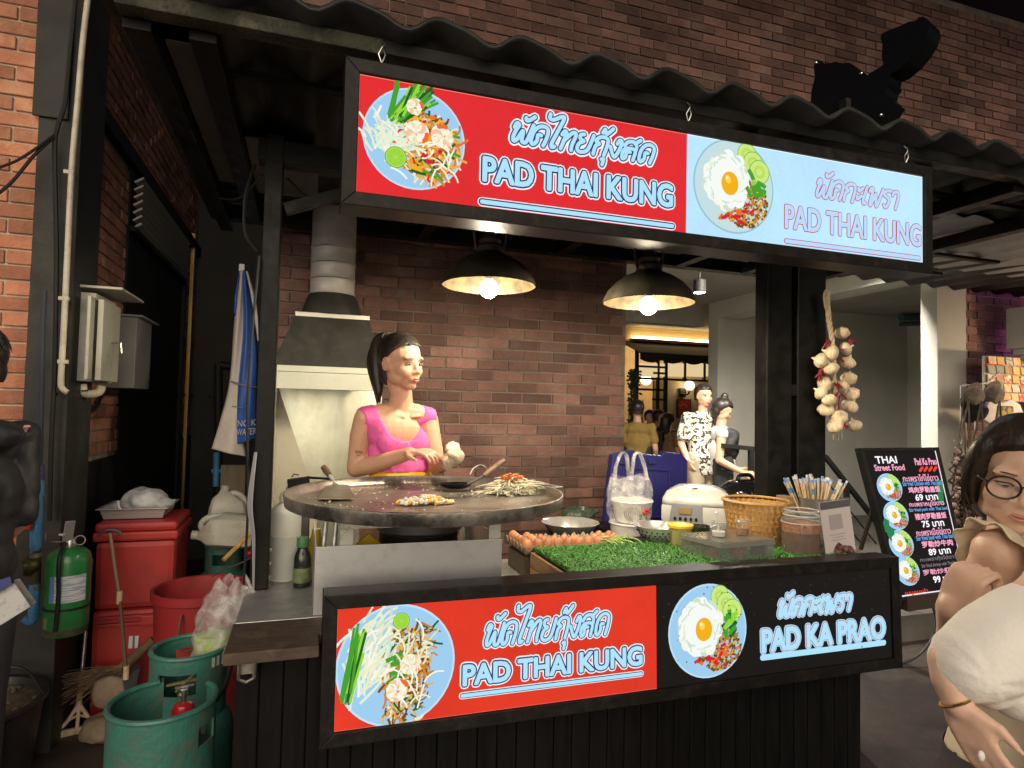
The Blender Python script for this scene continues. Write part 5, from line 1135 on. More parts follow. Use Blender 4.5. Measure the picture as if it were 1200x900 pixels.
# electric cabinet: near box with open flap, second box behind
m_cab = mat('cabinet_grey', (.46, .46, .39), .45, col2=(.38, .38, .32), scale=4, bump=.06, dirt=(.25, .24, .19), dscale=6)
Xc = XA+.16
cb_ = thing('electric_cabinet', 'pale grey electric cabinet with its door ajar on the alley wall', 'cabinet', at_x(100, 450, Xc))
A, B = at_y(80, 341, 3.42), at_y(108, 447, 3.42); x0c, x1c = A.x-.02, B.x; yb0 = 3.42
g = MB(); g.span((XA-.0, yb0, B.z), (x1c, yb0+.32, A.z)); g.build('body', m_cab, cb_, bevel=.006)
p = [at_y(112, 353, 3.52), at_y(112, 442, 3.52)]; 
for k, (px, y, w_) in enumerate(((114, 3.45, .014), (127, 3.50, .024))):
    a, b = at_y(px, 352+k*4, y), at_y(px, 446+k*1, y); g = MB(); g.box(((a+b)/2), (w_, .28, a.z-b.z)); g.build('door', m_cab, cb_, bevel=.003)
a = at_y(136, 402, 3.5); g = MB(); g.tube([a+V((-.03, 0, 0)), a+V((.02, 0, 0)), a+V((.025, 0, -.05))], .006, 6); g.build('handle', m_zinc, cb_, smooth=True)
g = MB(); a = at_y(108, 338, 3.42); g.span((XA, 3.40, a.z), (a.x+.13, 3.82, a.z+.012)); g.build('rain_cap', m_cab, cb_, bevel=.003)
a, b = at_y(128, 370, 3.95), at_y(157, 455, 3.95); g = MB(); g.span((XA+.021, 3.95, b.z), (b.x, 4.3, a.z)); g.span((XA+.021, 3.93, a.z+.001), (b.x+.03, 4.35, a.z+.013))
tag(g.build('switch_box', mat('switch_box_grey', (.20, .20, .195), .5), bevel=.004), 'smaller grey switch box mounted behind the electric cabinet', 'box')
g = MB(); g.tube(smooth_path([at_y(96, 450, 3.5), at_y(98, 460, 3.5), at_y(106, 462, 3.5), at_y(116, 459, 3.5), at_y(119, 452, 3.5)], 5), .02, 10)
tag(g.build('conduit_bend', m_pvcw, smooth=True), 'short cream conduit bend under the electric cabinet', 'pipe')
# blue water pipe with red valve
m_blue = mat('blue_pvc', (.065, .26, .50), .45, col2=(.05, .20, .40), scale=12, dirt=(.04, .12, .2), dscale=14); m_dkpvc = mat('dark_pvc', (.03, .035, .05), .5)
YV = 3.16
wp = thing('water_pipe', 'blue plastic water pipe with a red valve and a green brass meter', 'pipe', at_y(42, 720, YV))
def vp(x, y): return at_y(x, y, YV)
g = MB(); g.tube([vp(45, 560), vp(44, 628), vp(41, 645), vp(40, 648)], .0165, 14); g.tube([vp(42, 690), vp(40, 725)], .0165, 14); g.tube(smooth_path([vp(40, 724), vp(38, 728), vp(33, 727), vp(28, 724)], 4), .017, 12); g.build('pipe', m_blue, wp, smooth=True)
for (x0_, y0_, x1_, y1_) in ((45, 564, 45, 582), (43, 602, 43, 612), (42, 622, 42, 642), (41, 684, 41, 698), (40, 712, 40, 726)):
    g = MB(); g.tube([vp(x0_, y0_), vp(x1_, y1_)], .021, 14); g.build('socket', m_blue, wp, smooth=True)
g = MB(); g.tube([vp(46, 560), vp(48, 480), vp(50, 380), vp(52, 340)], .012, 8); g.build('riser_pipe', m_dkpvc, wp, smooth=True)
g = MB(); g.tube([vp(45, 545), vp(45, 562)], .022, 12); g.build('coupling', mat('violet_coupling', (.06, .05, .20), .5), wp, smooth=True)
g = MB(); g.tube([vp(44, 587), vp(34, 588)], .012, 10); g.build('tee', m_blue, wp, smooth=True)
a = vp(38, 609); g = MB(); g.box(a+V((0, -.02, 0)), (.016, .02, .075), (0, .15, 0)); g.ball(a+V((.0, -.02, 0)), (.014, .016, .014), 10, 6); g.build('valve_handle', mat('red_plastic', (.45, .03, .03), .4), wp, bevel=.003)
a = vp(33, 664); g = MB(); g.ball(a, (.046, .04, .04), 16, 10); g.tube([vp(42, 645), vp(42, 690)], .018, 12); g.ball(a+V((-.015, -.03, 0)), (.03, .018, .03), 12, 8); g.build('water_meter', mat('green_brass', (.05, .055, .03), .45, .6, col2=(.09, .08, .04), scale=30, bump=.3), wp, smooth=True)
for y in (648, 686): g = MB(); g.tube([vp(42, y), vp(42, y+5)], .022, 8); g.build('fitting', mat('old_zinc', (.3, .28, .24), .5, .8), wp, smooth=True)
# fire extinguisher hanging in front of the column
YX = 3.2; c0 = at_y(81, 745, YX); c1 = at_y(82, 640, YX); rx = .083; zt = c1.z; z0_ = c0.z+.015; cx, cy = c1.x, YX
fx = thing('fire_extinguisher', 'green fire extinguisher with a white label, hung beside the charcoal column', 'fire extinguisher', (cx, cy, z0_))
m_fx = mat('extinguisher_green', (.025, .21, .055), .35, col2=(.02, .16, .045), scale=5, coat=.4, dirt=(.04, .10, .04), dscale=8)
h = zt-z0_; g = MB(); g.lathe([(.001, 0), (rx*.9, 0), (rx, .012), (rx, h*.84), (rx*.92, h*.92), (rx*.65, h*.975), (rx*.3, h), (.001, h)], (cx, cy, z0_), 32); g.build('cylinder', m_fx, fx, smooth=True)
g = MB(); g.lathe([(rx+.001, .0), (rx+.001, .022)], (cx, cy, z0_+.01), 32); g.build('base_band', mat('rusty_band', (.07, .055, .03), .8, col2=(.03, .03, .02), scale=20), fx)
g = MB(); n = 14; a0_, a1_ = R(-108), R(-25); vs = []
for i in range(n+1):
    a = a0_+(a1_-a0_)*i/n
    for zz in (h*.40, h*.70): vs.append((cx+(rx+.0012)*math.cos(a), cy+(rx+.0012)*math.sin(a), z0_+zz))
g.add(vs, [(2*i, 2*i+2, 2*i+3, 2*i+1) for i in range(n)]); g.build('label', mat('label_paper', (.62, .64, .66), .5, col2=(.30, .36, .48), scale=60, detail=2, stretch=(.2, .2, 3), thresh=(.48, .56)), fx)
g = MB(); vs = []
for i in range(4):
    a = R(-122)+R(14)*i/3
    for zz in (h*.40, h*.70): vs.append((cx+(rx+.0016)*math.cos(a), cy+(rx+.0016)*math.sin(a), z0_+zz))
g.add(vs, [(2*i, 2*i+2, 2*i+3, 2*i+1) for i in range(3)]); g.build('label_stripe', mat('label_blue', (.12, .26, .55), .5), fx)
g = MB(); g.lathe([(.022, h), (.022, h+.03), (.014, h+.04), (.001, h+.04)], (cx, cy, z0_), 14); g.build('valve', m_zinc, fx, smooth=True)
g = MB(); g.bar((cx-.005, cy-.02, z0_+h+.03), (cx+.012, cy-.05, z0_+h+.115), .036, .012); g.bar((cx+.0, cy, z0_+h+.04), (cx-.02, cy-.05, z0_+h+.06), .02, .01); g.build('lever', mat('lever_alu', (.58, .56, .52), .35, .6), fx, bevel=.002)
g = MB(); g.tube([(cx+.045+.02*math.cos(i*PI/6), cy-.03, z0_+h+.03+.02*math.sin(i*PI/6)) for i in range(13)], .003, 5); g.tube([(cx-.09, cy, z0_+h+.06), (cx-.09, cy, z0_+h+.02), (cx-.02, cy, z0_+h+.02)], .003, 5); g.build('pin_ring', m_zinc, fx, smooth=True)
g = MB(); g.tube(smooth_path([(cx-.01, cy-.03, z0_+h+.02), (cx-.006, cy-rx-.02, z0_+h*.9), (cx-.004, cy-rx-.014, z0_+h*.5), (cx-.01, cy-rx-.012, z0_+h*.1)], 6), .0085, 8); g.build('hose', m_cable, fx, smooth=True)
g = MB(); g.lathe([(rx+.0022, h*.30), (rx+.0022, h*.33)], (cx, cy, z0_), 32); g.build('strap', m_cable, fx)
# black bucket with scraps
bp = at_z(5, 866, 0.0); bx_, by_ = -1.22, 3.05
tb = thing('black_bucket', 'big black plastic bucket of murky water at the left edge', 'bucket', (bx_, by_, 0))
zr = .36; rb = at_y(52, 780, by_).x-bx_
m_blkpl = mat('black_plastic', (.012, .012, .013), .4, col2=(.02, .02, .02), scale=6, bump=.1)
g = MB(); g.lathe([(.001, .002), (rb*.82, .002), (rb*.98, zr-.02), (rb*1.04, zr-.015), (rb*1.04, zr), (rb*.95, zr), (rb*.90, zr-.05)], (bx_, by_, 0), 40); g.build('bucket_body', m_blkpl, tb, smooth=True)
g = MB(); g.lathe([(.001, zr-.03), (rb*.93, zr-.03)], (bx_, by_, 0), 40); g.build('dirty_water', mat('murky_water', (.05, .047, .032), .12, col2=(.12, .105, .07), scale=9, detail=6, bump=.1), tb, smooth='all', recalc=False)
g = MB(); q = random.Random(2)
for i in range(26): a = q.uniform(0, 6.28); t = q.random()**.5*rb*.85; g.ball((bx_+t*math.cos(a), by_+t*math.sin(a), zr-.028), (q.uniform(.008, .03), q.uniform(.006, .02), .006), 7, 4, (0, 0, q.uniform(0, 3)))
tag(g.build('scraps', mat('leaf_scraps', (.15, .10, .06), .8, col2=(.10, .12, .05), scale=15), tb, smooth=True), kind='stuff')
g = MB(); g.tube(smooth_path([(bx_-rb*1.0, by_, zr), (bx_-rb*.5, by_+rb*.6, zr+.05), (bx_+rb*.4, by_+rb*.75, zr+.05), (bx_+rb*1.02, by_, zr)], 6), .006, 6); g.build('bail', m_cable, tb, smooth=True)
# squeegee
s0 = at_z(88, 858, .03); s1 = at_y(108, 655, 3.66)
sq = thing('floor_squeegee', 'cream plastic floor squeegee with a metal pole leaning by the red cooler box', 'squeegee', at_z(88, 858, 0))
m_cream = mat('cream_plastic', (.60, .47, .30), .5, col2=(.5, .38, .23), scale=14, dirt=(.25, .18, .11), dscale=12)
e0_, e1_ = at_z(51, 865, .012), at_z(127, 848, .012); mid = (e0_+e1_)/2
g = MB(); g.bar(e0_, e1_, .02, .03); g.build('blade', m_cream, sq, bevel=.003)
ax_ = (s1-mid).normalized(); top = mid+ax_*.14
for s in (-1, 1):
    g = MB(); d = (e1_-e0_)*.5*s; g.tube(smooth_path([top-ax_*.02, mid+ax_*.09+d*.12, mid+ax_*.035+d*.42, mid+d*.80+V((0, 0, .012))], 5), [.009]*16, 6); g.build('brace', m_cream, sq, smooth=True)
for k in (.10, .16): g = MB(); d = (e1_-e0_)*k; g.tube(smooth_path([mid+ax_*(.13-k*.5)-d*.9, mid+ax_*(.16-k*.6), mid+ax_*(.13-k*.5)+d*.9], 4), .005, 6); g.build('rung', m_cream, sq, smooth=True)
g = MB(); g.tube([top-ax_*.06, top+ax_*.12], [.013, .011], 10); g.tube([mid, top], .008, 8); g.build('socket', m_cream, sq, smooth=True)
g = MB(); g.tube([top+ax_*.10, s1], .0095, 10); g.build('pole', mat('dull_alu_pole', (.33, .31, .28), .35, .8, col2=(.20, .16, .13), scale=15), sq, smooth=True)
# red cooler boxes, stacked
m_red = mat('red_plastic_box', (.40, .028, .022), .45, col2=(.30, .022, .02), scale=4, detail=7, bump=.05, rvar=.15, dirt=(.20, .022, .018), dscale=4)
YR0, YR1 = 3.60, 4.02; xr0, xr1 = at_y(109, 650, YR0).x, at_y(206, 650, YR0).x; zt = at_y(150, 612, YR0).z; zm = at_y(150, 715, YR0).z
def cooler(z0, z1, label, lid=True):
    t = thing('cooler_box', label, 'cooler box', ((xr0+xr1)/2, (YR0+YR1)/2, z0), 'red cooler boxes')
    zl = z1-.095 if lid else z1; xm, ym = (xr0+xr1)/2, (YR0+YR1)/2; wx, wy = xr1-xr0, YR1-YR0
    g = MB(); g.box((xm, ym, (z0+zl)/2), (wx*.96, wy*.96, zl-z0), None, None, 1.02); g.build('box_body', m_red, t, bevel=.03)
    if lid:
        g = MB(); g.box((xm, ym, zl+.024), (wx*1.03, wy*1.03, .045)); g.build('lid_rim', m_red, t, bevel=.012)
        g = MB(); g.box((xm, ym, zl+.07), (wx*1.0, wy*1.0, .045)); g.build('lid_top', m_red, t, bevel=.018)
    else:
        for zz in (z1-.03, z1-.065): g = MB(); g.box((xm+.0, YR0-.002, zz), (wx*.8, .03, .014)); g.build('ridge', m_red, t, bevel=.004)
        g = MB(); g.box((xm+wx*.25, YR0-.012, z1-.05), (.10, .03, .05)); g.build('latch', m_red, t, bevel=.006)
        g = MB(); a = at_y(156, 753, YR0-.005); g.box((a.x, YR0+.002, a.z), (.045, .004, .06), (0, R(3), 0)); g.build('barcode_label', mat('sticker', (.62, .60, .58), .6, col2=(.1, .1, .1), scale=90, detail=0, stretch=(1, 1, .05), thresh=(.5, .52)), t)
    return t
cooler(zm+.003, zt, 'upper red plastic cooler box with a steel tray on its lid')
cooler(.005, zm, 'lower red plastic cooler box with a small barcode sticker', False)
# steel tray with a white plastic bag on the cooler
zt2 = zt+.003; ty = 3.73
def tp(x, y, z): return at_z(x, y, z)
T = thing('steel_tray', 'deep stainless steel tray lying on the upper red cooler box', 'tray', ((xr0+xr1)/2, 3.75, zt2))
x0t, x1t = at_y(113, 597, 3.66).x, at_y(196, 597, 3.66).x; zr_ = at_y(150, 597, 3.66).z
o_ = [(x0t, 3.66), (x1t, 3.66), (x1t, 3.98), (x0t, 3.98)]
def rr(k, z): xm, ym = (x0t+x1t)/2, 3.82; return [V((xm+(x-xm)*k, ym+(y-ym)*k, z)) for x, y in o_]
g = MB(); loft(g, [rr(.84, zt2), rr(.93, zr_-.004), rr(1.03, zr_), rr(1.03, zr_+.003), rr(.92, zr_+.003), rr(.83, zt2+.004)]); g.build('tray_body', m_stain, T, bevel=.004)
g = MB(); c = at_y(168, 588, 3.80); g.ball((c.x, 3.82, zr_+.02), (.11, .10, .072), 20, 14); g.ball((c.x+.07, 3.80, zr_-.0), (.08, .07, .04), 14, 10)
fuse(g, 'plastic_sack', mat('grey_white_film', (.55, .56, .56), .3, col2=(.38, .39, .39), scale=14, detail=8, bump=.6, bscale=30), T, .009, 3, disp=.016, dscale=24)
o = bpy.data.objects['plastic_sack']; o.parent = None; o.location = T.location.copy(); tag(o, 'crumpled grey white plastic bag bundled in the steel tray', 'plastic bag')
# red bin
bx2, by2, rb2, hb = -.435, 3.28, .205, .70
rbn = thing('red_bin', 'open round dark red plastic bin beside the stall post', 'bin', (bx2, by2, 0))
m_red2 = mat('dark_red_plastic', (.30, .020, .022), .45, col2=(.22, .016, .018), scale=5, bump=.06, rvar=.15)
g = MB(); g.lathe([(.001, .003), (rb2*.80, .003), (rb2*.96, hb-.05), (rb2*.965, hb-.045), (rb2*1.02, hb-.04), (rb2*1.03, hb-.004), (rb2*1.0, hb), (rb2*.95, hb-.004), (rb2*.92, hb-.05), (rb2*.77, .02), (.001, .015)], (bx2, by2, 0), 48); g.build('bin_body', m_red2, rbn, smooth=True)
g = MB(); a = R(-95); p = V((bx2+rb2*.97*math.cos(a), by2+rb2*.97*math.sin(a), hb-.12)); g.tube(smooth_path([p+V((-.03, 0, .05)), p+V((-.034, -.02, 0)), p+V((-.03, -.02, -.09)), p+V((.03, -.02, -.09)), p+V((.034, -.02, 0)), p+V((.03, 0, .05))], 4), .0055, 6); g.build('bin_handle', mat('rusty_wire', (.10, .035, .025), .6), rbn, smooth=True)
g = MB(); g.tube([at_y(262, 656, 3.36), at_y(294, 625, 3.5), at_y(318, 602, 3.6)], .011, 8); tag(g.build('bamboo_pole', m_bam, smooth=True), 'yellow bamboo pole slanting out of the red bin', 'pole')
cable('bin_liner_string', [at_y(248, 676, 3.2), at_y(262, 668, 3.2), at_y(282, 660, 3.2), at_y(297, 652, 3.2)], .004, 'thin black cord lying over the rim of the red bin')
# jerry cans and teal cylinder behind
m_jerry = mat('cloudy_jerry', (.42, .41, .36), .4, col2=(.34, .33, .28), scale=7, detail=6, bump=.06, sss=.2, dirt=(.25, .22, .17), dscale=9)
def jerry(c, L, W, rot, label):
    t = thing('jerry_can', label, 'jerry can', c, 'white jerry cans')
    q_ = M.Rotation(rot, 3, 'Y'); c = V(c); P_ = lambda x, y, z: c+q_ @ V((x, y, z))
    rg = lambda k, z, sx=0: [P_(x*W*k+sx, y*.085*k, z) for x, y in ((-1, -.7), (-.8, -1), (.8, -1), (1, -.7), (1, .7), (.8, 1), (-.8, 1), (-1, .7))]
    g = MB(); loft(g, [rg(.9, 0), rg(1, .02), rg(1, L*.6), rg(.85, L*.8, -.01), rg(.4, L*.93, -.03), rg(.25, L, -.04)]); g.build('can_body', m_jerry, t, smooth=50)
    g = MB(); g.tube(smooth_path([P_(-.02, 0, L*.9), P_(.02, 0, L*.97), P_(W*.7, 0, L*.85), P_(W*.85, 0, L*.6)], 5), .016, 8); g.build('can_handle', m_jerry, t, smooth=True)
    g = MB(); g.lathe([(.024, 0), (.024, .03), (.001, .03)], P_(-.04, 0, L), 14, q_ @ V((0, 0, 1))); g.build('cap', m_jerry, t, smooth=True)
a = at_y(268, 612, 4.0); jerry((a.x-.02, 4.0, a.z-.06), .24, .10, R(8), 'upright cloudy white jerry can behind the red bin')
a = at_y(284, 622, 3.78); jerry((a.x+.06, 3.78, a.z-.005), .28, .085, R(-84), 'cloudy white jerry can lying on its side behind the red bin')
m_teal = mat('teal_enamel', (.045, .185, .145), .36, col2=(.030, .120, .095), scale=9, detail=9, bump=.35, bscale=42, dirt=(.12, .115, .08), dscale=9, coat=.15, rvar=.25)
def collar(g, c, r, z0, z1, cuts, th=.006, n=72, roll=.009):
    """sheet collar ring with window cut-outs [(angle0, angle1, z0, z1)] and an open gap where z0 >= z1"""
    c = V(c); zs = sorted({z0, z1}|{k for q in cuts for k in q[2:4] if z0 < k < z1})
    for i in range(n):
        a0, a1 = 2*PI*i/n, 2*PI*(i+1)/n; am = math.degrees((a0+a1)/2)
        for za, zb2 in zip(zs, zs[1:]):
            zm_ = (za+zb2)/2
            if any(q[0] <= am <= q[1] and q[2] <= zm_ <= q[3] for q in cuts): continue
            vs = []
            for rad in (r, r-th):
                for a, z in ((a0, za), (a1, za), (a1, zb2), (a0, zb2)): vs.append((c.x+rad*math.cos(a), c.y+rad*math.sin(a), z))
            g.add(vs, [(0, 1, 2, 3), (7, 6, 5, 4), (0, 4, 5, 1), (3, 2, 6, 7), (1, 5, 6, 2), (0, 3, 7, 4)])
def cylinder(c, r, rc, zs, zt, label, cuts, mats=m_teal):
    t = thing('gas_cylinder', label, 'gas cylinder', (c[0], c[1], 0), 'teal gas cylinders')
    g = MB(); g.lathe([(.001, .03), (r*.8, .03), (r*.97, .06), (r, .11), (r, zs-.07), (r*.93, zs-.03), (r*.72, zs), (r*.35, zs+.018), (.001, zs+.02)], (c[0], c[1], 0), 48); g.build('tank', mats, t, smooth=True)
    g = MB(); collar(g, (c[0], c[1], 0), rc, zs-.02, zt, cuts); o = g.build('collar', mats, t, smooth=30)
    keep = [a for a in range(0, 361, 5) if not any(q[0] <= a % 360 <= q[1] and q[3] >= zt for q in cuts)]
    runs = []; 
    for a in keep:
        if runs and a-runs[-1][-1] <= 5: runs[-1].append(a)
        else: runs.append([a])
    for rn in runs:
        if len(rn) > 1: g = MB(); g.tube([(c[0]+(rc-.003)*math.cos(R(a)), c[1]+(rc-.003)*math.sin(R(a)), zt) for a in rn], .0085, 8); g.build('rolled_rim', mats, t, smooth=True)
    g = MB(); g.lathe([(.026, zs+.0), (.03, zs+.02), (.022, zs+.03), (.001, zs+.03)], (c[0], c[1], 0), 18); g.build('valve_seat', m_zinc, t, smooth=True)
    return t
c1_ = (-.358, 2.045); ZT1 = .705
cyl1 = cylinder(c1_, .16, .139, .50, ZT1, 'front teal gas cylinder with a red valve inside its collar', [(42, 100, .55, 1), (-1, 2, .5, .49), (318, 352, .60, .655), (250, 290, .505, .56)])
m_redv = mat('red_regulator', (.42, .012, .02), .3, coat=.4)
g = MB(); vx, vy = c1_[0]+.045, c1_[1]+.05; g.lathe([(.001, .56), (.045, .56), (.050, .575), (.050, .59), (.030, .602), (.032, .65), (.024, .668), (.012, .673), (.001, .675)], (vx, vy, 0), 24); g.lathe([(.014, .50), (.014, .565)], (vx, vy, 0), 10); g.build('regulator', m_redv, cyl1, smooth=True)
g = MB(); g.lathe([(.007, .67), (.007, .70), (.013, .703), (.013, .711), (.001, .713)], (vx, vy, 0), 10); g.bar((vx-.025, vy, .717), (vx+.025, vy+.008, .719), .008, .006); g.build('valve_knob', m_zinc, cyl1, smooth=True)
g = MB(); g.tube([(vx+.03, vy, .635), (vx+.075, vy+.02, .64)], [.013, .011], 10); g.build('hose_nipple', mat('tan_hose', (.24, .17, .09), .5), cyl1, smooth=True)
cable('gas_hose', [(vx+.07, vy+.02, .64), (vx+.10, vy+.10, .66), (vx+.12, vy+.25, .70), (vx+.2, vy+.35, .62)], .008, 'gas hose leading from the front cylinder under the counter', m_cable)
c2_ = (-.355, 2.46); cyl2 = cylinder(c2_, .15, .122, .50, .705, 'rear teal gas cylinder with a stencilled number, half hidden by the front one', [(232, 292, .585, .655), (60, 120, .6, .665), (150, 178, .6, .665)])
tz_ = .672; m_st = mat('stencil_white', (.45, .48, .38), .7)
for k, s in enumerate(('1', '1')):
    vs, fs, ed = text_shapes(s); ft = fit(vs, 0, 0, .012, .032); g = MB(); a0_ = R(312)+k*.16
    g.add([(c2_[0]+.1232*math.cos(a0_+ft(v).x/.122), c2_[1]+.1232*math.sin(a0_+ft(v).x/.122), tz_-.012+ft(v).y) for v in vs], fs); g.build('stencil', m_st, cyl2, recalc=False)
g = MB(); vx, vy = c2_[0]-.01, c2_[1]-.03; g.lathe([(.02, .52), (.02, .56), (.012, .575), (.001, .576)], (vx, vy, 0), 14); g.bar((vx-.05, vy-.02, .60), (vx+.06, vy-.02, .615), .008, .008); g.bar((vx-.06, vy-.03, .585), (vx-.06, vy-.03, .63), .008, .012); g.bar((vx-.02, vy-.03, .58), (vx+.04, vy-.03, .64), .006, .006); g.build('tap', mat('brass_tap', (.45, .36, .20), .4, .7), cyl2)
a = at_y(262, 650, 4.05); cylinder((a.x, 4.05), .14, .10, a.z-.09, a.z+.06, 'small teal gas cylinder deep behind the red bin', [(240, 300, a.z-.04, a.z+.02)])
g = MB(); c = at_y(293, 648, 3.9); g.ball(c, (.03, .03, .03), 10, 8); g.tube([c+V((-.03, 0, 0)), c+V((.06, 0, .0))], .012, 8); tag(g.build('red_valve', m_redv, smooth=True), 'small red gas valve in the shadow behind the stall post', 'valve')
# clear bag with green leftovers on the rear cylinder
sb = V((-.275, 2.47, .655)); pgb = thing('clear_sack', 'standing clear plastic bag with green scraps at its bottom, on the rear gas cylinder', 'plastic bag', sb)
def sk(u, v):
    a = u*2*PI; k = .078*(1-.05*v)*(1+.12*math.sin(v*3)) if v < .8 else .078*(1-.45*(v-.8)/.2); wr = .007*math.sin(a*5+v*9)+.005*math.sin(a*9-v*14)
    return sb+V((.05*v+(k+wr)*math.cos(a), (k*.8+wr)*math.sin(a), .27*v+(.02*math.sin(a*4) if v > .9 else 0)))
g = MB(); g.sheet(sk, 48, 18); g.build('bag_skin', film('grey_film', (.70, .70, .69), .24), pgb, smooth='all', recalc=False)
g = MB(); q = random.Random(3)
g.lathe([(.001, .004), (.066, .004), (.074, .03), (.068, .085), (.03, .095), (.001, .098)], sb, 24, sy=.8, wob=.05)
g.build('green_scraps', mat('green_scraps', (.22, .33, .06), .6, col2=(.40, .44, .18), scale=30, detail=6, bump=.6), pgb, smooth=True)
# dustpan and broom
dp = thing('dustpan', 'long handled grey dustpan with a rag on its scoop, standing before the red cooler box', 'dustpan', at_z(150, 815, 0))
p0 = at_y(129, 625, 3.5); p1 = at_y(140, 700, 3.42); p2 = at_y(148, 788, 3.35)
m_pole = mat('brown_pole', (.14, .085, .06), .45, .3); g = MB(); g.tube([p0, p1], .0085, 8); g.build('pole', mat('bronze_pole', (.26, .18, .12), .4, .4), dp, smooth=True)
g = MB(); g.tube([p1, p2], .0085, 8); g.build('lower_pole', m_pole, dp, smooth=True)
for p in (p1, p2): g = MB(); g.tube([p+V((0, 0, -.03)), p+V((0, 0, .03))], .013, 10); g.build('ferrule', m_cream, dp, smooth=True)
h0 = at_y(114, 628, 3.5); h1 = at_y(138, 625, 3.5); g = MB(); g.tube(smooth_path([h0, h0.lerp(h1, .5)+V((0, 0, .022)), h1+V((0, 0, .01)), h1+V((.015, 0, -.005))], 5), [.008]*4+[.014]*12, 8, flat=.7); g.build('grip', mat('dark_grip', (.07, .06, .055), .5), dp, smooth=True)
e = [at_z(112, 836, .0), at_z(150, 830, 0), at_z(166, 800, 0)]; b0 = p2+V((-.06, 0, -.01)); g = MB()
q0 = at_y(145, 790, 3.36); q1 = at_y(165, 783, 3.36); zz = at_y(150, 812, 3.3).z
g.prism([at_y(142, 790, 3.36), at_y(165, 783, 3.40), at_y(160, 806, 3.34), at_y(146, 816, 3.30)], (-.02, .08, 0)); g.build('scoop', mat('dark_scoop', (.045, .045, .045), .5), dp, bevel=.006)
g = MB(); c = at_y(128, 812, 3.34); g.ball((c.x, 3.38, c.z-.01), (.085, .06, .075), 16, 10); g.ball((c.x-.03, 3.36, .06), (.09, .08, .06), 14, 10)
fuse(g, 'rag', mat('dirty_rag', (.26, .20, .14), .85, col2=(.17, .125, .085), scale=9, detail=7, bump=.4), dp, .009, 3, disp=.012, dscale=22)
bm_ = thing('broom', 'worn straw broom lying behind the dustpan', 'broom', at_z(100, 800, .1))
q = random.Random(9); g = MB(); b0, b1 = at_y(180, 750, 3.52), at_y(140, 785, 3.50)
for i in range(90):
    a = b1+V((q.gauss(0, .012), q.gauss(0, .01), q.gauss(0, .012))); e_ = at_y(q.uniform(55, 110), q.uniform(790, 830), 3.44)+V((0, q.gauss(0, .02), 0)); g.tube([a, a.lerp(e_, .5)+V((0, 0, q.gauss(.01, .008))), e_], [.0028, .002, .001], 4)
tag(g.build('bristles', mat('straw_brown', (.22, .14, .075), .85, col2=(.13, .085, .05), scale=20), bm_), kind='stuff')
g = MB(); g.tube([b0, b1], [.022, .026], 10); g.build('binding', mat('straw_binding', (.17, .10, .055), .8, col2=(.10, .06, .035), scale=30, bump=.4), bm_, smooth=True)
# folded market umbrella hanging by the alley end
YU = 4.4
um = thing('folded_umbrella', 'folded blue and white market umbrella hanging in the alley, tied with string', 'umbrella', at_y(275, 535, YU))
def up(x, y, d=0): return at_y(x, y, YU+d)
m_ub = mat('umbrella_blue', (.04, .14, .55), .4, col2=(.03, .10, .42), scale=6, bump=.3, bscale=14); m_uw = mat('umbrella_white', (.80, .75, .67), .6, col2=(.68, .63, .56), scale=5, bump=.35, bscale=14)
def flap(name, L, Rr, m, d0, d1, n=10):
    """L, R: edge polylines in the photograph, same length; pleated cloth between"""
    g = MB(); A_ = smooth_path([up(x, y, d0) for x, y in L], 4); B_ = smooth_path([up(x, y, d1) for x, y in Rr], 4); k = len(A_)-1
    def f(u, v):
        i = v*k; j = min(int(i), k-1); t = i-j; a, b = A_[j].lerp(A_[j+1], t), B_[j].lerp(B_[j+1], t)
        p = a.lerp(b, u); p.y += -.035*math.sin(u*PI)+.008*math.sin(u*9+v*6); return p
    g.sheet(f, n, 3*k); return g.build(name, m, um, smooth='all', recalc=False, solid=.003)
flap('white_panel', [(281, 318), (274, 380), (269, 445), (259, 490), (248, 526)], [(287, 318), (287, 380), (284, 445), (284, 500), (288, 535)], m_uw, 0, .0)
flap('blue_panel', [(284, 318), (285, 380), (279, 445), (277, 480), (276, 521)], [(289, 318), (297, 380), (302, 420), (301, 470), (300, 514)], m_ub, -.02, -.02)
flap('white_edge', [(288, 318), (296, 360), (302, 400)], [(292, 320), (302, 360), (304, 400)], m_uw, -.03, -.03, 4)
flap('blue_side', [(279, 325), (275, 350), (274, 366)], [(282, 322), (279, 350), (277, 372)], m_ub, .01, .01, 4)
g = MB(); g.box(up(283.5, 314), (.035, .03, .05)); g.build('top_cap', mat('white_plastic', (.72, .72, .70), .4), um, bevel=.006)
g = MB(); g.tube(smooth_path([up(271, 447, -.03), up(280, 450, -.09), up(292, 453, -.09), up(303, 454, -.03)], 5), .005, 6); g.tube([up(272, 476, -.03), up(285, 478, -.08)], .003, 6); g.build('tie_string', mat('grey_string', (.25, .25, .27), .7), um, smooth=True)
t = MB()
for s, (x0_, y0_, x1_, y1_) in (('ING K', (277, 500, 301, 492)), ('WATER', (278, 510, 301, 502))):
    vs, fs, ed = text_shapes(s); p0 = up(x0_, y0_); p1 = up(x1_, y1_); ft = fit(vs, 0, 0, abs(p1.x-p0.x), .042)
    sl = (p1.z-p0.z-.03)/(p1.x-p0.x)*0
    for f_ in (0,):
        pts = []
        for v in vs:
            a = ft(v); xx = p0.x+a.x; u_ = a.x/abs(p1.x-p0.x); pts.append((xx, YU-.02-.035*math.sin((.05+.9*u_)*PI)-.018, p0.z+a.y+.01*u_))
        t.add(pts, fs)
t.build('lettering', mat('print_white_cloth', (.62, .62, .62), .6), um, recalc=False)
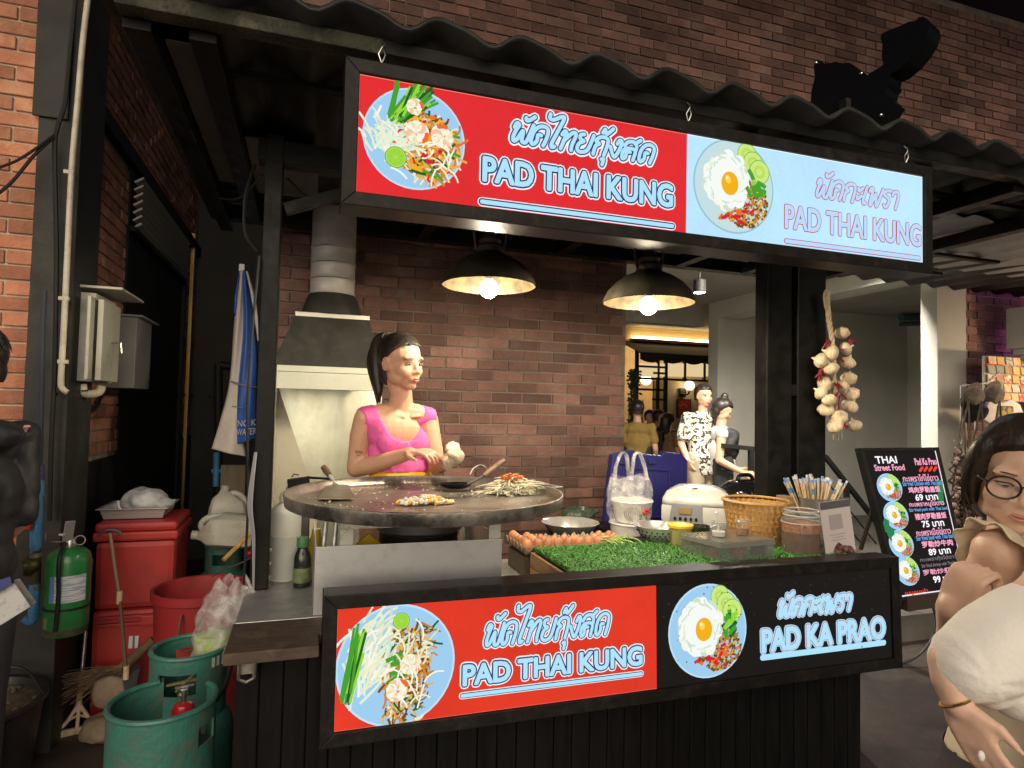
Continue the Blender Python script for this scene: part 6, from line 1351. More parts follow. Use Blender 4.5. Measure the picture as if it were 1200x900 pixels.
# black drain pipe, blue pipe and stray board at the alley end
g = MB(); g.tube(smooth_path([at_y(270, 430, 4.9), at_y(258, 428, 4.9), at_y(256, 436, 4.9), at_y(256, 530, 4.9), at_y(254, 620, 4.9)], 5), .03, 10); tag(g.build('drain_pipe', m_black, smooth=True), 'black drain pipe with an elbow at the alley end', 'pipe')
g = MB(); g.tube([at_y(254, 530, 4.86), at_y(253, 570, 4.86)], .022, 10); g.tube([at_y(248, 552, 4.86), at_y(259, 552, 4.86)], .014, 8); tag(g.build('blue_pipe', m_blue, smooth=True), 'short blue pipe tee low in the alley', 'pipe')
g = MB(); g.span((at_y(259, 545, 4.8).x, 4.8, at_y(270, 600, 4.8).z), (at_y(288, 545, 4.8).x, 4.83, at_y(270, 545, 4.8).z)); tag(g.build('wooden_board', mat('pale_board', (.28, .23, .15), .8, col2=(.2, .16, .10), scale=4, stretch=(6, 6, 1))), 'pale upright wooden board deep in the alley', 'board')
g = MB()
for k in range(3): g.tube(smooth_path([at_y(299+k*.7, 530, 2.46), at_y(291+k*2, 590, 2.44), at_y(296+k, 630, 2.45), at_y(297, 690, 2.46)], 6), .0035, 5)
tag(g.build('strings', mat('grey_string', (.25, .25, .27), .7), smooth=True), 'grey strings hanging along the left stall post', 'string')
# ================================================================== RIGHT AND FAR: downlight, railing, restaurant, menu board, souvenirs
c = at_y(820, 343, 4.7); zc_ = ZL+.22
def downlight(c, label, k=3400, nm='downlight_glow'):
    dl = thing('downlight', label, 'lamp', c, 'downlights under the passage ceiling')
    g = MB(); g.lathe([(.001, c.z+.11), (.055, c.z+.11), (.055, c.z), (.048, c.z), (.048, c.z+.02)], (c.x, c.y, 0), 24); g.build('can', m_black, dl, smooth=True)
    g = MB(); g.lathe([(.001, c.z+.012), (.047, c.z+.012)], (c.x, c.y, 0), 24); g.build('lens', emit(nm, (1.0, .93, .80), k), dl, recalc=False)
    if c.z+.12 < zc_: g = MB(); g.tube([(c.x, c.y, c.z+.11), (c.x, c.y, zc_-.002)], .012, 8); g.build('stem', m_black, dl)
downlight(V((c.x, 4.7, c.z)), 'small lit black cylinder downlight under the passage ceiling')
downlight(V((3.3, 4.2, zc_-.10)), 'second downlight, added unseen behind the lintel above the black posts', 5200, 'added_downlight')  # this lamp and the next are unseen extras, added to brighten the recess
downlight(V((4.5, 4.2, zc_-.10)), 'third downlight, added unseen to light the recess, behind the grey pillar', 5200, 'added_downlight')
g = MB(); g.tube([(c.x+.02, 4.68, zc_-.03), (c.x+.9, 4.3, zc_-.03), (c.x+1.6, 4.25, zc_-.03)], .015, 8); tag(g.build('ceiling_conduit', m_black, smooth=True), 'thin black conduit along the passage ceiling', 'pipe')
# stair railing
YRl = 5.3; rl_ = thing('stair_railing', 'black metal stair railing sloping down in front of the pale plaster wall', 'railing', at_y(900, 590, YRl))
def ry(x, y): return at_y(x, y, YRl)
top = [ry(845, 522), ry(905, 528), ry(967, 535), ry(1040, 628)]
for a, b in zip(top, top[1:]): g = MB(); g.bar(a, b, .05, .045); g.build('handrail', m_black, rl_, bevel=.004)
for x, y in ((880, 526), (947, 534), (992, 568)): g = MB(); a = ry(x, y); g.bar(a, V((a.x, a.y, .1)), .045); g.build('baluster', m_black, rl_)
for dz_ in (.24, .44):
    for a, b in zip(top, top[1:]): g = MB(); g.tube([a-V((0, 0, dz_)), b-V((0, 0, dz_))], .008, 6); g.build('rail_wire', m_black, rl_)
# ---- restaurant at the end of the passage
YG2 = 9.6
m_warm = mat('cream_wall', (.56, .44, .26), .8, col2=(.50, .38, .22), scale=3); m_dkfr = mat('dark_window_frame', (.018, .014, .011), .5)
rs = thing('restaurant', 'lit restaurant front with dark window frames and scalloped black awning', 'restaurant', (at_y(780, 500, YG2).x, YG2, .18))
def fy(x, y, Y=YG2): return at_y(x, y, Y)
YI = 12.2
XRl, XRr = fy(700, 450).x, fy(880, 450).x
g = MB(); g.span((XRl, YI, .18), (XRr+1.5, YI+.1, 3.6)); g.build('inner_wall', m_warm, rs)
g = MB(); g.span((XRl, YG2-.02, 3.0), (XRr+1.5, YI, 3.08)); g.build('inner_ceiling', m_warm, rs)
zt_ = fy(790, 403).z
g = MB(); g.span((XRl, YG2, zt_+.02), (XRr+.5, YG2+.12, 3.6)); g.build('fascia_wall', mat('ochre_fascia', (.42, .30, .15), .7), rs)
g = MB(); g.span((fy(738, 401).x, YG2-.10, zt_+.05), (XRr, YG2-.07, zt_+.085)); g.build('light_strip', emit('strip_glow', (1.0, .74, .34), 16), rs)
g = MB(); g.span((fy(738, 401).x, YG2-.12, zt_+.0), (XRr, YG2-.0, zt_+.045)); g.build('cornice', mat('brass_cornice', (.30, .21, .09), .5), rs)
# awning with scalloped valance
g = MB(); xa_, xb_ = fy(750, 418, YG2-.77).x, XRr; za_, zb2 = zt_-.005, fy(790, 421).z
g.sheet(lambda u, v: (xa_+(xb_-xa_)*u, YG2-.02-.75*v, za_+(zb2-za_)*v), 4, 2); g.build('awning_cloth', mat('awning_black', (.02, .014, .012), .8), rs, solid=.01, recalc=False)
g = MB(); n = 60
vs = []
for i in range(n+1):
    x = xa_+(xb_-xa_)*i/n; vs += [(x, YG2-.775, zb2+.01), (x, YG2-.775, zb2-.10-.05*abs(math.sin(i/n*PI*7)))]
g.add(vs, [(2*i, 2*i+1, 2*i+3, 2*i+2) for i in range(n)]); g.build('valance', mat('awning_black', (.02, .014, .012), .8), rs, recalc=False, solid=.01)
for x in (747, 772, 781, 803, 826, 850): g = MB(); a = fy(x, 450); w_ = .05 if x in (747, 781) else .035; g.span((a.x-w_/2, YG2, .18), (a.x+w_/2, YG2+.06, zt_)); g.build('mullion', m_dkfr, rs) if x not in (803, 826) else (g := MB()).span((a.x-.02, YG2, fy(x, 445).z), (a.x+.02, YG2+.06, zt_)).build('mullion', m_dkfr, rs)
for y, x0_, x1_ in ((443, 747, 900), (456, 747, 781), (468, 766, 781), (437, 766, 781), (429, 747, 781)):
    a, b = fy(x0_, y), fy(x1_, y); g = MB(); g.span((a.x, YG2+.005, a.z-.018), (b.x, YG2+.055, a.z+.018)); g.build('transom', m_dkfr, rs)
for i, x in enumerate((748, 773, 783, 804, 828)):
    x1_ = (772, 781, 803, 826, 850)[i]; a, b = fy(x, 441), fy(x1_, 426); g = MB(); g.span((a.x, YG2+.02, a.z), (b.x, YG2+.026, b.z)); g.build('pane', emit('lit_pane', (.95, .72, .38), .8), rs)
a, b = fy(748, 468), fy(764, 520); g = MB(); g.span((a.x, YG2+.3, .18), (b.x, YG2+.34, a.z)); g.build('cream_panel', mat('cream_panel', (.60, .50, .33), .6), rs)
for x, y, r_ in ((757, 445, .10), (795, 430, .06), (770, 470, .05), (775, 488, .05)):
    c = fy(x, y, 10.6); g = MB(); g.ball(c, r_, 14, 10); g.build('globe_light', emit('inside_glow', (1.0, .68, .30), 7), rs, smooth='all')
c = fy(790, 450, 10.9); g = MB(); g.ball((c.x, 10.9, 2.85), .12, 14, 10); g.build('assumed_ceiling_globe', emit('assumed_ceiling_glow', (1.0, .74, .40), 130), rs, smooth='all')  # assumed ceiling lamp, added to light the dining room
YWL = 9.9
g = MB(); a, b = fy(781, 445), fy(826, 445); g.span((a.x, YWL+.1, .18), (b.x+1, YWL+.16, fy(790, 445).z)); g.build('side_panel', m_warm, rs)
wl = thing('wall_lamp', 'round glowing globe wall lamp on a dark bracket beside the restaurant window', 'lamp', fy(807, 456, YWL))
c = fy(808, 452, YWL-.08); g = MB(); g.ball(c, .085, 18, 12); g.build('globe', emit('globe_glow', (1.0, .84, .50), 9), wl, smooth='all')
g = MB(); g.lathe([(.03, -.10), (.05, -.085), (.03, -.07)], c, 12); g.tube(smooth_path([c+V((0, 0, -.10)), c+V((-.01, .05, -.16)), c+V((-.12, .12, -.14))], 4), .016, 8); g.box(fy(800, 460, YWL+.06), (.12, .05, .16)); g.build('bracket', m_dkfr, wl, smooth=True)
ps = thing('poster', 'small framed red poster with cream print on the restaurant wall', 'poster', fy(802, 490, YWL))
a, b = fy(794, 490, YWL+.05), fy(810, 468, YWL+.05); g = MB(); g.span((a.x, YWL+.05, a.z), (b.x, YWL+.09, b.z)); g.build('frame', mat('poster_frame', (.06, .02, .015), .5), ps)
g = MB(); g.span((a.x+.02, YWL+.045, a.z+.02), (b.x-.02, YWL+.049, b.z-.02)); g.build('print', mat('poster_red', (.42, .035, .03), .5, col2=(.55, .30, .18), scale=14, detail=3, thresh=(.55, .6)), ps)
# plant in the corner
q = random.Random(5); pl = thing('climbing_plant', 'dark leafy climbing plant beside the restaurant window', 'plant', fy(742, 500, 8.9)); g = MB(); g2 = MB()
g2.tube([fy(742, 540, 8.9), fy(744, 432, 8.9)], .02, 6); g2.build('stem', m_dkfr, pl)
for i in range(420):
    t = q.random(); c = fy(743+q.gauss(0, 2.6), 434+66*t, 8.9+q.uniform(-.1, .1)); a = q.uniform(0, 6.28); d = V((math.cos(a), q.uniform(-.6, .6), math.sin(a)*.7))*.06; s_ = d.cross(V((.3, 1, .2))).normalized()*.022
    g.add([c, c+d*.5+s_, c+d, c+d*.5-s_], [(0, 1, 2, 3)])
tag(g.build('leaves', mat('dark_leaf', (.020, .030, .014), .6, rnd=.4), pl, recalc=False), kind='stuff')
for k, (x, y) in enumerate(((772, 508), (788, 506), (800, 510))):
    c = fy(x, y, 8.7); ch = thing('dining_chair', ('left', 'middle', 'right')[k]+' of three dark dining chairs before the restaurant window', 'chair', (c.x, 8.7, .18), 'dark chairs at the restaurant')
    g = MB(); g.box((c.x, 8.7, c.z-.18), (.40, .03, .42)); g.build('backrest', m_dkfr, ch, bevel=.02)
    g = MB(); g.box((c.x, 8.92, .64), (.42, .42, .04)); g.build('seat', m_dkfr, ch, bevel=.01)
    for sx in (-.18, .18):
        for sy in (8.72, 9.1): g = MB(); g.span((c.x+sx-.018, sy-.018, .18), (c.x+sx+.018, sy+.018, .62)); g.build('leg', m_dkfr, ch)
# ---- menu light board on a low stand
B0, B1, B3 = at_d(1056, 701, 3.95), at_d(1136, 690, 4.10), at_d(1011, 528, 4.06)
B2 = at_p(1098, 527, B0, (B1-B0).cross(B3-B0))
mb_ = thing('menu_board', 'tilted glowing black menu board listing four rice dishes with prices', 'menu board', (B0+B1)/2)
eX, eY = B1-B0, B3-B0; nB = eX.cross(eY).normalized()
if nB.dot(V((0, 0, CH))-B0) < 0: nB = -nB
AR = eY.length/eX.length
def fb(u, v, h): return B0+eX*u+(eY*(1-u)+(B2-B1)*u)*(v/AR)+nB*h          # u, v in board widths
VT = AR
for (u0, v0, u1, v1) in ((-.03, -.03, 1.03, .01), (-.03, VT-.01, 1.03, VT+.03), (-.03, .011, .015, VT-.011), (.985, .011, 1.03, VT-.011)):
    g = MB(); g.prism([fb(u0, v0, .004), fb(u1, v0, .004), fb(u1, v1, .004), fb(u0, v1, .004)], -nB*.05); g.build('frame', m_black, mb_, bevel=.002)
g = MB(); g.prism([fb(.0, .0, -.012), fb(1, .0, -.012), fb(1, VT, -.012), fb(0, VT, -.012)], -nB*.02); g.build('backing', m_black, mb_)
g = MB(); g.add([fb(.0, .0, -.004), fb(1, .0, -.004), fb(1, VT, -.004), fb(0, VT, -.004)], [(0, 1, 2, 3)]); g.build('panel', emit('menu_black', lin((20, 16, 20)), 1), mb_, recalc=False)
c_mw = emit('menu_white', lin((250, 244, 250)), 1.1); c_mp = emit('menu_pink', lin((250, 170, 200)), 1); c_mb = emit('menu_blue', lin((110, 176, 236)), 1); c_mr = emit('menu_red', lin((238, 70, 50)), 1); c_mg = emit('menu_green', lin((40, 130, 80)), 1); c_mgr = emit('menu_grey', lin((120, 110, 116)), 1)
g = MB(); e_ = .012
for (u0, v0, u1, v1) in ((.016, .011, .984, .026), (.972, .03, .984, VT-.012), (.016, .03, .024, VT*.95)):
    g.add([fb(u0, v0, -.0032), fb(u1, v0, -.0032), fb(u1, v1, -.0032), fb(u0, v1, -.0032)], [(0, 1, 2, 3)])
tag(g.build('edge_light', c_mw, mb_, recalc=False), kind='stuff')
def vb(y): return VT*(1-(y-527)/165.0)
t = MB(); mi_ = {'w': 0, 'p': 1, 'b': 2, 'r': 3, 'g': 4, 'y': 5}
def mt(s, u0, u1, yc, hpx, c, bold=.0):
    vs, fs, ed = text_shapes(s); v0 = vb(yc+hpx/2); v1 = vb(yc-hpx/2); ft = fit(vs, u0, v0, u1, v1)
    P_ = [ft(v) for v in vs]; t.add([fb(p.x, p.y, -.0028) for p in P_], fs, mi_[c])
    if bold: ribbon(t, lambda u, v, h: fb(u, v, h), [(P_[a], P_[b]) for a, b in ed], bold*.55, -.0029, mi_[c], 0)
mt('THAI', .14, .42, 538, 8, 'w', .006); mt('Street Food', .10, .50, 547, 7, 'p', .005); mt('Pad Ka Prao', .66, .96, 541, 8, 'p', .005)
rows = [(571, 'กะเพราไก่ไข่ดาว', 'Stir fried Chicken with Thai basil', '鸡肉罗勒盖饭', '69 บาท'), (602, 'กะเพราหมูไข่ดาว', 'Stir fried pork with Thai basil', '猪肉罗勒盖饭', '75 บาท'), (634, 'กะเพราเนื้อไข่ดาว', 'Stir fried beef with Thai basil', '罗勒炒牛肉', '89 บาท')]
for y, a_, b_, c_, d_ in rows:
    mt(a_, .44, .93, y-11, 8, 'p', .004); mt(b_, .42, .96, y-4.5, 5, 'b', .002); mt(c_, .48, .92, y+3, 7, 'p', .006); mt(d_, .55, .86, y+12, 7, 'w', .006)
mt('99 บาท', .52, .82, 677, 7, 'w', .006); mt('กะเพรากุ้งไข่ดาว', .40, .93, 654, 6, 'y', .004); mt('Stir fried shrimp with Thai basil', .40, .93, 661, 5, 'y', .003); mt('罗勒炒虾仁', .40, .90, 668, 6, 'p', .003)
mt('เมนูแนะนำ', .08, .40, 688, 5, 'r', .004)
for k in range(4): u = .70+.065*k; ribbon(t, fb, [((u, vb(552)), (u+.045, vb(548)))], .016, -.0027, 3, 6)
for (u, y, s) in ((.93, 570, 1), (.90, 584, 1), (.06, 612, 1), (.10, 622, 1)):
    t.add([fb(u-.06, vb(y), -.003), fb(u, vb(y-8), -.003), fb(u+.05, vb(y-5), -.003), fb(u+.03, vb(y+9), -.003), fb(u-.03, vb(y+8), -.003)], [(0, 1, 2, 3, 4)], 4)
t.build('lettering', [c_mw, c_mp, c_mb, c_mr, c_mg, c_mgr], mb_, recalc=False)
for k, (y, u) in enumerate(((570, .235), (602, .225), (634, .20), (664, .19))):
    dish(lambda u_, v_, h: fb(u_, v_, -.0038+h*.5), mb_, (u, vb(y)), .165, 'K', None, 40+k)
g = MB()
for s, u in ((1, .02), (1, .98)):
    a = fb(u, -.01, -.03); g.tube([a, V((a.x+.05, a.y+.12, .03))], .02, 8)
    a = fb(u, VT*.6, -.05); g.tube([a, V((a.x+.1, a.y+.40, .03))], .014, 8)
a, b = fb(.05, -.06, -.04), fb(.95, -.06, -.04); g.bar(a, b, .10, .09); g.build('stand', mat('dark_wood_stand', (.035, .022, .016), .6), mb_)
cable('cable', [fb(.5, -.1, -.05), fb(.45, -.45, -.05), V((B0.x, B0.y, .02)), V((B0.x-.5, B0.y+.2, .02))], .008, 'black power cable trailing under the menu board')
# ---- souvenir stand at the right: hats on a wire rack, picture cards, shirt, dark woven bags
YS_ = 3.6
def sy_(x, y, d=0): return at_y(x, y, YS_+d)
sv = thing('display_rack', 'white wire display rack at the right holding hats and shirts', 'rack', sy_(1160, 700))
g = MB()
for a, b in (((1126, 452), (1158, 449)), ((1126, 452), (1126, 520)), ((1158, 440), (1162, 520)), ((1126, 485), (1162, 482)), ((1158, 449), (1172, 436)), ((1142, 451), (1143, 520))): g.tube([sy_(*a), sy_(*b)], .006, 6)
a = sy_(1145, 520); g.tube([a, V((a.x, a.y, .01))], .018, 8); a = sy_(1230, 440); g.tube([a, V((a.x, a.y, .01))], .018, 8); g.build('wire_frame', mat('white_wire', (.5, .48, .46), .4), sv)
m_hat = mat('straw_hat', (.17, .14, .11), .8, col2=(.08, .065, .05), scale=50, bump=.5)
for k, (x, y, m_, lb) in enumerate(((1136, 463, m_hat, 'left grey brown hat on the wire rack'), (1159, 461, m_hat, 'right grey brown hat on the wire rack'), (1140, 480, m_black, 'black hat below the two brown hats'))):
    c = sy_(x, y, -.05); ht = thing('hat', lb, 'hat', c, 'hats on the wire rack'); ax3 = V((.1, -.8, -.35)).normalized()
    g = MB(); g.lathe([(.075, 0), (.11, .005), (.115, .015), (.075, .012)], c, 24, ax3); g.build('brim', m_, ht, smooth=True)
    g = MB(); g.lathe([(.078, .0), (.075, .055), (.055, .085), (.001, .09)], c, 24, ax3); g.build('crown', m_, ht, smooth=True)
q = random.Random(7); pal = [(.62, .12, .08), (.66, .52, .30), (.52, .45, .36), (.30, .33, .20), (.60, .34, .20), (.68, .62, .5), (.20, .26, .34), (.55, .45, .12)]
crk = thing('card_rack', 'bright rack of colourful picture cards at the right edge', 'rack', sy_(1190, 480, .0))
g = MB(); p0, p1 = sy_(1154, 470, .04), sy_(1262, 424, .04); g.span((p0.x, YS_+.04, p0.z), (p1.x, YS_+.06, p1.z)); g.build('board', mat('rack_board', (.45, .40, .33), .7), crk)
nx, nz = 12, 5
for i in range(nx):
    for j in range(nz):
        a = p0.x+(p1.x-p0.x)*(i+.5)/nx; z = p0.z+(p1.z-p0.z)*(j+.5)/nz; m_ = mat('card_%s' % 'abcdefgh'[q.randrange(8)], (0, 0, 0)) if False else None
        k = q.randrange(8); m_ = mat('picture_card_tone_'+'abcdefgh'[k], pal[k], .5, col2=pal[(k+3) % 8], scale=30, detail=2, thresh=(.45, .55))
        g = MB(); g.box((a+q.uniform(-.004, .004), YS_+.025-.004*j, z), ((p1.x-p0.x)/nx*.86, .006, (p1.z-p0.z)/nz*.86), (R(-8), R(q.uniform(-5, 5)), 0)); g.build('picture_card', m_, crk)
g = MB(); a = sy_(1157, 425, .02); g.span((a.x, YS_+.03, a.z-.03), (a.x+.19, YS_+.05, a.z+.01)); g.build('header', mat('header_red', (.45, .03, .035), .5), crk)
ts = thing('white_shirt', 'white printed T shirt hanging below the picture cards', 'shirt', sy_(1170, 500)); 
pts = [(1152, 490), (1159, 472), (1166, 468), (1176, 472), (1186, 468), (1196, 474), (1204, 494), (1196, 497), (1194, 540), (1162, 540), (1163, 498)]
g = MB(); g.prism([sy_(x, y, -.10) for x, y in pts], (0, .05, 0)); g.build('cloth', mat('white_cotton', (.62, .58, .52), .85, col2=(.52, .48, .43), scale=9, bump=.3), ts, bevel=.01)
g = MB(); a, b = sy_(1170, 500, -.11), sy_(1188, 476, -.11); g.span((a.x, YS_-.108, a.z), (b.x, YS_-.103, b.z)); g.build('print', mat('shirt_print', (.35, .26, .08), .6, col2=(.06, .05, .04), scale=22, detail=3, thresh=(.45, .55)), ts)
q = random.Random(31)
m_mac = mat('dark_macrame', (.045, .028, .024), .8, col2=(.10, .07, .055), scale=20, rnd=.4); m_rus = mat('rust_bead', (.16, .055, .035), .6, col2=(.26, .22, .18), scale=12, rnd=.3)
for k, (x0_, y0_, x1_, y1_, d) in enumerate(((1118, 495, 1140, 600, -.1), (1130, 505, 1158, 640, -.16), (1146, 520, 1185, 660, -.2), (1112, 560, 1135, 630, -.05))):
    hb_ = thing('woven_bag', ('upper', 'middle', 'lower right', 'lower left')[k]+' dark woven net bag with beads hanging from the souvenir rack', 'bag', sy_(x0_, y1_, d), 'dark woven bags on the rack')
    g = MB()
    for i in range(150):
        x = q.uniform(x0_, x1_); y = q.uniform(y0_+ (y1_-y0_)*.25, y1_); c = sy_(x, y, d+q.uniform(-.04, .04)); L = q.uniform(.03, .09); g.tube([c, c+V((q.gauss(0, .025), q.gauss(0, .02), -L*.5)), c+V((q.gauss(0, .03), 0, -L))], [.008, .010, .003], 5)
    tag(g.build('netting', m_mac, hb_), kind='stuff')
    g = MB(); xm = (x0_+x1_)/2
    for s in (-1, 1): g.tube([sy_(xm+6, 470, d), sy_(xm+s*(x1_-x0_)*.4, y0_+(y1_-y0_)*.4, d)], .007, 6)
    g.build('strap', m_mac, hb_)
    for i in range(30): 
        if i % 3 == 0: g = MB()
        g.ball(sy_(q.uniform(x0_, x1_), q.uniform(y0_+20, y1_), d-.05), q.uniform(.010, .02), 8, 6)
        if i % 3 == 2: tag(g.build('bead', m_rus, hb_, smooth=True), kind='stuff')
# grey moulded column head at the right edge
cp = thing('column_head', 'pale grey moulded column head at the far right edge', 'column', sy_(1200, 430, -.2))
m_grey = mat('pale_grey_paint', (.40, .385, .37), .6, col2=(.34, .33, .32), scale=4)
cx_ = sy_(1241, 400, -.2).x; y_ = YS_-.2
for (w, ya, yb2) in ((.30, 352, 403), (.26, 403.2, 411), (.22, 411.2, 418), (.18, 418.2, 425), (.10, 425.2, 560)):
    za, zb3 = sy_(1190, yb2, -.2).z, sy_(1190, ya, -.2).z; g = MB(); g.span((cx_-w/2, y_, za), (cx_+w/2, y_+w, zb3)); g.build('moulding', m_grey, cp, bevel=.006)
# assumed lamps just beyond the right edge, unseen, added for purple and warm light
pt = thing('assumed_purple_tube', 'assumed purple LED tube lamp, unseen, under the roof at the right', 'lamp', (6.6, 3.35, 2.5))  # assumed tube, added to tint the brick wall purple
g = MB(); g.tube([(5.75, 3.3, 2.52), (7.2, 3.3, 2.52)], .02, 10); g.build('tube', emit('assumed_purple_glow', (.72, .26, .80), 95), pt, smooth=True)
g = MB(); g.span((5.7, 3.335, 2.50), (7.25, 3.36, 2.54)); g.build('housing', m_black, pt)
wb = thing('assumed_bare_bulb', 'assumed warm bare bulb, unseen, lighting the souvenir stand at the right', 'lamp', (5.7, 2.95, 1.9))  # assumed bulb, added to warm the souvenir corner
g = MB(); g.ball((5.7, 2.95, 1.9), .045, 16, 12); g.build('bulb', emit('assumed_warm_bulb', (1.0, .70, .40), 330), wb, smooth='all')
g = MB(); g.tube([(5.7, 2.95, 1.95), (4.75, 2.75, 2.6)], .006, 6); g.lathe([(.02, .04), (.022, .09), (.001, .095)], (5.7, 2.95, 1.9), 12); g.build('flex', m_black, wb)
# ---- black cut out shrimp shaped sign on the roof, seen from behind
nS = V((-.95, -.32, 0)); pS = at_y(1010, 110, 2.05); 
def sp(x, y): return at_p(940+x/6.43, 10+y/6.43, pS, nS)
ol = [(60, 760), (70, 620), (95, 520), (88, 430), (100, 395), (125, 385), (150, 410), (200, 415), (250, 400), (300, 412), (355, 408), (395, 430), (425, 480), (470, 520), (520, 480), (580, 445), (612, 420), (600, 370), (605, 260), (588, 225), (600, 190), (650, 165), (740, 130), (800, 100), (850, 95), (880, 65), (915, 62), (950, 85), (960, 130), (940, 210), (880, 310), (800, 400), (720, 465), (665, 490), (655, 540), (665, 560), (640, 590), (628, 640), (690, 700), (640, 780), (600, 860)]
rsg = thing('roof_sign', 'black cut out shrimp shaped sign standing on the wavy roof edge', 'sign', pS-V((0, 0, .15)))
m_rs = mat('gloss_black_acrylic', (.004, .004, .005), .25, spec=.4)
ex_ = V((.105, .035, 0))
g = MB(); g.prism([sp(x, y) for x, y in ol]+[sp(330, 870)], ex_); o = g.build('cut_out_body', m_rs, rsg)
g = MB(); 
for x, y in ((108, 412), (448, 492), (596, 805)):
    g = MB(); g.ball(sp(x, y)+nS*.004, .008, 10, 6); g.build('stud', mat('bright_stud', (.7, .7, .72), .2, 1), rsg, smooth=True)
g = MB(); a = sp(330, 860); g.span((a.x-.02, a.y-.02, 2.66), (a.x+.02, a.y+.02, a.z+.1)); g.build('support', m_black, rsg)
# ================================================================== PEOPLE
def hand(mb, wr, d, n, side=1, curl=.5, s=1.0, thumb=.6, spread=.06, infl=0):
    """palm and five fingers; d points to the fingers, n is the palm side, side=+1 puts the thumb along d x n"""
    wr, d, n = V(wr), V(d).normalized(), V(n); n = (n-d*n.dot(d)).normalized(); t = d.cross(n).normalized()*side
    mb.tube([wr-d*.02*s, wr+d*.015*s, wr+d*.045*s, wr+d*.082*s], [(.025+infl)*s, (.027+infl)*s, (.037+infl)*s, (.036+infl)*s], 12, flat=.46) if False else None
    for k in range(4):
        o = (1.5-k)*.0195*s; mb.tube([wr-d*.012*s+t*o*.55, wr+d*.04*s+t*o*.92, wr+d*.083*s+t*o], [.0135*s+infl, .0138*s+infl, .0108*s+infl], 8)
    mb.ball(wr+d*.03*s+t*.02*s+n*.006*s, (.022*s+infl,)*3, 10, 8)
    for k, (L, c) in enumerate(((.92, .85), (1.0, 1.0), (.95, 1.1), (.76, 1.2))):
        o = (1.5-k)*.0195*s; p = wr+d*.085*s+t*o; a = curl*c*.75; dd = (d+t*(1.5-k)*spread).normalized(); pts = [p-d*.012*s, p.copy()]
        for seg in (.040, .026, .021):
            dv = dd*math.cos(a)+n*math.sin(a); p = p+dv*seg*L*s; pts.append(p.copy()); a += curl*c
        mb.tube(pts, [.0098*s+infl, .0098*s+infl, .0090*s+infl, .0080*s+infl, .0062*s+infl], 8); mb.ball(pts[-1], .0062*s+infl, 8, 6)
    p = wr+d*.022*s+t*.030*s; dv = (d*.72+t*.62+n*.35*thumb).normalized(); p1 = p+dv*.038*s; d2 = (d*.9+t*(.35-.5*thumb)+n*.55*thumb).normalized(); p2 = p1+d2*.030*s; p3 = p2+(d2+n*.25*thumb).normalized()*.022*s
    mb.tube([p-dv*.015*s, p1, p2, p3], [.014*s+infl, .0115*s+infl, .0098*s+infl, .0072*s+infl], 8); mb.ball(p3, .0072*s+infl, 8, 6)
def limb(mb, pts, rad, n=14):
    pts = [V(p) for p in pts]; mb.tube(pts, rad, n)
    for p, r_ in zip(pts, rad): mb.ball(p, r_*.99, n, 8)
def head_shape(mb, T, k=1.0, slim=1.0, young=0):
    """T maps head coordinates (x right, y forward, z up, origin between the ears at eye height) to the figure"""
    Q = T.to_3x3(); P_ = lambda x, y, z: T @ V((x*k, y*k, z*k))
    rot = Q.normalized() if hasattr(Q, 'normalized') else Q
    e = lambda c, r_: mb.ball(P_(*c), [q*k for q in r_], 18, 14, rot)
    for s in (-1, 1): mb.tube([P_(s*(.079+.004*math.sin(t_*PI/8)), -.014-.016*math.cos(t_*PI/8), -.010+.027*math.sin(t_*PI/8)) for t_ in range(-3, 13)], .0042*k, 6)
    e((0, -.012, .028), (.077, .094, .086)); e((0, .006, -.020), (.068*slim, .076, .088)); e((0, .034, -.060), (.046*slim, .046, .046)); e((0, .056, -.092), (.026, .024, .019))
    for s in (-1, 1):
        e((s*.036, .044, -.030), (.030, .034, .034)); e((s*.043*slim, .014, -.062), (.023, .040, .028)); e((s*.0735, -.014, -.012), (.009, .017, .028)); e((s*.030, .068, .020), (.026, .016, .010)); e((s*.0115, .088, -.037), (.009, .009, .0070))
    mb.tube([P_(0, .074, .012), P_(0, .083, -.010), P_(0, .094, -.030)], [.011*k, .0115*k, .0120*k], 10); e((0, .0945, -.0335), (.0120, .0105, .0090)); e((0, .070, -.062), (.030, .022, .020)); e((0, .066, -.050), (.034, .024, .034))
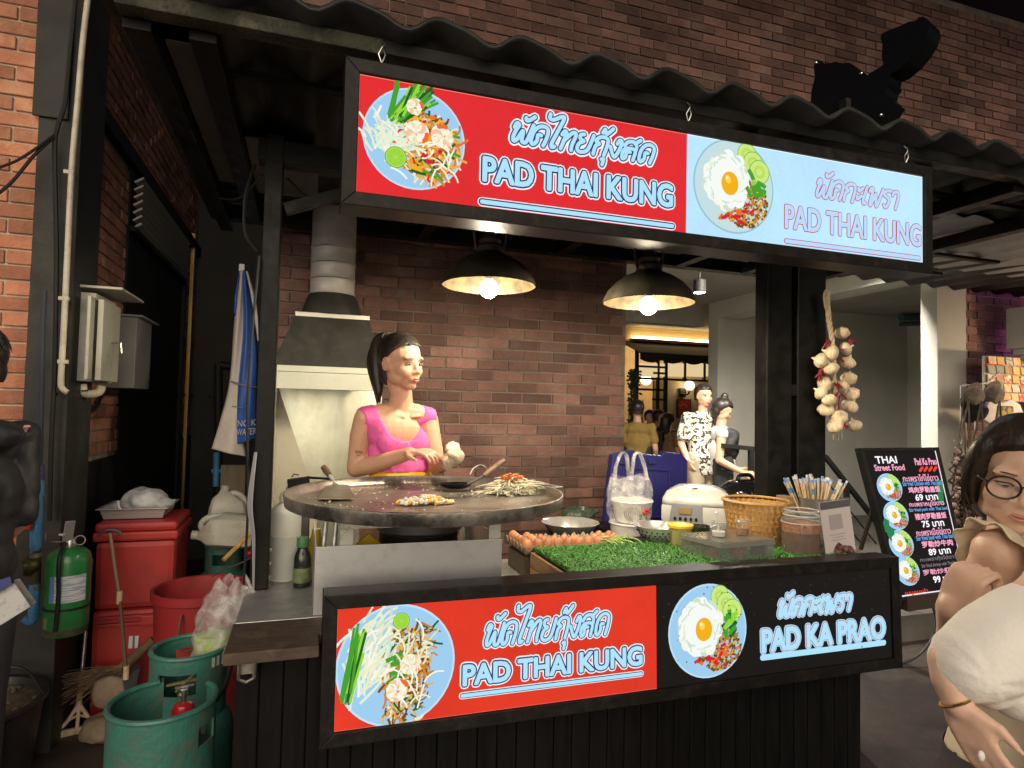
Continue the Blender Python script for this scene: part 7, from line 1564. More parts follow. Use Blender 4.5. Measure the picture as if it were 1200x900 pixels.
def face_parts(root, T, k=1.0, lipm=None, lid=.0, gaze=(0, 0), brow=(.0205, .0165, .0125), open_=.68):
    P_ = lambda x, y, z: T @ V((x*k, y*k, z*k)); rot = T.to_3x3()
    m_w = mat('eye_white', (.62, .58, .54), .3); m_i = mat('eye_dark', (.012, .008, .006), .15); m_br = mat('brow_hair', (.022, .015, .012), .7); lipm = lipm or mat('lip_rose', (.42, .15, .12), .45)
    for s in (-1, 1):
        g = MB(); g.ball(P_(s*.032, .0705, -.002), (.0140*k, .0120*k, .0058*k*open_), 14, 10, rot); g.build('eye', m_w, root, smooth='all')
        g = MB(); g.ball(P_(s*.032+gaze[0], .0790, -.002+gaze[1]), (.0056*k, .0044*k, .0054*k*open_), 12, 8, rot); g.build('iris', m_i, root, smooth='all')
        g = MB(); g.tube(smooth_path([P_(s*.0175, .0795, -.0030), P_(s*.025, .0835, .0032*open_), P_(s*.036, .0820, .0040*open_), P_(s*.0480, .0715, .0005)], 5), .0017*k, 6); g.build('eyelid', m_br, root, smooth='all')
        g = MB(); g.tube(smooth_path([P_(s*.014, .0860, brow[1]), P_(s*.028, .0862, brow[0]), P_(s*.043, .0770, brow[0]-.001), P_(s*.054, .0645, brow[2])], 5), [.0012*k]+[.0022*k]*10+[.0017*k]*4+[.0008*k], 6, flat=.6); g.build('eyebrow', m_br, root, smooth='all')
    g = MB(); g.tube(smooth_path([P_(-.021, .0770, -.0645), P_(-.009, .0895, -.0615), P_(0, .0915, -.0628), P_(.009, .0895, -.0615), P_(.021, .0770, -.0645)], 5), [.0012*k]+[.0040*k]*19+[.0012*k], 8, flat=.9)
    g.tube(smooth_path([P_(-.020, .0770, -.0655), P_(-.009, .0885, -.0700), P_(0, .0905, -.0712), P_(.009, .0885, -.0700), P_(.020, .0770, -.0655)], 5), [.0012*k]+[.0050*k]*19+[.0012*k], 8, flat=.9); g.build('lips', lipm, root, smooth='all')
def hair_cap(root, T, k, m, front, side=-.02, low=-.10, name='hair', puff=0, extra=None, voxel=.006):
    """front(x) gives the hairline height at head coordinate x; below it the face stays free"""
    g = MB(); P_ = lambda x, y, z: T @ V((x*k, y*k, z*k)); rot = T.to_3x3(); Ti = T.inverted()
    g.ball(P_(0, -.016, .030), [(.084+puff)*k, (.100+puff)*k, (.094+puff)*k], 26, 18, rot); g.ball(P_(0, -.045, -.03), [(.072+puff)*k, (.060+puff)*k, (.075)*k], 20, 14, rot)
    if extra: extra(g, P_, rot)
    ctr = P_(0, -.01, .0)
    def sink(p):
        l = Ti @ p; x, y, z = l.x/k, l.y/k, l.z/k
        return .42*sstep((front(x, y)-z)/.016+.5)*sstep((y-side)/.022+.5), ctr
    return fuse(g, name, m, root, voxel, 3, sink=sink, cut=(lambda p: (Ti @ p).z/k < low))
def strands_over(root, T, k, m, paths, name='hair_strands', r=.0022, n=6):
    g = MB(); P_ = lambda p: T @ V([q*k for q in p])
    for pth in paths: pp = smooth_path([P_(p) for p in pth], 4); g.tube(pp, [r*k*.15, r*k*.6]+[r*k]*(len(pp)-4)+[r*k*.7, r*k*.2], 5)
    return tag(g.build(name, m, root, smooth='all'), kind='stuff')
m_skin = mat('skin_warm', (.56, .325, .215), .46, col2=(.51, .28, .18), scale=14, detail=5, bump=.06, bscale=300, sss=.12)
m_skin_l = mat('skin_fair', (.68, .46, .35), .48, col2=(.64, .41, .30), scale=10, detail=5, bump=.05, bscale=300, sss=.12)
m_hair = mat('black_hair', (.012, .009, .008), .38, col2=(.028, .020, .016), scale=20, detail=4, bump=.4, bscale=60, stretch=(1, 1, .15))
def frame(c, f, up=(0, 0, 1), roll=0, pitch=0):
    f = V(f).normalized(); u = V(up); x = f.cross(u).normalized(); u = x.cross(f).normalized(); q = M((x, f, u)).transposed() @ M.Rotation(pitch, 3, 'X') @ M.Rotation(roll, 3, 'Y')
    return M.Translation(V(c)) @ q.to_4x4()
# ---------------------------------------------------------------- the cook
DZ = 2.66
hc_ = at_d(470.5, 425, DZ); fwd = V((.62, -.80, -.07)).normalized()
TH = frame(hc_, fwd, roll=R(2)); K = 1.02
cook = thing('person', 'woman in a pink top cooking behind the big griddle, hair in a ponytail', 'person', (hc_.x, hc_.y, .18))
body = V((.36, -.93, 0)).normalized(); rt = V((-body.y, body.x, 0))*-1          # rt: her right hand side
rt = body.cross(V((0, 0, 1))).normalized()
shR, shL = at_d(428, 490, DZ-.03), at_d(501, 490, DZ+.06); nk = at_d(470, 476, DZ+.03); ch_ = at_d(467, 515, DZ+.03); ws = at_d(470, 548, DZ+.03)
elR, wrR = at_d(417, 549, DZ-.01), at_d(481, 531, DZ-.17); elL, wrL = at_d(512, 546, DZ+.02), at_d(523, 541, DZ-.16)
g = MB(); head_shape(g, TH, K)
g.tube([TH @ V((0, -.025, -.06)), nk.lerp(hc_, .30), nk+V((0, .01, -.03))], [.050, .047, .056], 16)
tor = MB()
def torso(mb, ex=0):
    for (c, a, b, h) in ((ch_+V((0, 0, .035)), .142, .084, .10), (ch_.lerp(nk, .55)+V((0, .01, 0)), .122, .072, .07), (ch_+V((0, 0, -.06)), .128, .092, .10), (ws, .122, .090, .10), (ws+V((0, 0, -.12)), .155, .115, .13)):
        q = M((rt, body, V((0, 0, 1)))).transposed(); mb.ball(c, (a+ex, b+ex, h+ex), 22, 14, q)
    if ex:
        q = M((rt, body, V((0, 0, 1)))).transposed()
        for s in (-1, 1): mb.ball(ch_+rt*s*.058+body*.058+V((0, 0, -.012)), (.070, .056, .060), 16, 12, q)
torso(g)
limb(g, [nk+V((0, .01, -.035)), nk.lerp(shR, .55)+V((0, 0, -.004)), shR], [.050, .044, .046]); limb(g, [nk+V((0, .01, -.035)), nk.lerp(shL, .55)+V((0, 0, -.004)), shL], [.050, .044, .045])
limb(g, [shR, shR.lerp(elR, .35)+V((-.006, 0, 0)), elR], [.047, .045, .038]); limb(g, [elR, elR.lerp(wrR, .3)+V((0, 0, -.004)), wrR], [.038, .038, .025])
limb(g, [shL, shL.lerp(elL, .4), elL], [.045, .042, .036]); limb(g, [elL, elL.lerp(wrL, .4), wrL], [.039, .036, .026])
for s in (-1, 1): limb(g, [ws+V((0, 0, -.2))+rt*s*.09, V((ws.x, ws.y, .62))+rt*s*.10, V((ws.x, ws.y, .28))+rt*s*.10], [.09, .06, .045])
hd = (at_d(512, 528, DZ-.27)-wrR)
hand(g, wrR, hd, V((.35, -.25, -.9)), -1, .42, .95, .5)
hdl = (at_d(537, 532, DZ-.22)-wrL); hand(g, wrL, hdl, V((-.6, -.3, .35)), 1, .78, .9, .9)
for s_, sh_ in ((1, shR), (-1, shL)): g.tube(smooth_path([nk+body*.062+rt*s_*.014+V((0, 0, -.045)), nk.lerp(sh_, .45)+body*.048+V((0, 0, -.018)), nk.lerp(sh_, .85)+body*.02+V((0, 0, .006))], 4), .0062, 8)
fuse(g, 'body', m_skin, cook, .0046, 4)
gl = MB(); hand(gl, wrL, hdl, V((-.6, -.3, .35)), 1, .78, .9, .9, infl=.0042); gl.tube([wrL-hdl.normalized()*.05, wrL-hdl.normalized()*.02, wrL+hdl.normalized()*.02], [.036, .032, .031], 16, caps=False); gl.ball(wrL+hdl.normalized()*.065+V((0, -.02, .0)), (.034, .030, .030), 12, 8)
fuse(gl, 'glove', mat('glove_cream', (.66, .56, .42), .55, col2=(.58, .46, .34), scale=20, bump=.4, bscale=60), cook, .0045, 4, disp=.0015, dscale=50)
face_parts(cook, TH, K, mat('lip_soft', (.36, .13, .10), .4), gaze=(.003, -.0015))
top = MB(); torso(top, .009)
limb(top, [nk+V((0, .012, -.045)), nk.lerp(shR, .60)+V((0, 0, -.006)), shR], [.054, .050, .051]); limb(top, [nk+V((0, .012, -.045)), nk.lerp(shL, .60)+V((0, 0, -.006)), shL], [.054, .050, .050])
mid_s = (shR+shL)/2
def sink_top(p):
    l = p-mid_s; x = l.dot(rt); y = l.dot(body); z = l.z; ax3 = abs(x)
    line = (-.090+.115*(min(1.15, ax3/.100))**4) if y > -.02 else (-.045+.07*(min(1.15, ax3/.100))**4)
    a = sstep((z-line)/.012+.5)*(1-sstep((ax3-.098)/.008+.5))
    b = sstep((ax3-(.148+.30*max(0, z+.0)))/.010+.5)*sstep((z+.06)/.03)
    t = V(p)-rt*x*.35-body*(y-.0)*.35-V((0, 0, .02)) if a >= b else (shR if x > 0 else shL)+V((0, 0, -.02))
    return max(a, b)*.8, t
m_pink = mat('pink_jersey', (.70, .115, .36), .8, col2=(.62, .09, .30), scale=9, detail=5, bump=.3, bscale=26)
o = fuse(top, 'pink_top', m_pink, cook, .0048, 8, sink=sink_top, cut=lambda p: p.z < ws.z-.008, disp=.003, dscale=22)
sk_ = MB(); q = M((rt, body, V((0, 0, 1)))).transposed(); sk_.ball(ws+V((0, 0, -.11)), (.170, .128, .14), 26, 16, q); sk_.ball(ws+V((0, 0, -.03)), (.134, .104, .05), 26, 16, q)
fuse(sk_, 'yellow_skirt', mat('yellow_cotton', (.68, .36, .02), .8, col2=(.60, .29, .015), scale=8, bump=.3), cook, .008, 4, cut=lambda p: p.z > ws.z+.006 or p.z < ws.z-.4)
tt = MB(); a = shR.lerp(elR, .62)
for k in range(2): 
    c = at_d(421+k*6, 522, DZ-.09); tt.tube([c+V((.007*math.cos(t_*PI/4), 0, .005*math.sin(t_*PI/4))) for t_ in range(9)], .0012, 4)
tt.tube([at_d(421, 527, DZ-.09), at_d(427, 526.5, DZ-.09)], .0012, 4)
tt = MB(); d0 = (elR-shR).normalized(); out_ = (V((0, 0, CH))-a).normalized(); out_ = (out_-d0*out_.dot(d0)).normalized(); sx_ = d0.cross(out_)
for k in (-1, 1): tt.tube([a+out_*.0455+sx_*(k*.008+.006*math.cos(t_*PI/5))+d0*.0045*math.sin(t_*PI/5) for t_ in range(11)], .0011, 4)
tt.tube([a+out_*.0455+sx_*-.008+d0*.012, a+out_*.046+d0*.014, a+out_*.0455+sx_*.008+d0*.012], .0011, 4); tag(tt.build('tattoo', mat('tattoo_ink', (.06, .05, .05), .6), cook), kind='stuff')
def pony(g, P_, rot):
    pp = smooth_path([P_(0, -.080, .096), P_(0, -.118, .098), P_(0, -.148, .060), P_(-.004, -.150, -.01), P_(-.004, -.136, -.085), P_(0, -.122, -.135), P_(0, -.116, -.165)], 5); n_ = len(pp)
    g.tube(pp, [.018+.017*math.sin(PI*min(1, i/n_*1.1))**.8-.014*(i/n_)**2 for i in range(n_)], 14); g.ball(P_(0, -.082, .094), .022, 12, 8)
hl = lambda x, y: (.074-3.0*x*x if y > .045 else .066-.95*(.045-y))
hair_cap(cook, TH, K, m_hair, hl, side=-.030, extra=pony, low=-.30, voxel=.0045)
q = random.Random(2); paths = []; E0 = V((0, -.016, .030)); ER = V((.0852, .1012, .0952))
def on_cap(d, k=1.0): d = d.normalized(); return E0+V((d.x*ER.x, d.y*ER.y, d.z*ER.z))*k
end_d = V((0, -.085/.1012+.016/.1012, (.096-.030)/.0952)).normalized()
for i in range(150):
    a = -1.75+3.5*(i+q.random())/150
    x = .080*math.sin(a); y = .085*math.cos(a)-.012; z = max(hl(x, y), -.035)+q.uniform(-.004, .010)
    d0 = V((x/ER.x, (y+.016)/ER.y, (z-.03)/ER.z)).normalized()
    paths.append([tuple(on_cap(d0.lerp(end_d, t), 1.002 if t < 1 else 1.03)) for t in (0, .15, .35, .6, .85, 1.0)])
for i in range(80):
    o_ = q.uniform(-.017, .017); e_ = q.uniform(-.004, .008); paths.append([(o_*.5, -.088, .104), (o_, -.130+e_*.5, .098), (o_*1.5, -.172+e_, .04), (o_*1.5, -.175+e_, -.03), (o_*1.1, -.140+e_, -.12), (o_*.7, -.120+e_*.6, -.160-q.uniform(0, .025))])
strands_over(cook, TH, K, m_hair, paths, r=.0017)
g = MB(); P_ = lambda x, y, z: TH @ V((x*K, y*K, z*K)); g.tube([P_(.025*math.cos(i*PI/6), -.098, .098+.024*math.sin(i*PI/6)) for i in range(13)], .006, 6); g.build('hair_tie', m_black, cook, smooth=True)
# ---------------------------------------------------------------- girl with glasses at the right edge
DA = 1.36; ha = at_d(1195, 560, DA); fa = (V((0, 0, CH))-ha); fa = (fa.normalized()+CR*.12+V((0, 0, -.20))).normalized(); TA = frame(ha, fa, roll=R(-6)); KA = 1.0
girl = thing('person', 'girl with round glasses and dark bobbed hair in a cream ruffled top', 'person', (ha.x, ha.y, 0))
fb_ = (V((fa.x, fa.y, 0)).normalized()+CR*.75).normalized(); fb_.z = 0; fb_.normalize(); ra = fb_.cross(V((0, 0, 1))).normalized()       # her right
nA = ha+V((0, 0, -.205))-fb_*.03; sR = at_d(1170, 648, DA-.02); sL = nA*2-sR+V((0, 0, -.06)); cA = nA+V((0, 0, -.18)); hpA = V((ha.x, ha.y, .82))
g = MB(); head_shape(g, TA, KA, 1.05)
g.tube([TA @ V((0, -.02, -.06)), nA.lerp(ha, .3), nA], [.048, .045, .055], 14)
def trunk(mb, nn, cc, hp, r_, f_, ex=0, w=1.0):
    q = M((r_, f_, V((0, 0, 1)))).transposed()
    for c, a, b, h in ((nn+V((0, 0, -.07)), .14, .075, .075), (cc, .150, .10, .15), (cc.lerp(hp, .5), .130, .095, .16), (hp, .155, .115, .15)): mb.ball(c, (a*w+ex, b+ex, h+ex), 20, 14, q)
trunk(g, nA, cA, hpA, ra, fb_)
limb(g, [nA+V((0, 0, -.03)), nA.lerp(sR, .6), sR], [.05, .05, .052]); limb(g, [nA+V((0, 0, -.03)), nA.lerp(sL, .6), sL], [.05, .05, .052])
# her right arm bent: elbow low, hand closed in front of the chest
kn = at_d(1133, 664, DA-.15); eR = at_d(1128, 805, DA+.02); limb(g, [sR, sR.lerp(eR, .5)+ra*.0+V((0, .03, 0)), eR], [.046, .042, .036]); wR = at_d(1116, 712, DA-.12); limb(g, [eR, eR.lerp(wR, .4), wR], [.038, .037, .029])
hand(g, wR, kn-wR+CR*.01, CR*1.0+CF*.3, -1, 1.5, .92, 1.5)
limb(g, [sL, sL+V((.02, 0, -.27)), sL+V((.05, -.02, -.5))], [.05, .042, .03])
for s in (-1, 1): limb(g, [hpA+ra*s*.09+V((0, 0, -.05)), V((hpA.x, hpA.y, .45))+ra*s*.09, V((hpA.x, hpA.y, .06))+ra*s*.09], [.09, .06, .042]); limb(g, [V((hpA.x, hpA.y, .045))+ra*s*.09, V((hpA.x, hpA.y, .03))+ra*s*.1+fb_*.15], [.042, .03])
fuse(g, 'body', m_skin_l, girl, .0055, 4)
face_parts(girl, TA, KA, mat('lip_coral', (.50, .22, .18), .4), gaze=(-.002, -.003), brow=(.023, .020, .014), open_=.55)
m_cr = mat('cream_cotton', (.68, .60, .44), .85, col2=(.60, .52, .37), scale=10, bump=.35, bscale=30)
g = MB(); trunk(g, nA, cA, hpA, ra, fb_, .009); mA = (sR+sL)/2
fuse(g, 'ruffled_top', m_cr, girl, .008, 5, cut=lambda p: (p-mA).z > -.06 or p.z < .78, disp=.003, dscale=25)
def ruffle(s, c0):
    def f(u, v):
        a = -1.9+3.8*u; r_ = .057+.028*v+.007*v*math.sin(u*34); d_ = ra*s
        return c0+d_*(-.020+.034*v)*1+(fb_*math.sin(a)+d_*.35*math.cos(a))*r_+V((0, 0, math.cos(a)*r_*1.02-.022*v+.004))
    gg = MB(); gg.sheet(f, 60, 6); gg.build('ruffle_sleeve', m_cr, girl, smooth='all', recalc=False, solid=.003)
ruffle(1, sR+V((0, 0, .0))); ruffle(-1, sL)
g = MB()
for s in (-1, 1): g.tube(smooth_path([sR.lerp(sL, .22 if s > 0 else .78)+fb_*.085+V((0, 0, -.09)), sR.lerp(sL, .20 if s > 0 else .80)+fb_*.05+V((0, 0, .01)), sR.lerp(sL, .2 if s > 0 else .8)-fb_*.06+V((0, 0, .0))], 4), .010, 8, flat=.5)
g.build('shoulder_strap', m_cr, girl, smooth=True)
g = MB(); trunk(g, hpA+V((0, 0, .1)), hpA, hpA, ra, fb_, .012)
for s in (-1, 1): limb(g, [hpA+ra*s*.09+V((0, 0, -.05)), V((hpA.x, hpA.y, .45))+ra*s*.095, V((hpA.x, hpA.y, .12))+ra*s*.10], [.105, .08, .07])
fuse(g, 'trousers', mat('dark_trousers', (.05, .045, .045), .85), girl, .012, 4, cut=lambda p: p.z > .86)
m_hairb = mat('brown_black_hair', (.012, .009, .008), .4, col2=(.030, .019, .014), scale=14, detail=4, bump=.4, bscale=50, stretch=(1, 1, .12))
def bob(g, P_, rot):
    for s in (-1, 1):
        g.tube(smooth_path([P_(s*.035, .02, .104), P_(s*.074, .034, .06), P_(s*.085, .026, .005), P_(s*.082, .012, -.04), P_(s*.072, -.005, -.075)], 4), [.024, .024, .024, .024, .023, .022, .022, .021, .021, .02, .019, .018, .016, .014, .012, .009, .006], 10)
    g.ball(P_(0, -.055, -.05), [.082, .052, .085], 16, 12, rot); g.ball(P_(0, -.01, .062), [.080, .092, .080], 16, 12, rot)
hair_cap(girl, TA, KA, m_hairb, lambda x, y: (.076-6*x*x if abs(x) < .064 else -1), side=.035, extra=bob, low=-.3, voxel=.005)
paths = []; q = random.Random(4)
for i in range(46):
    s = q.choice((-1, 1)); y = q.uniform(.0, .035); k_ = q.uniform(.96, 1.04)
    paths.append([(s*.012, y*.6+.03, .116), (s*.060*k_, y+.018, .085), (s*.093*k_, y+.012, .02), (s*.097*k_, y+.0, -.035), (s*(.080+q.uniform(-.012, .010)), y-.012, -.075-q.uniform(0, .03))])
for i in range(8):
    paths.append([(.006, .06, .110), (-.03+q.uniform(-.01, .01), .088, .082), (-.058, .076, .050), (-.070, .058, .01-q.uniform(0, .03))])
for i in range(170):
    s = q.choice((-1, 1)); y0 = q.uniform(-.085, .055); t = q.uniform(-.004, .004)
    dd = lambda x, y, z: (lambda d: (d.x*.0875, -.014+d.y*.1035, .034+d.z*.098))(V((x, y, z)).normalized())
    yy = (y0+.014)/.1035
    paths.append([dd(s*.06, yy, 1.0), dd(s*.40, yy*1.0+t, .85), dd(s*.75, yy*.95+t, .55), dd(s*1.0, yy*.9, .12), dd(s*1.0, yy*.85, -.25)])
strands_over(girl, TA, KA, m_hairb, paths, r=.0017)
# spectacles
gls = thing('glasses', 'round black framed glasses worn by the girl at the right edge', 'glasses', TA @ V((0, .1, 0)))
P_ = lambda x, y, z: TA @ V((x*KA, y*KA, z*KA)); m_fr = mat('glasses_frame', (.018, .016, .016), .25)
for s in (-1, 1):
    rim = [P_(s*.035+.0285*math.cos(2*PI*i/32), .0965-.10*abs(.0285*math.cos(2*PI*i/32)*s+.005)*.6, -.006+.0235*math.sin(2*PI*i/32)) for i in range(33)]
    g = MB(); g.tube(rim, .0022, 6); g.build('rim', m_fr, gls, smooth=True)
    g = MB(); g.add([p for p in rim[:-1]], [tuple(range(32))]); g.build('lens', mat('lens_glass', (.8, .8, .8), .05, alpha=.03, spec=.8), gls, recalc=False)
    g = MB(); g.tube([P_(s*.0635, .091, .002), P_(s*.074, .082, .004), P_(s*.084, .03, .006), P_(s*.082, -.02, .0)], .0021, 6); g.build('temple', m_fr, gls, smooth=True)
g = MB(); g.tube(smooth_path([P_(-.0075, .0965, -.002), P_(0, .1005, .002), P_(.0075, .0965, -.002)], 4), .002, 6); g.build('bridge', m_fr, gls, smooth=True)
# ---------------------------------------------------------------- person in the white blouse, mostly beyond the right edge
DB = 1.10
wb_ = thing('person', 'person in a white balloon sleeved blouse and khaki trousers with one arm hanging down', 'person', (at_d(1262, 800, DB).x, at_d(1262, 800, DB).y, 0))
fw = V((-.75, -.45, 0)).normalized(); fw = V((.45, .85, 0)).normalized(); rb_ = fw.cross(V((0, 0, 1))).normalized(); lb_ = -rb_     # back to us, looking along the stalls; left arm shows
sh = at_d(1236, 690, DB); cb0 = sh+rb_*.19+V((0, 0, -.12)); nB_ = sh+rb_*.19+V((0, 0, .05)); hB_ = V((cb0.x, cb0.y, .86))
el = at_d(1118, 782, DB-.02); wr_ = at_d(1122, 826, DB-.03); hn = at_d(1146, 872, DB-.05)
hB = nB_+V((0, 0, .20))+fw*.03; TB = frame(hB, fw)
g = MB(); head_shape(g, TB, 1.0); g.tube([hB+V((0, 0, -.06)), nB_], [.048, .055], 14); trunk(g, nB_, cb0, hB_, rb_, fw)
limb(g, [nB_+V((0, 0, -.04)), sh], [.05, .05]); limb(g, [nB_+V((0, 0, -.04)), nB_+rb_*.19+V((0, 0, -.05))], [.05, .05])
e0_ = at_d(1112, 776, DB); limb(g, [sh, sh.lerp(e0_, .5), e0_], [.044, .040, .034]); limb(g, [e0_, e0_.lerp(wr_, .45)+V((-.004, 0, 0)), wr_], [.033, .031, .022])
hand(g, wr_, hn-wr_, CR*.8+CF*.5, 1, .30, .82, .35)
limb(g, [nB_+rb_*.19+V((0, 0, -.05)), nB_+rb_*.24+V((0, 0, -.32)), nB_+rb_*.24+fw*.1+V((0, 0, -.52))], [.048, .04, .028])
for s in (-1, 1): limb(g, [hB_+rb_*s*.09, V((hB_.x, hB_.y, .45))+rb_*s*.09, V((hB_.x, hB_.y, .06))+rb_*s*.09], [.09, .06, .042]); limb(g, [V((hB_.x, hB_.y, .04))+rb_*s*.09, V((hB_.x, hB_.y, .03))+rb_*s*.1+fw*.15], [.042, .03])
fuse(g, 'body', m_skin_l, wb_, .0058, 4)
g = MB()
A0, A1 = at_d(1240, 708, DB), at_d(1128, 782, DB-.01); sl_ = (A1-A0); sd_ = sl_.normalized()
limb(g, [A0, A0.lerp(A1, .30)+V((0, 0, .0)), A0.lerp(A1, .62)+V((0, 0, -.004)), A1.lerp(A0, .10), A1], [.060, .073, .079, .069, .052], 20)
for (x, y, d, r_) in ((1190, 800, .02, .060), (1222, 792, .04, .085), (1160, 800, 0, .045)): g.ball(at_d(x, y, DB+d), r_, 16, 12)
trunk(g, nB_, cb0, cb0+V((0, 0, -.25)), rb_, fw, .01, .9)
m_wbl = mat('white_blouse', (.80, .77, .71), .85, col2=(.76, .73, .67), scale=5, detail=6, bump=.15, bscale=120)
sn_ = sd_.cross(CF).normalized()
def folds(p):
    l = p-A1; a = l.dot(sd_); b = l.dot(sn_); c_ = l.dot(CF); r0 = math.hypot(l.dot(sd_), l.dot(sn_)); w = 1-sstep((r0-.03)/.28)*.55
    th = math.atan2(b, -a); n1 = noise.noise(V((th*2.3, r0*5.5, c_*4)))
    n2 = noise.noise(V((b*9+2, a*2.2, c_*5)))
    return (.0035*w*n1+.0085*n2*(.4+.6*w))
fuse(g, 'blouse', m_wbl, wb_, .0062, 8, fold=folds, cut=lambda p: p.z > nB_.z+.01)
g = MB(); hem = at_d(1118, 806, DB-.02); 
g = MB(); trunk(g, hB_+V((0, 0, .12)), hB_, hB_, rb_, fw, .014)
for s in (-1, 1): limb(g, [hB_+rb_*s*.09, V((hB_.x, hB_.y, .45))+rb_*s*.10, V((hB_.x, hB_.y, .10))+rb_*s*.10], [.12, .10, .09])
fuse(g, 'khaki_trousers', mat('khaki_cotton', (.40, .30, .155), .85, col2=(.34, .25, .12), scale=8, bump=.35, bscale=30), wb_, .009, 4, cut=lambda p: p.z > .99, disp=.006, dscale=14)
hair_cap(wb_, TB, 1.0, m_hair, lambda x, y: .055 if y > .02 else -1, side=-.01, low=-.11)
g = MB(); d_ = (hn-wr_).normalized(); x_, y_2 = frame_of(d_); g.tube([wr_-d_*.006+(x_*math.cos(i*PI/9)+y_2*math.sin(i*PI/9))*.0245 for i in range(19)], .0024, 6); g.build('bracelet', mat('gold', (.62, .40, .13), .3, 1), wb_, smooth=True)
g = MB(); g.ball(at_d(1150, 886, DB-.075), (.006, .005, .009), 8, 6); g.build('nail', mat('white_nail', (.75, .72, .70), .3), wb_, smooth=True)
# ---------------------------------------------------------------- man at the left edge, back turned
DM = 2.25; hm = at_d(-34, 424, DM); fm = V((-.80, .60, -.05)).normalized(); TM = frame(hm, fm); fmb = V((-.90, .42, 0)).normalized(); rm = fmb.cross(V((0, 0, 1))).normalized()
man = thing('person', 'man in a black hooded jacket cut off by the left edge', 'person', (hm.x, hm.y, 0)); nm = hm+V((0, 0, -.23))-fmb*.02; cm_ = nm+V((0, 0, -.25)); hpm = V((hm.x, hm.y, .90))
sm_, sm2 = nm+rm*.20+V((0, 0, -.045)), nm-rm*.20+V((0, 0, -.045))
g = MB(); head_shape(g, TM, 1.04); g.tube([hm+V((0, 0, -.06)), nm+V((0, 0, -.02))], [.056, .064], 14); trunk(g, nm, cm_, hpm, rm, fmb, .015, 1.1)
em_ = sm_+V((.03, -.04, -.30)); limb(g, [sm_, sm_.lerp(em_, .5), em_], [.056, .052, .043]); limb(g, [em_, em_+fmb*.13+V((0, 0, -.12)), em_+fmb*.22+V((0, 0, -.16))], [.043, .038, .03]); hand(g, em_+fmb*.22+V((0, 0, -.16)), fmb+V((0, 0, -.3)), -rm, 1, .6, 1.0)
limb(g, [sm2, sm2+V((0, 0, -.3)), sm2+fmb*.15+V((0, 0, -.45))], [.055, .05, .035]); 
for s in (-1, 1): limb(g, [hpm+rm*s*.10, V((hpm.x, hpm.y, .48))+rm*s*.1, V((hpm.x, hpm.y, .06))+rm*s*.1], [.095, .065, .045]); limb(g, [V((hpm.x, hpm.y, .045))+rm*s*.1, V((hpm.x, hpm.y, .035))+rm*s*.1+fmb*.17], [.045, .034])
fuse(g, 'body', m_skin, man, .008, 4)
m_jk = mat('black_jacket', (.012, .0125, .015), .6, col2=(.022, .023, .027), scale=8, bump=.35, bscale=22)
g = MB(); trunk(g, nm, cm_, hpm+V((0, 0, .05)), rm, fmb, .030, 1.0); limb(g, [nm+V((0, 0, -.04)), sm_, sm_.lerp(em_, .97)], [.066, .068, .054]); limb(g, [nm+V((0, 0, -.04)), sm2, sm2+V((0, 0, -.12))], [.075, .082, .075]); g.ball(nm-fmb*.07+V((0, 0, -.03)), (.11, .08, .06), 16, 10)
fuse(g, 'jacket', m_jk, man, .009, 6, disp=.005, dscale=24, cut=lambda p: (p-nm).z > .015 and (p-nm).dot(fmb) > -.01)
g = MB(); 
for s in (-1, 1): limb(g, [hpm+rm*s*.10, V((hpm.x, hpm.y, .48))+rm*s*.1, V((hpm.x, hpm.y, .10))+rm*s*.1], [.115, .085, .075])
fuse(g, 'trousers', mat('dark_trousers2', (.025, .025, .03), .85), man, .012, 4)
hair_cap(man, TM, 1.06, m_hair, lambda x, y: .05 if y > .03 else -.01, side=.01, low=-.07, puff=.006)
q = random.Random(6); paths = []
for i in range(260):
    a = q.uniform(0, 6.28); t0 = q.uniform(.15, 1.1); d0 = V((math.cos(a)*math.sin(t0), math.sin(a)*math.sin(t0), math.cos(t0))); d1 = V((math.cos(a)*math.sin(t0+.5), math.sin(a)*math.sin(t0+.5), math.cos(t0+.5)))
    f_ = lambda d, k: (d.x*.090*k, -.016+d.y*.106*k, .030+d.z*.100*k)
    paths.append([f_(d0, .99), f_(d0.lerp(d1, .5).normalized(), 1.03), f_(d1, 1.05)])
strands_over(man, TM, 1.06, m_hair, paths, r=.0024)
g = MB(); g.tube(smooth_path([nm+rm*.12-fmb*.10+V((0, 0, .0)), sm_+V((.0, -.07, -.03)), sm_+V((.02, -.03, -.10))], 5), .014, 8, flat=.4); g.build('red_trim', mat('red_trim', (.40, .03, .035), .6, col2=(.6, .6, .58), scale=30, detail=0), man, smooth=True)
pa_ = thing('paper_bag', 'white printed paper bag held by the man at the left edge', 'bag', at_y(10, 740, 2.9)); 
g = MB(); g.prism([at_y(-14, 742, 2.6), at_y(-14, 690, 2.6), at_y(16, 682, 2.6), at_y(36, 711, 2.6)], (.0, .05, 0)); g.build('paper', mat('white_paper', (.48, .48, .48), .7, col2=(.36, .36, .38), scale=20, detail=2, thresh=(.55, .6)), pa_, bevel=.003)
g = MB(); g.prism([at_y(-14, 700, 2.58), at_y(-14, 684, 2.58), at_y(12, 676, 2.58), at_y(14, 684, 2.58)], (.0, .02, 0)); g.build('blue_top', mat('blue_paper', (.04, .05, .18), .6), pa_)
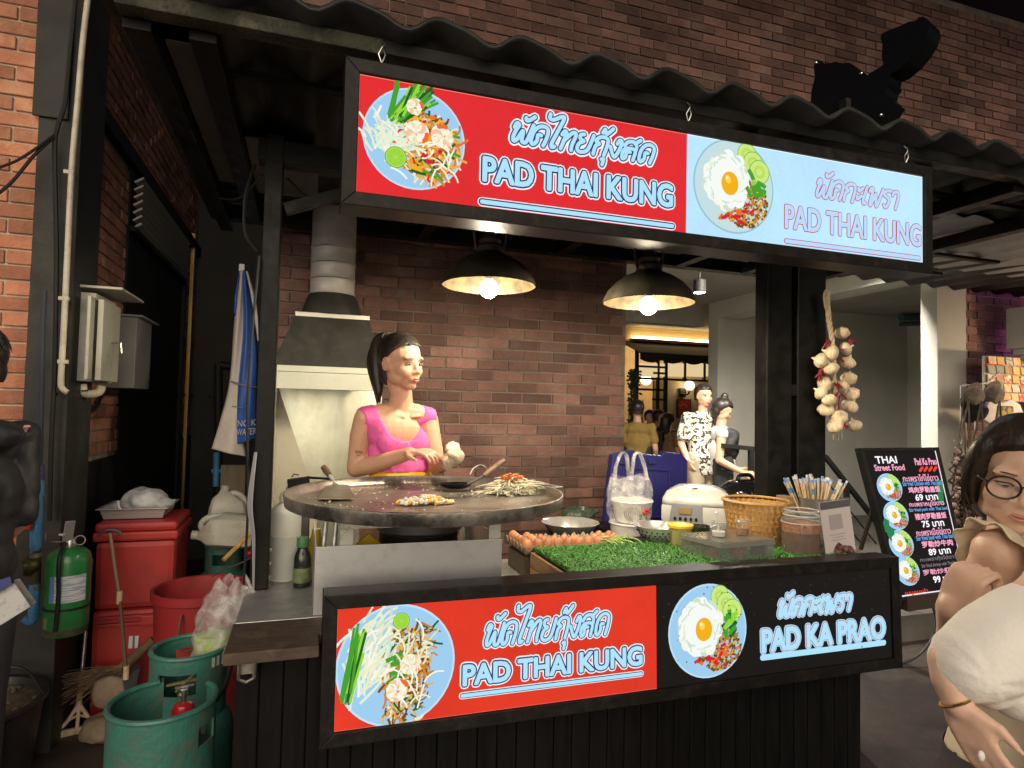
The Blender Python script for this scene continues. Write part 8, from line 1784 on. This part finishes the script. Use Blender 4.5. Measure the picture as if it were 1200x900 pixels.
# ---------------------------------------------------------------- people in the passage
def bystander(label, px, py, D, f, pose='stand', top=None, bottom=None, hairk='short', skin=m_skin, face=False, base=.18, head_pitch=0, armfwd=.1, sleeves=.5, tilt=0, group=None):
    h = at_d(px, py, D); f = V(f).normalized(); T = frame(h, f, pitch=head_pitch); r_ = V((f.x, f.y, 0)).normalized().cross(V((0, 0, 1))).normalized(); fb2 = V((f.x, f.y, 0)).normalized()
    p = thing('person', label, 'person', (h.x, h.y, base), group); n_ = h+V((0, 0, -.185))-fb2*.02; c_ = n_+V((0, 0, -.25)); hp = V((h.x, h.y, max(base+.86, h.z-.75))) if pose == 'stand' else c_+V((0, 0, -.30))
    g = MB(); head_shape(g, T, 1.0); g.tube([h+V((0, 0, -.05)), n_], [.05, .056], 12); trunk(g, n_, c_, hp, r_, fb2)
    js = []
    for s in (-1, 1):
        s0 = n_+r_*s*.185+V((0, 0, -.045)); e_ = s0+r_*s*.05+V((0, 0, -.27))-fb2*.03; w_ = e_+fb2*(armfwd+.04)+V((0, 0, -.22+armfwd*.5)); js.append((s0, e_, w_))
        limb(g, [n_+V((0, 0, -.04)), s0], [.052, .052]); limb(g, [s0, s0.lerp(e_, .5), e_], [.05, .045, .038]); limb(g, [e_, e_.lerp(w_, .4), w_], [.038, .035, .026]); hand(g, w_, w_-e_, -r_*s, s, .4, .95)
        if pose == 'stand': limb(g, [hp+r_*s*.09, V((hp.x, hp.y, base+.45))+r_*s*.09, V((hp.x, hp.y, base+.06))+r_*s*.09], [.085, .06, .042]); limb(g, [V((hp.x, hp.y, base+.05))+r_*s*.09, V((hp.x, hp.y, base+.035))+r_*s*.1+fb2*.15], [.042, .03])
        else: limb(g, [hp+r_*s*.09, hp+r_*s*.10+fb2*.40, hp+r_*s*.10+fb2*.42+V((0, 0, -.42))], [.085, .06, .042])
    fuse(g, 'body', skin, p, .011, 3)
    g = MB(); trunk(g, n_, c_, hp+V((0, 0, .04)), r_, fb2, .026, 1.05)
    for s0, e_, w_ in js: limb(g, [n_+V((0, 0, -.05)), s0, s0.lerp(e_, sleeves)], [.062, .066, .064])
    q2 = M((r_, fb2, V((0, 0, 1)))).transposed(); g.ball(hp+V((0, 0, -.04)), (.178, .135, .16), 18, 12, q2); g.tube([n_+V((0, 0, -.06)), n_+V((0, 0, .012)), n_+V((0, 0, .05))], [.085, .066, .060], 14)
    fuse(g, 'shirt', top, p, .012, 3, cut=lambda q: (q-n_).z > .022 or q.z < hp.z-.11, disp=.006, dscale=16)
    if bottom:
        g = MB()
        for s in (-1, 1): limb(g, [hp+r_*s*.08+V((0, 0, .05)), V((hp.x, hp.y, base+.45))+r_*s*.095, V((hp.x, hp.y, base+.1))+r_*s*.095] if pose == 'stand' else [hp+r_*s*.09, hp+r_*s*.10+fb2*.40, hp+r_*s*.10+fb2*.42+V((0, 0, -.40))], [.115, .085, .07])
        fuse(g, 'trousers', bottom, p, .014, 3)
    ex = None
    if hairk == 'bun': ex = lambda g, P_, rot: g.ball(P_(0, -.05, .135), .040, 12, 8)
    if hairk == 'long': ex = lambda g, P_, rot: g.tube([P_(0, -.07, .05), P_(0, -.085, -.06), P_(0, -.08, -.20)], [.085, .085, .06], 12)
    hair_cap(p, T, 1.03, m_hair, lambda x, y: (.066 if y > .03 else (.066-1.3*(.03-y) if hairk != 'long' else -.05)), side=.0, low=-.05 if ex is None else -.3, puff=.006, extra=ex, voxel=.009)
    if face: face_parts(p, T, 1.0)
    return p, T, n_, c_, hp, r_, fb2, js
toc = lambda x, y, D: (V((0, 0, CH))-at_d(x, y, D)).normalized()
m_pat = mat('leaf_print_shirt', (.58, .55, .48), .8, col2=(.035, .028, .022), scale=26, detail=2, thresh=(.50, .54))
DP = 6.6
bystander('man in a white shirt with dark leaf print, looking this way in the passage', 825, 464, DP, toc(825, 464, DP)+CR*.55, top=m_pat, bottom=mat('beige_trousers', (.36, .30, .22), .85), face=True, sleeves=.75)
m_tank = mat('white_vest', (.5, .48, .45), .85)
w_ = bystander('woman with a hair bun looking down, black bag on her chest, in the passage', 847, 481, DP-.1, CR*1.0-CF*.25, top=m_tank, bottom=mat('black_skirt', (.02, .02, .022), .8), hairk='bun', head_pitch=R(-28), sleeves=.05, armfwd=.2)
p, T, n_, c_, hp, r_, fb2, js = w_
g = MB(); bc_ = at_d(852, 520, DP-.22); g.ball(bc_, (.13, .10, .17), 16, 12); g.ball(bc_+V((.05, 0, .08)), (.09, .08, .08), 14, 10); g.ball(bc_+V((.02, 0, -.08)), (.10, .09, .09), 14, 10); fuse(g, 'black_bag', mat('black_bag_cloth', (.016, .016, .018), .7, bump=.3), None, .012, 3, disp=.02, dscale=14)
o = bpy.data.objects['black_bag']; o.name = 'shoulder_bag'; tag(o, 'bulky black bag carried in front by the woman with a hair bun', 'bag')
g = MB(); g.tube(smooth_path([n_+r_*.12-fb2*.03, n_+r_*.1+fb2*.10+V((0, 0, -.1)), bc_+V((0, 0, .15))], 4), .014, 6); tag(g.build('bag_strap', m_black, o, smooth=True)); 
bystander('person in a mustard brown shirt seen from behind near the restaurant', 747, 480, 8.2, CF+CR*.25, top=mat('mustard_shirt', (.26, .17, .045), .85, col2=(.2, .125, .03), scale=6), bottom=mat('dark_trousers2', (.025, .025, .03), .85), sleeves=.6)
m_dk = mat('dark_tee', (.02, .02, .024), .85)
bystander('first seated diner from the left at the restaurant, in a dark shirt', 762, 489, 10.6, toc(762, 489, 10)+CR*.5, 'sit', m_dk, m_dk)
bystander('second seated diner, behind the chairs in the middle of the window', 773, 489, 10.4, CR-CF*.3, 'sit', m_dk, m_dk)
bystander('third seated diner with long dark hair and a brown top, nearest the red poster', 784, 493, 10.0, CF*.4+CR*.6, 'sit', mat('brown_top', (.20, .11, .06), .85), m_dk, hairk='long')
# the big structural copies of lamps and stall stay as built above
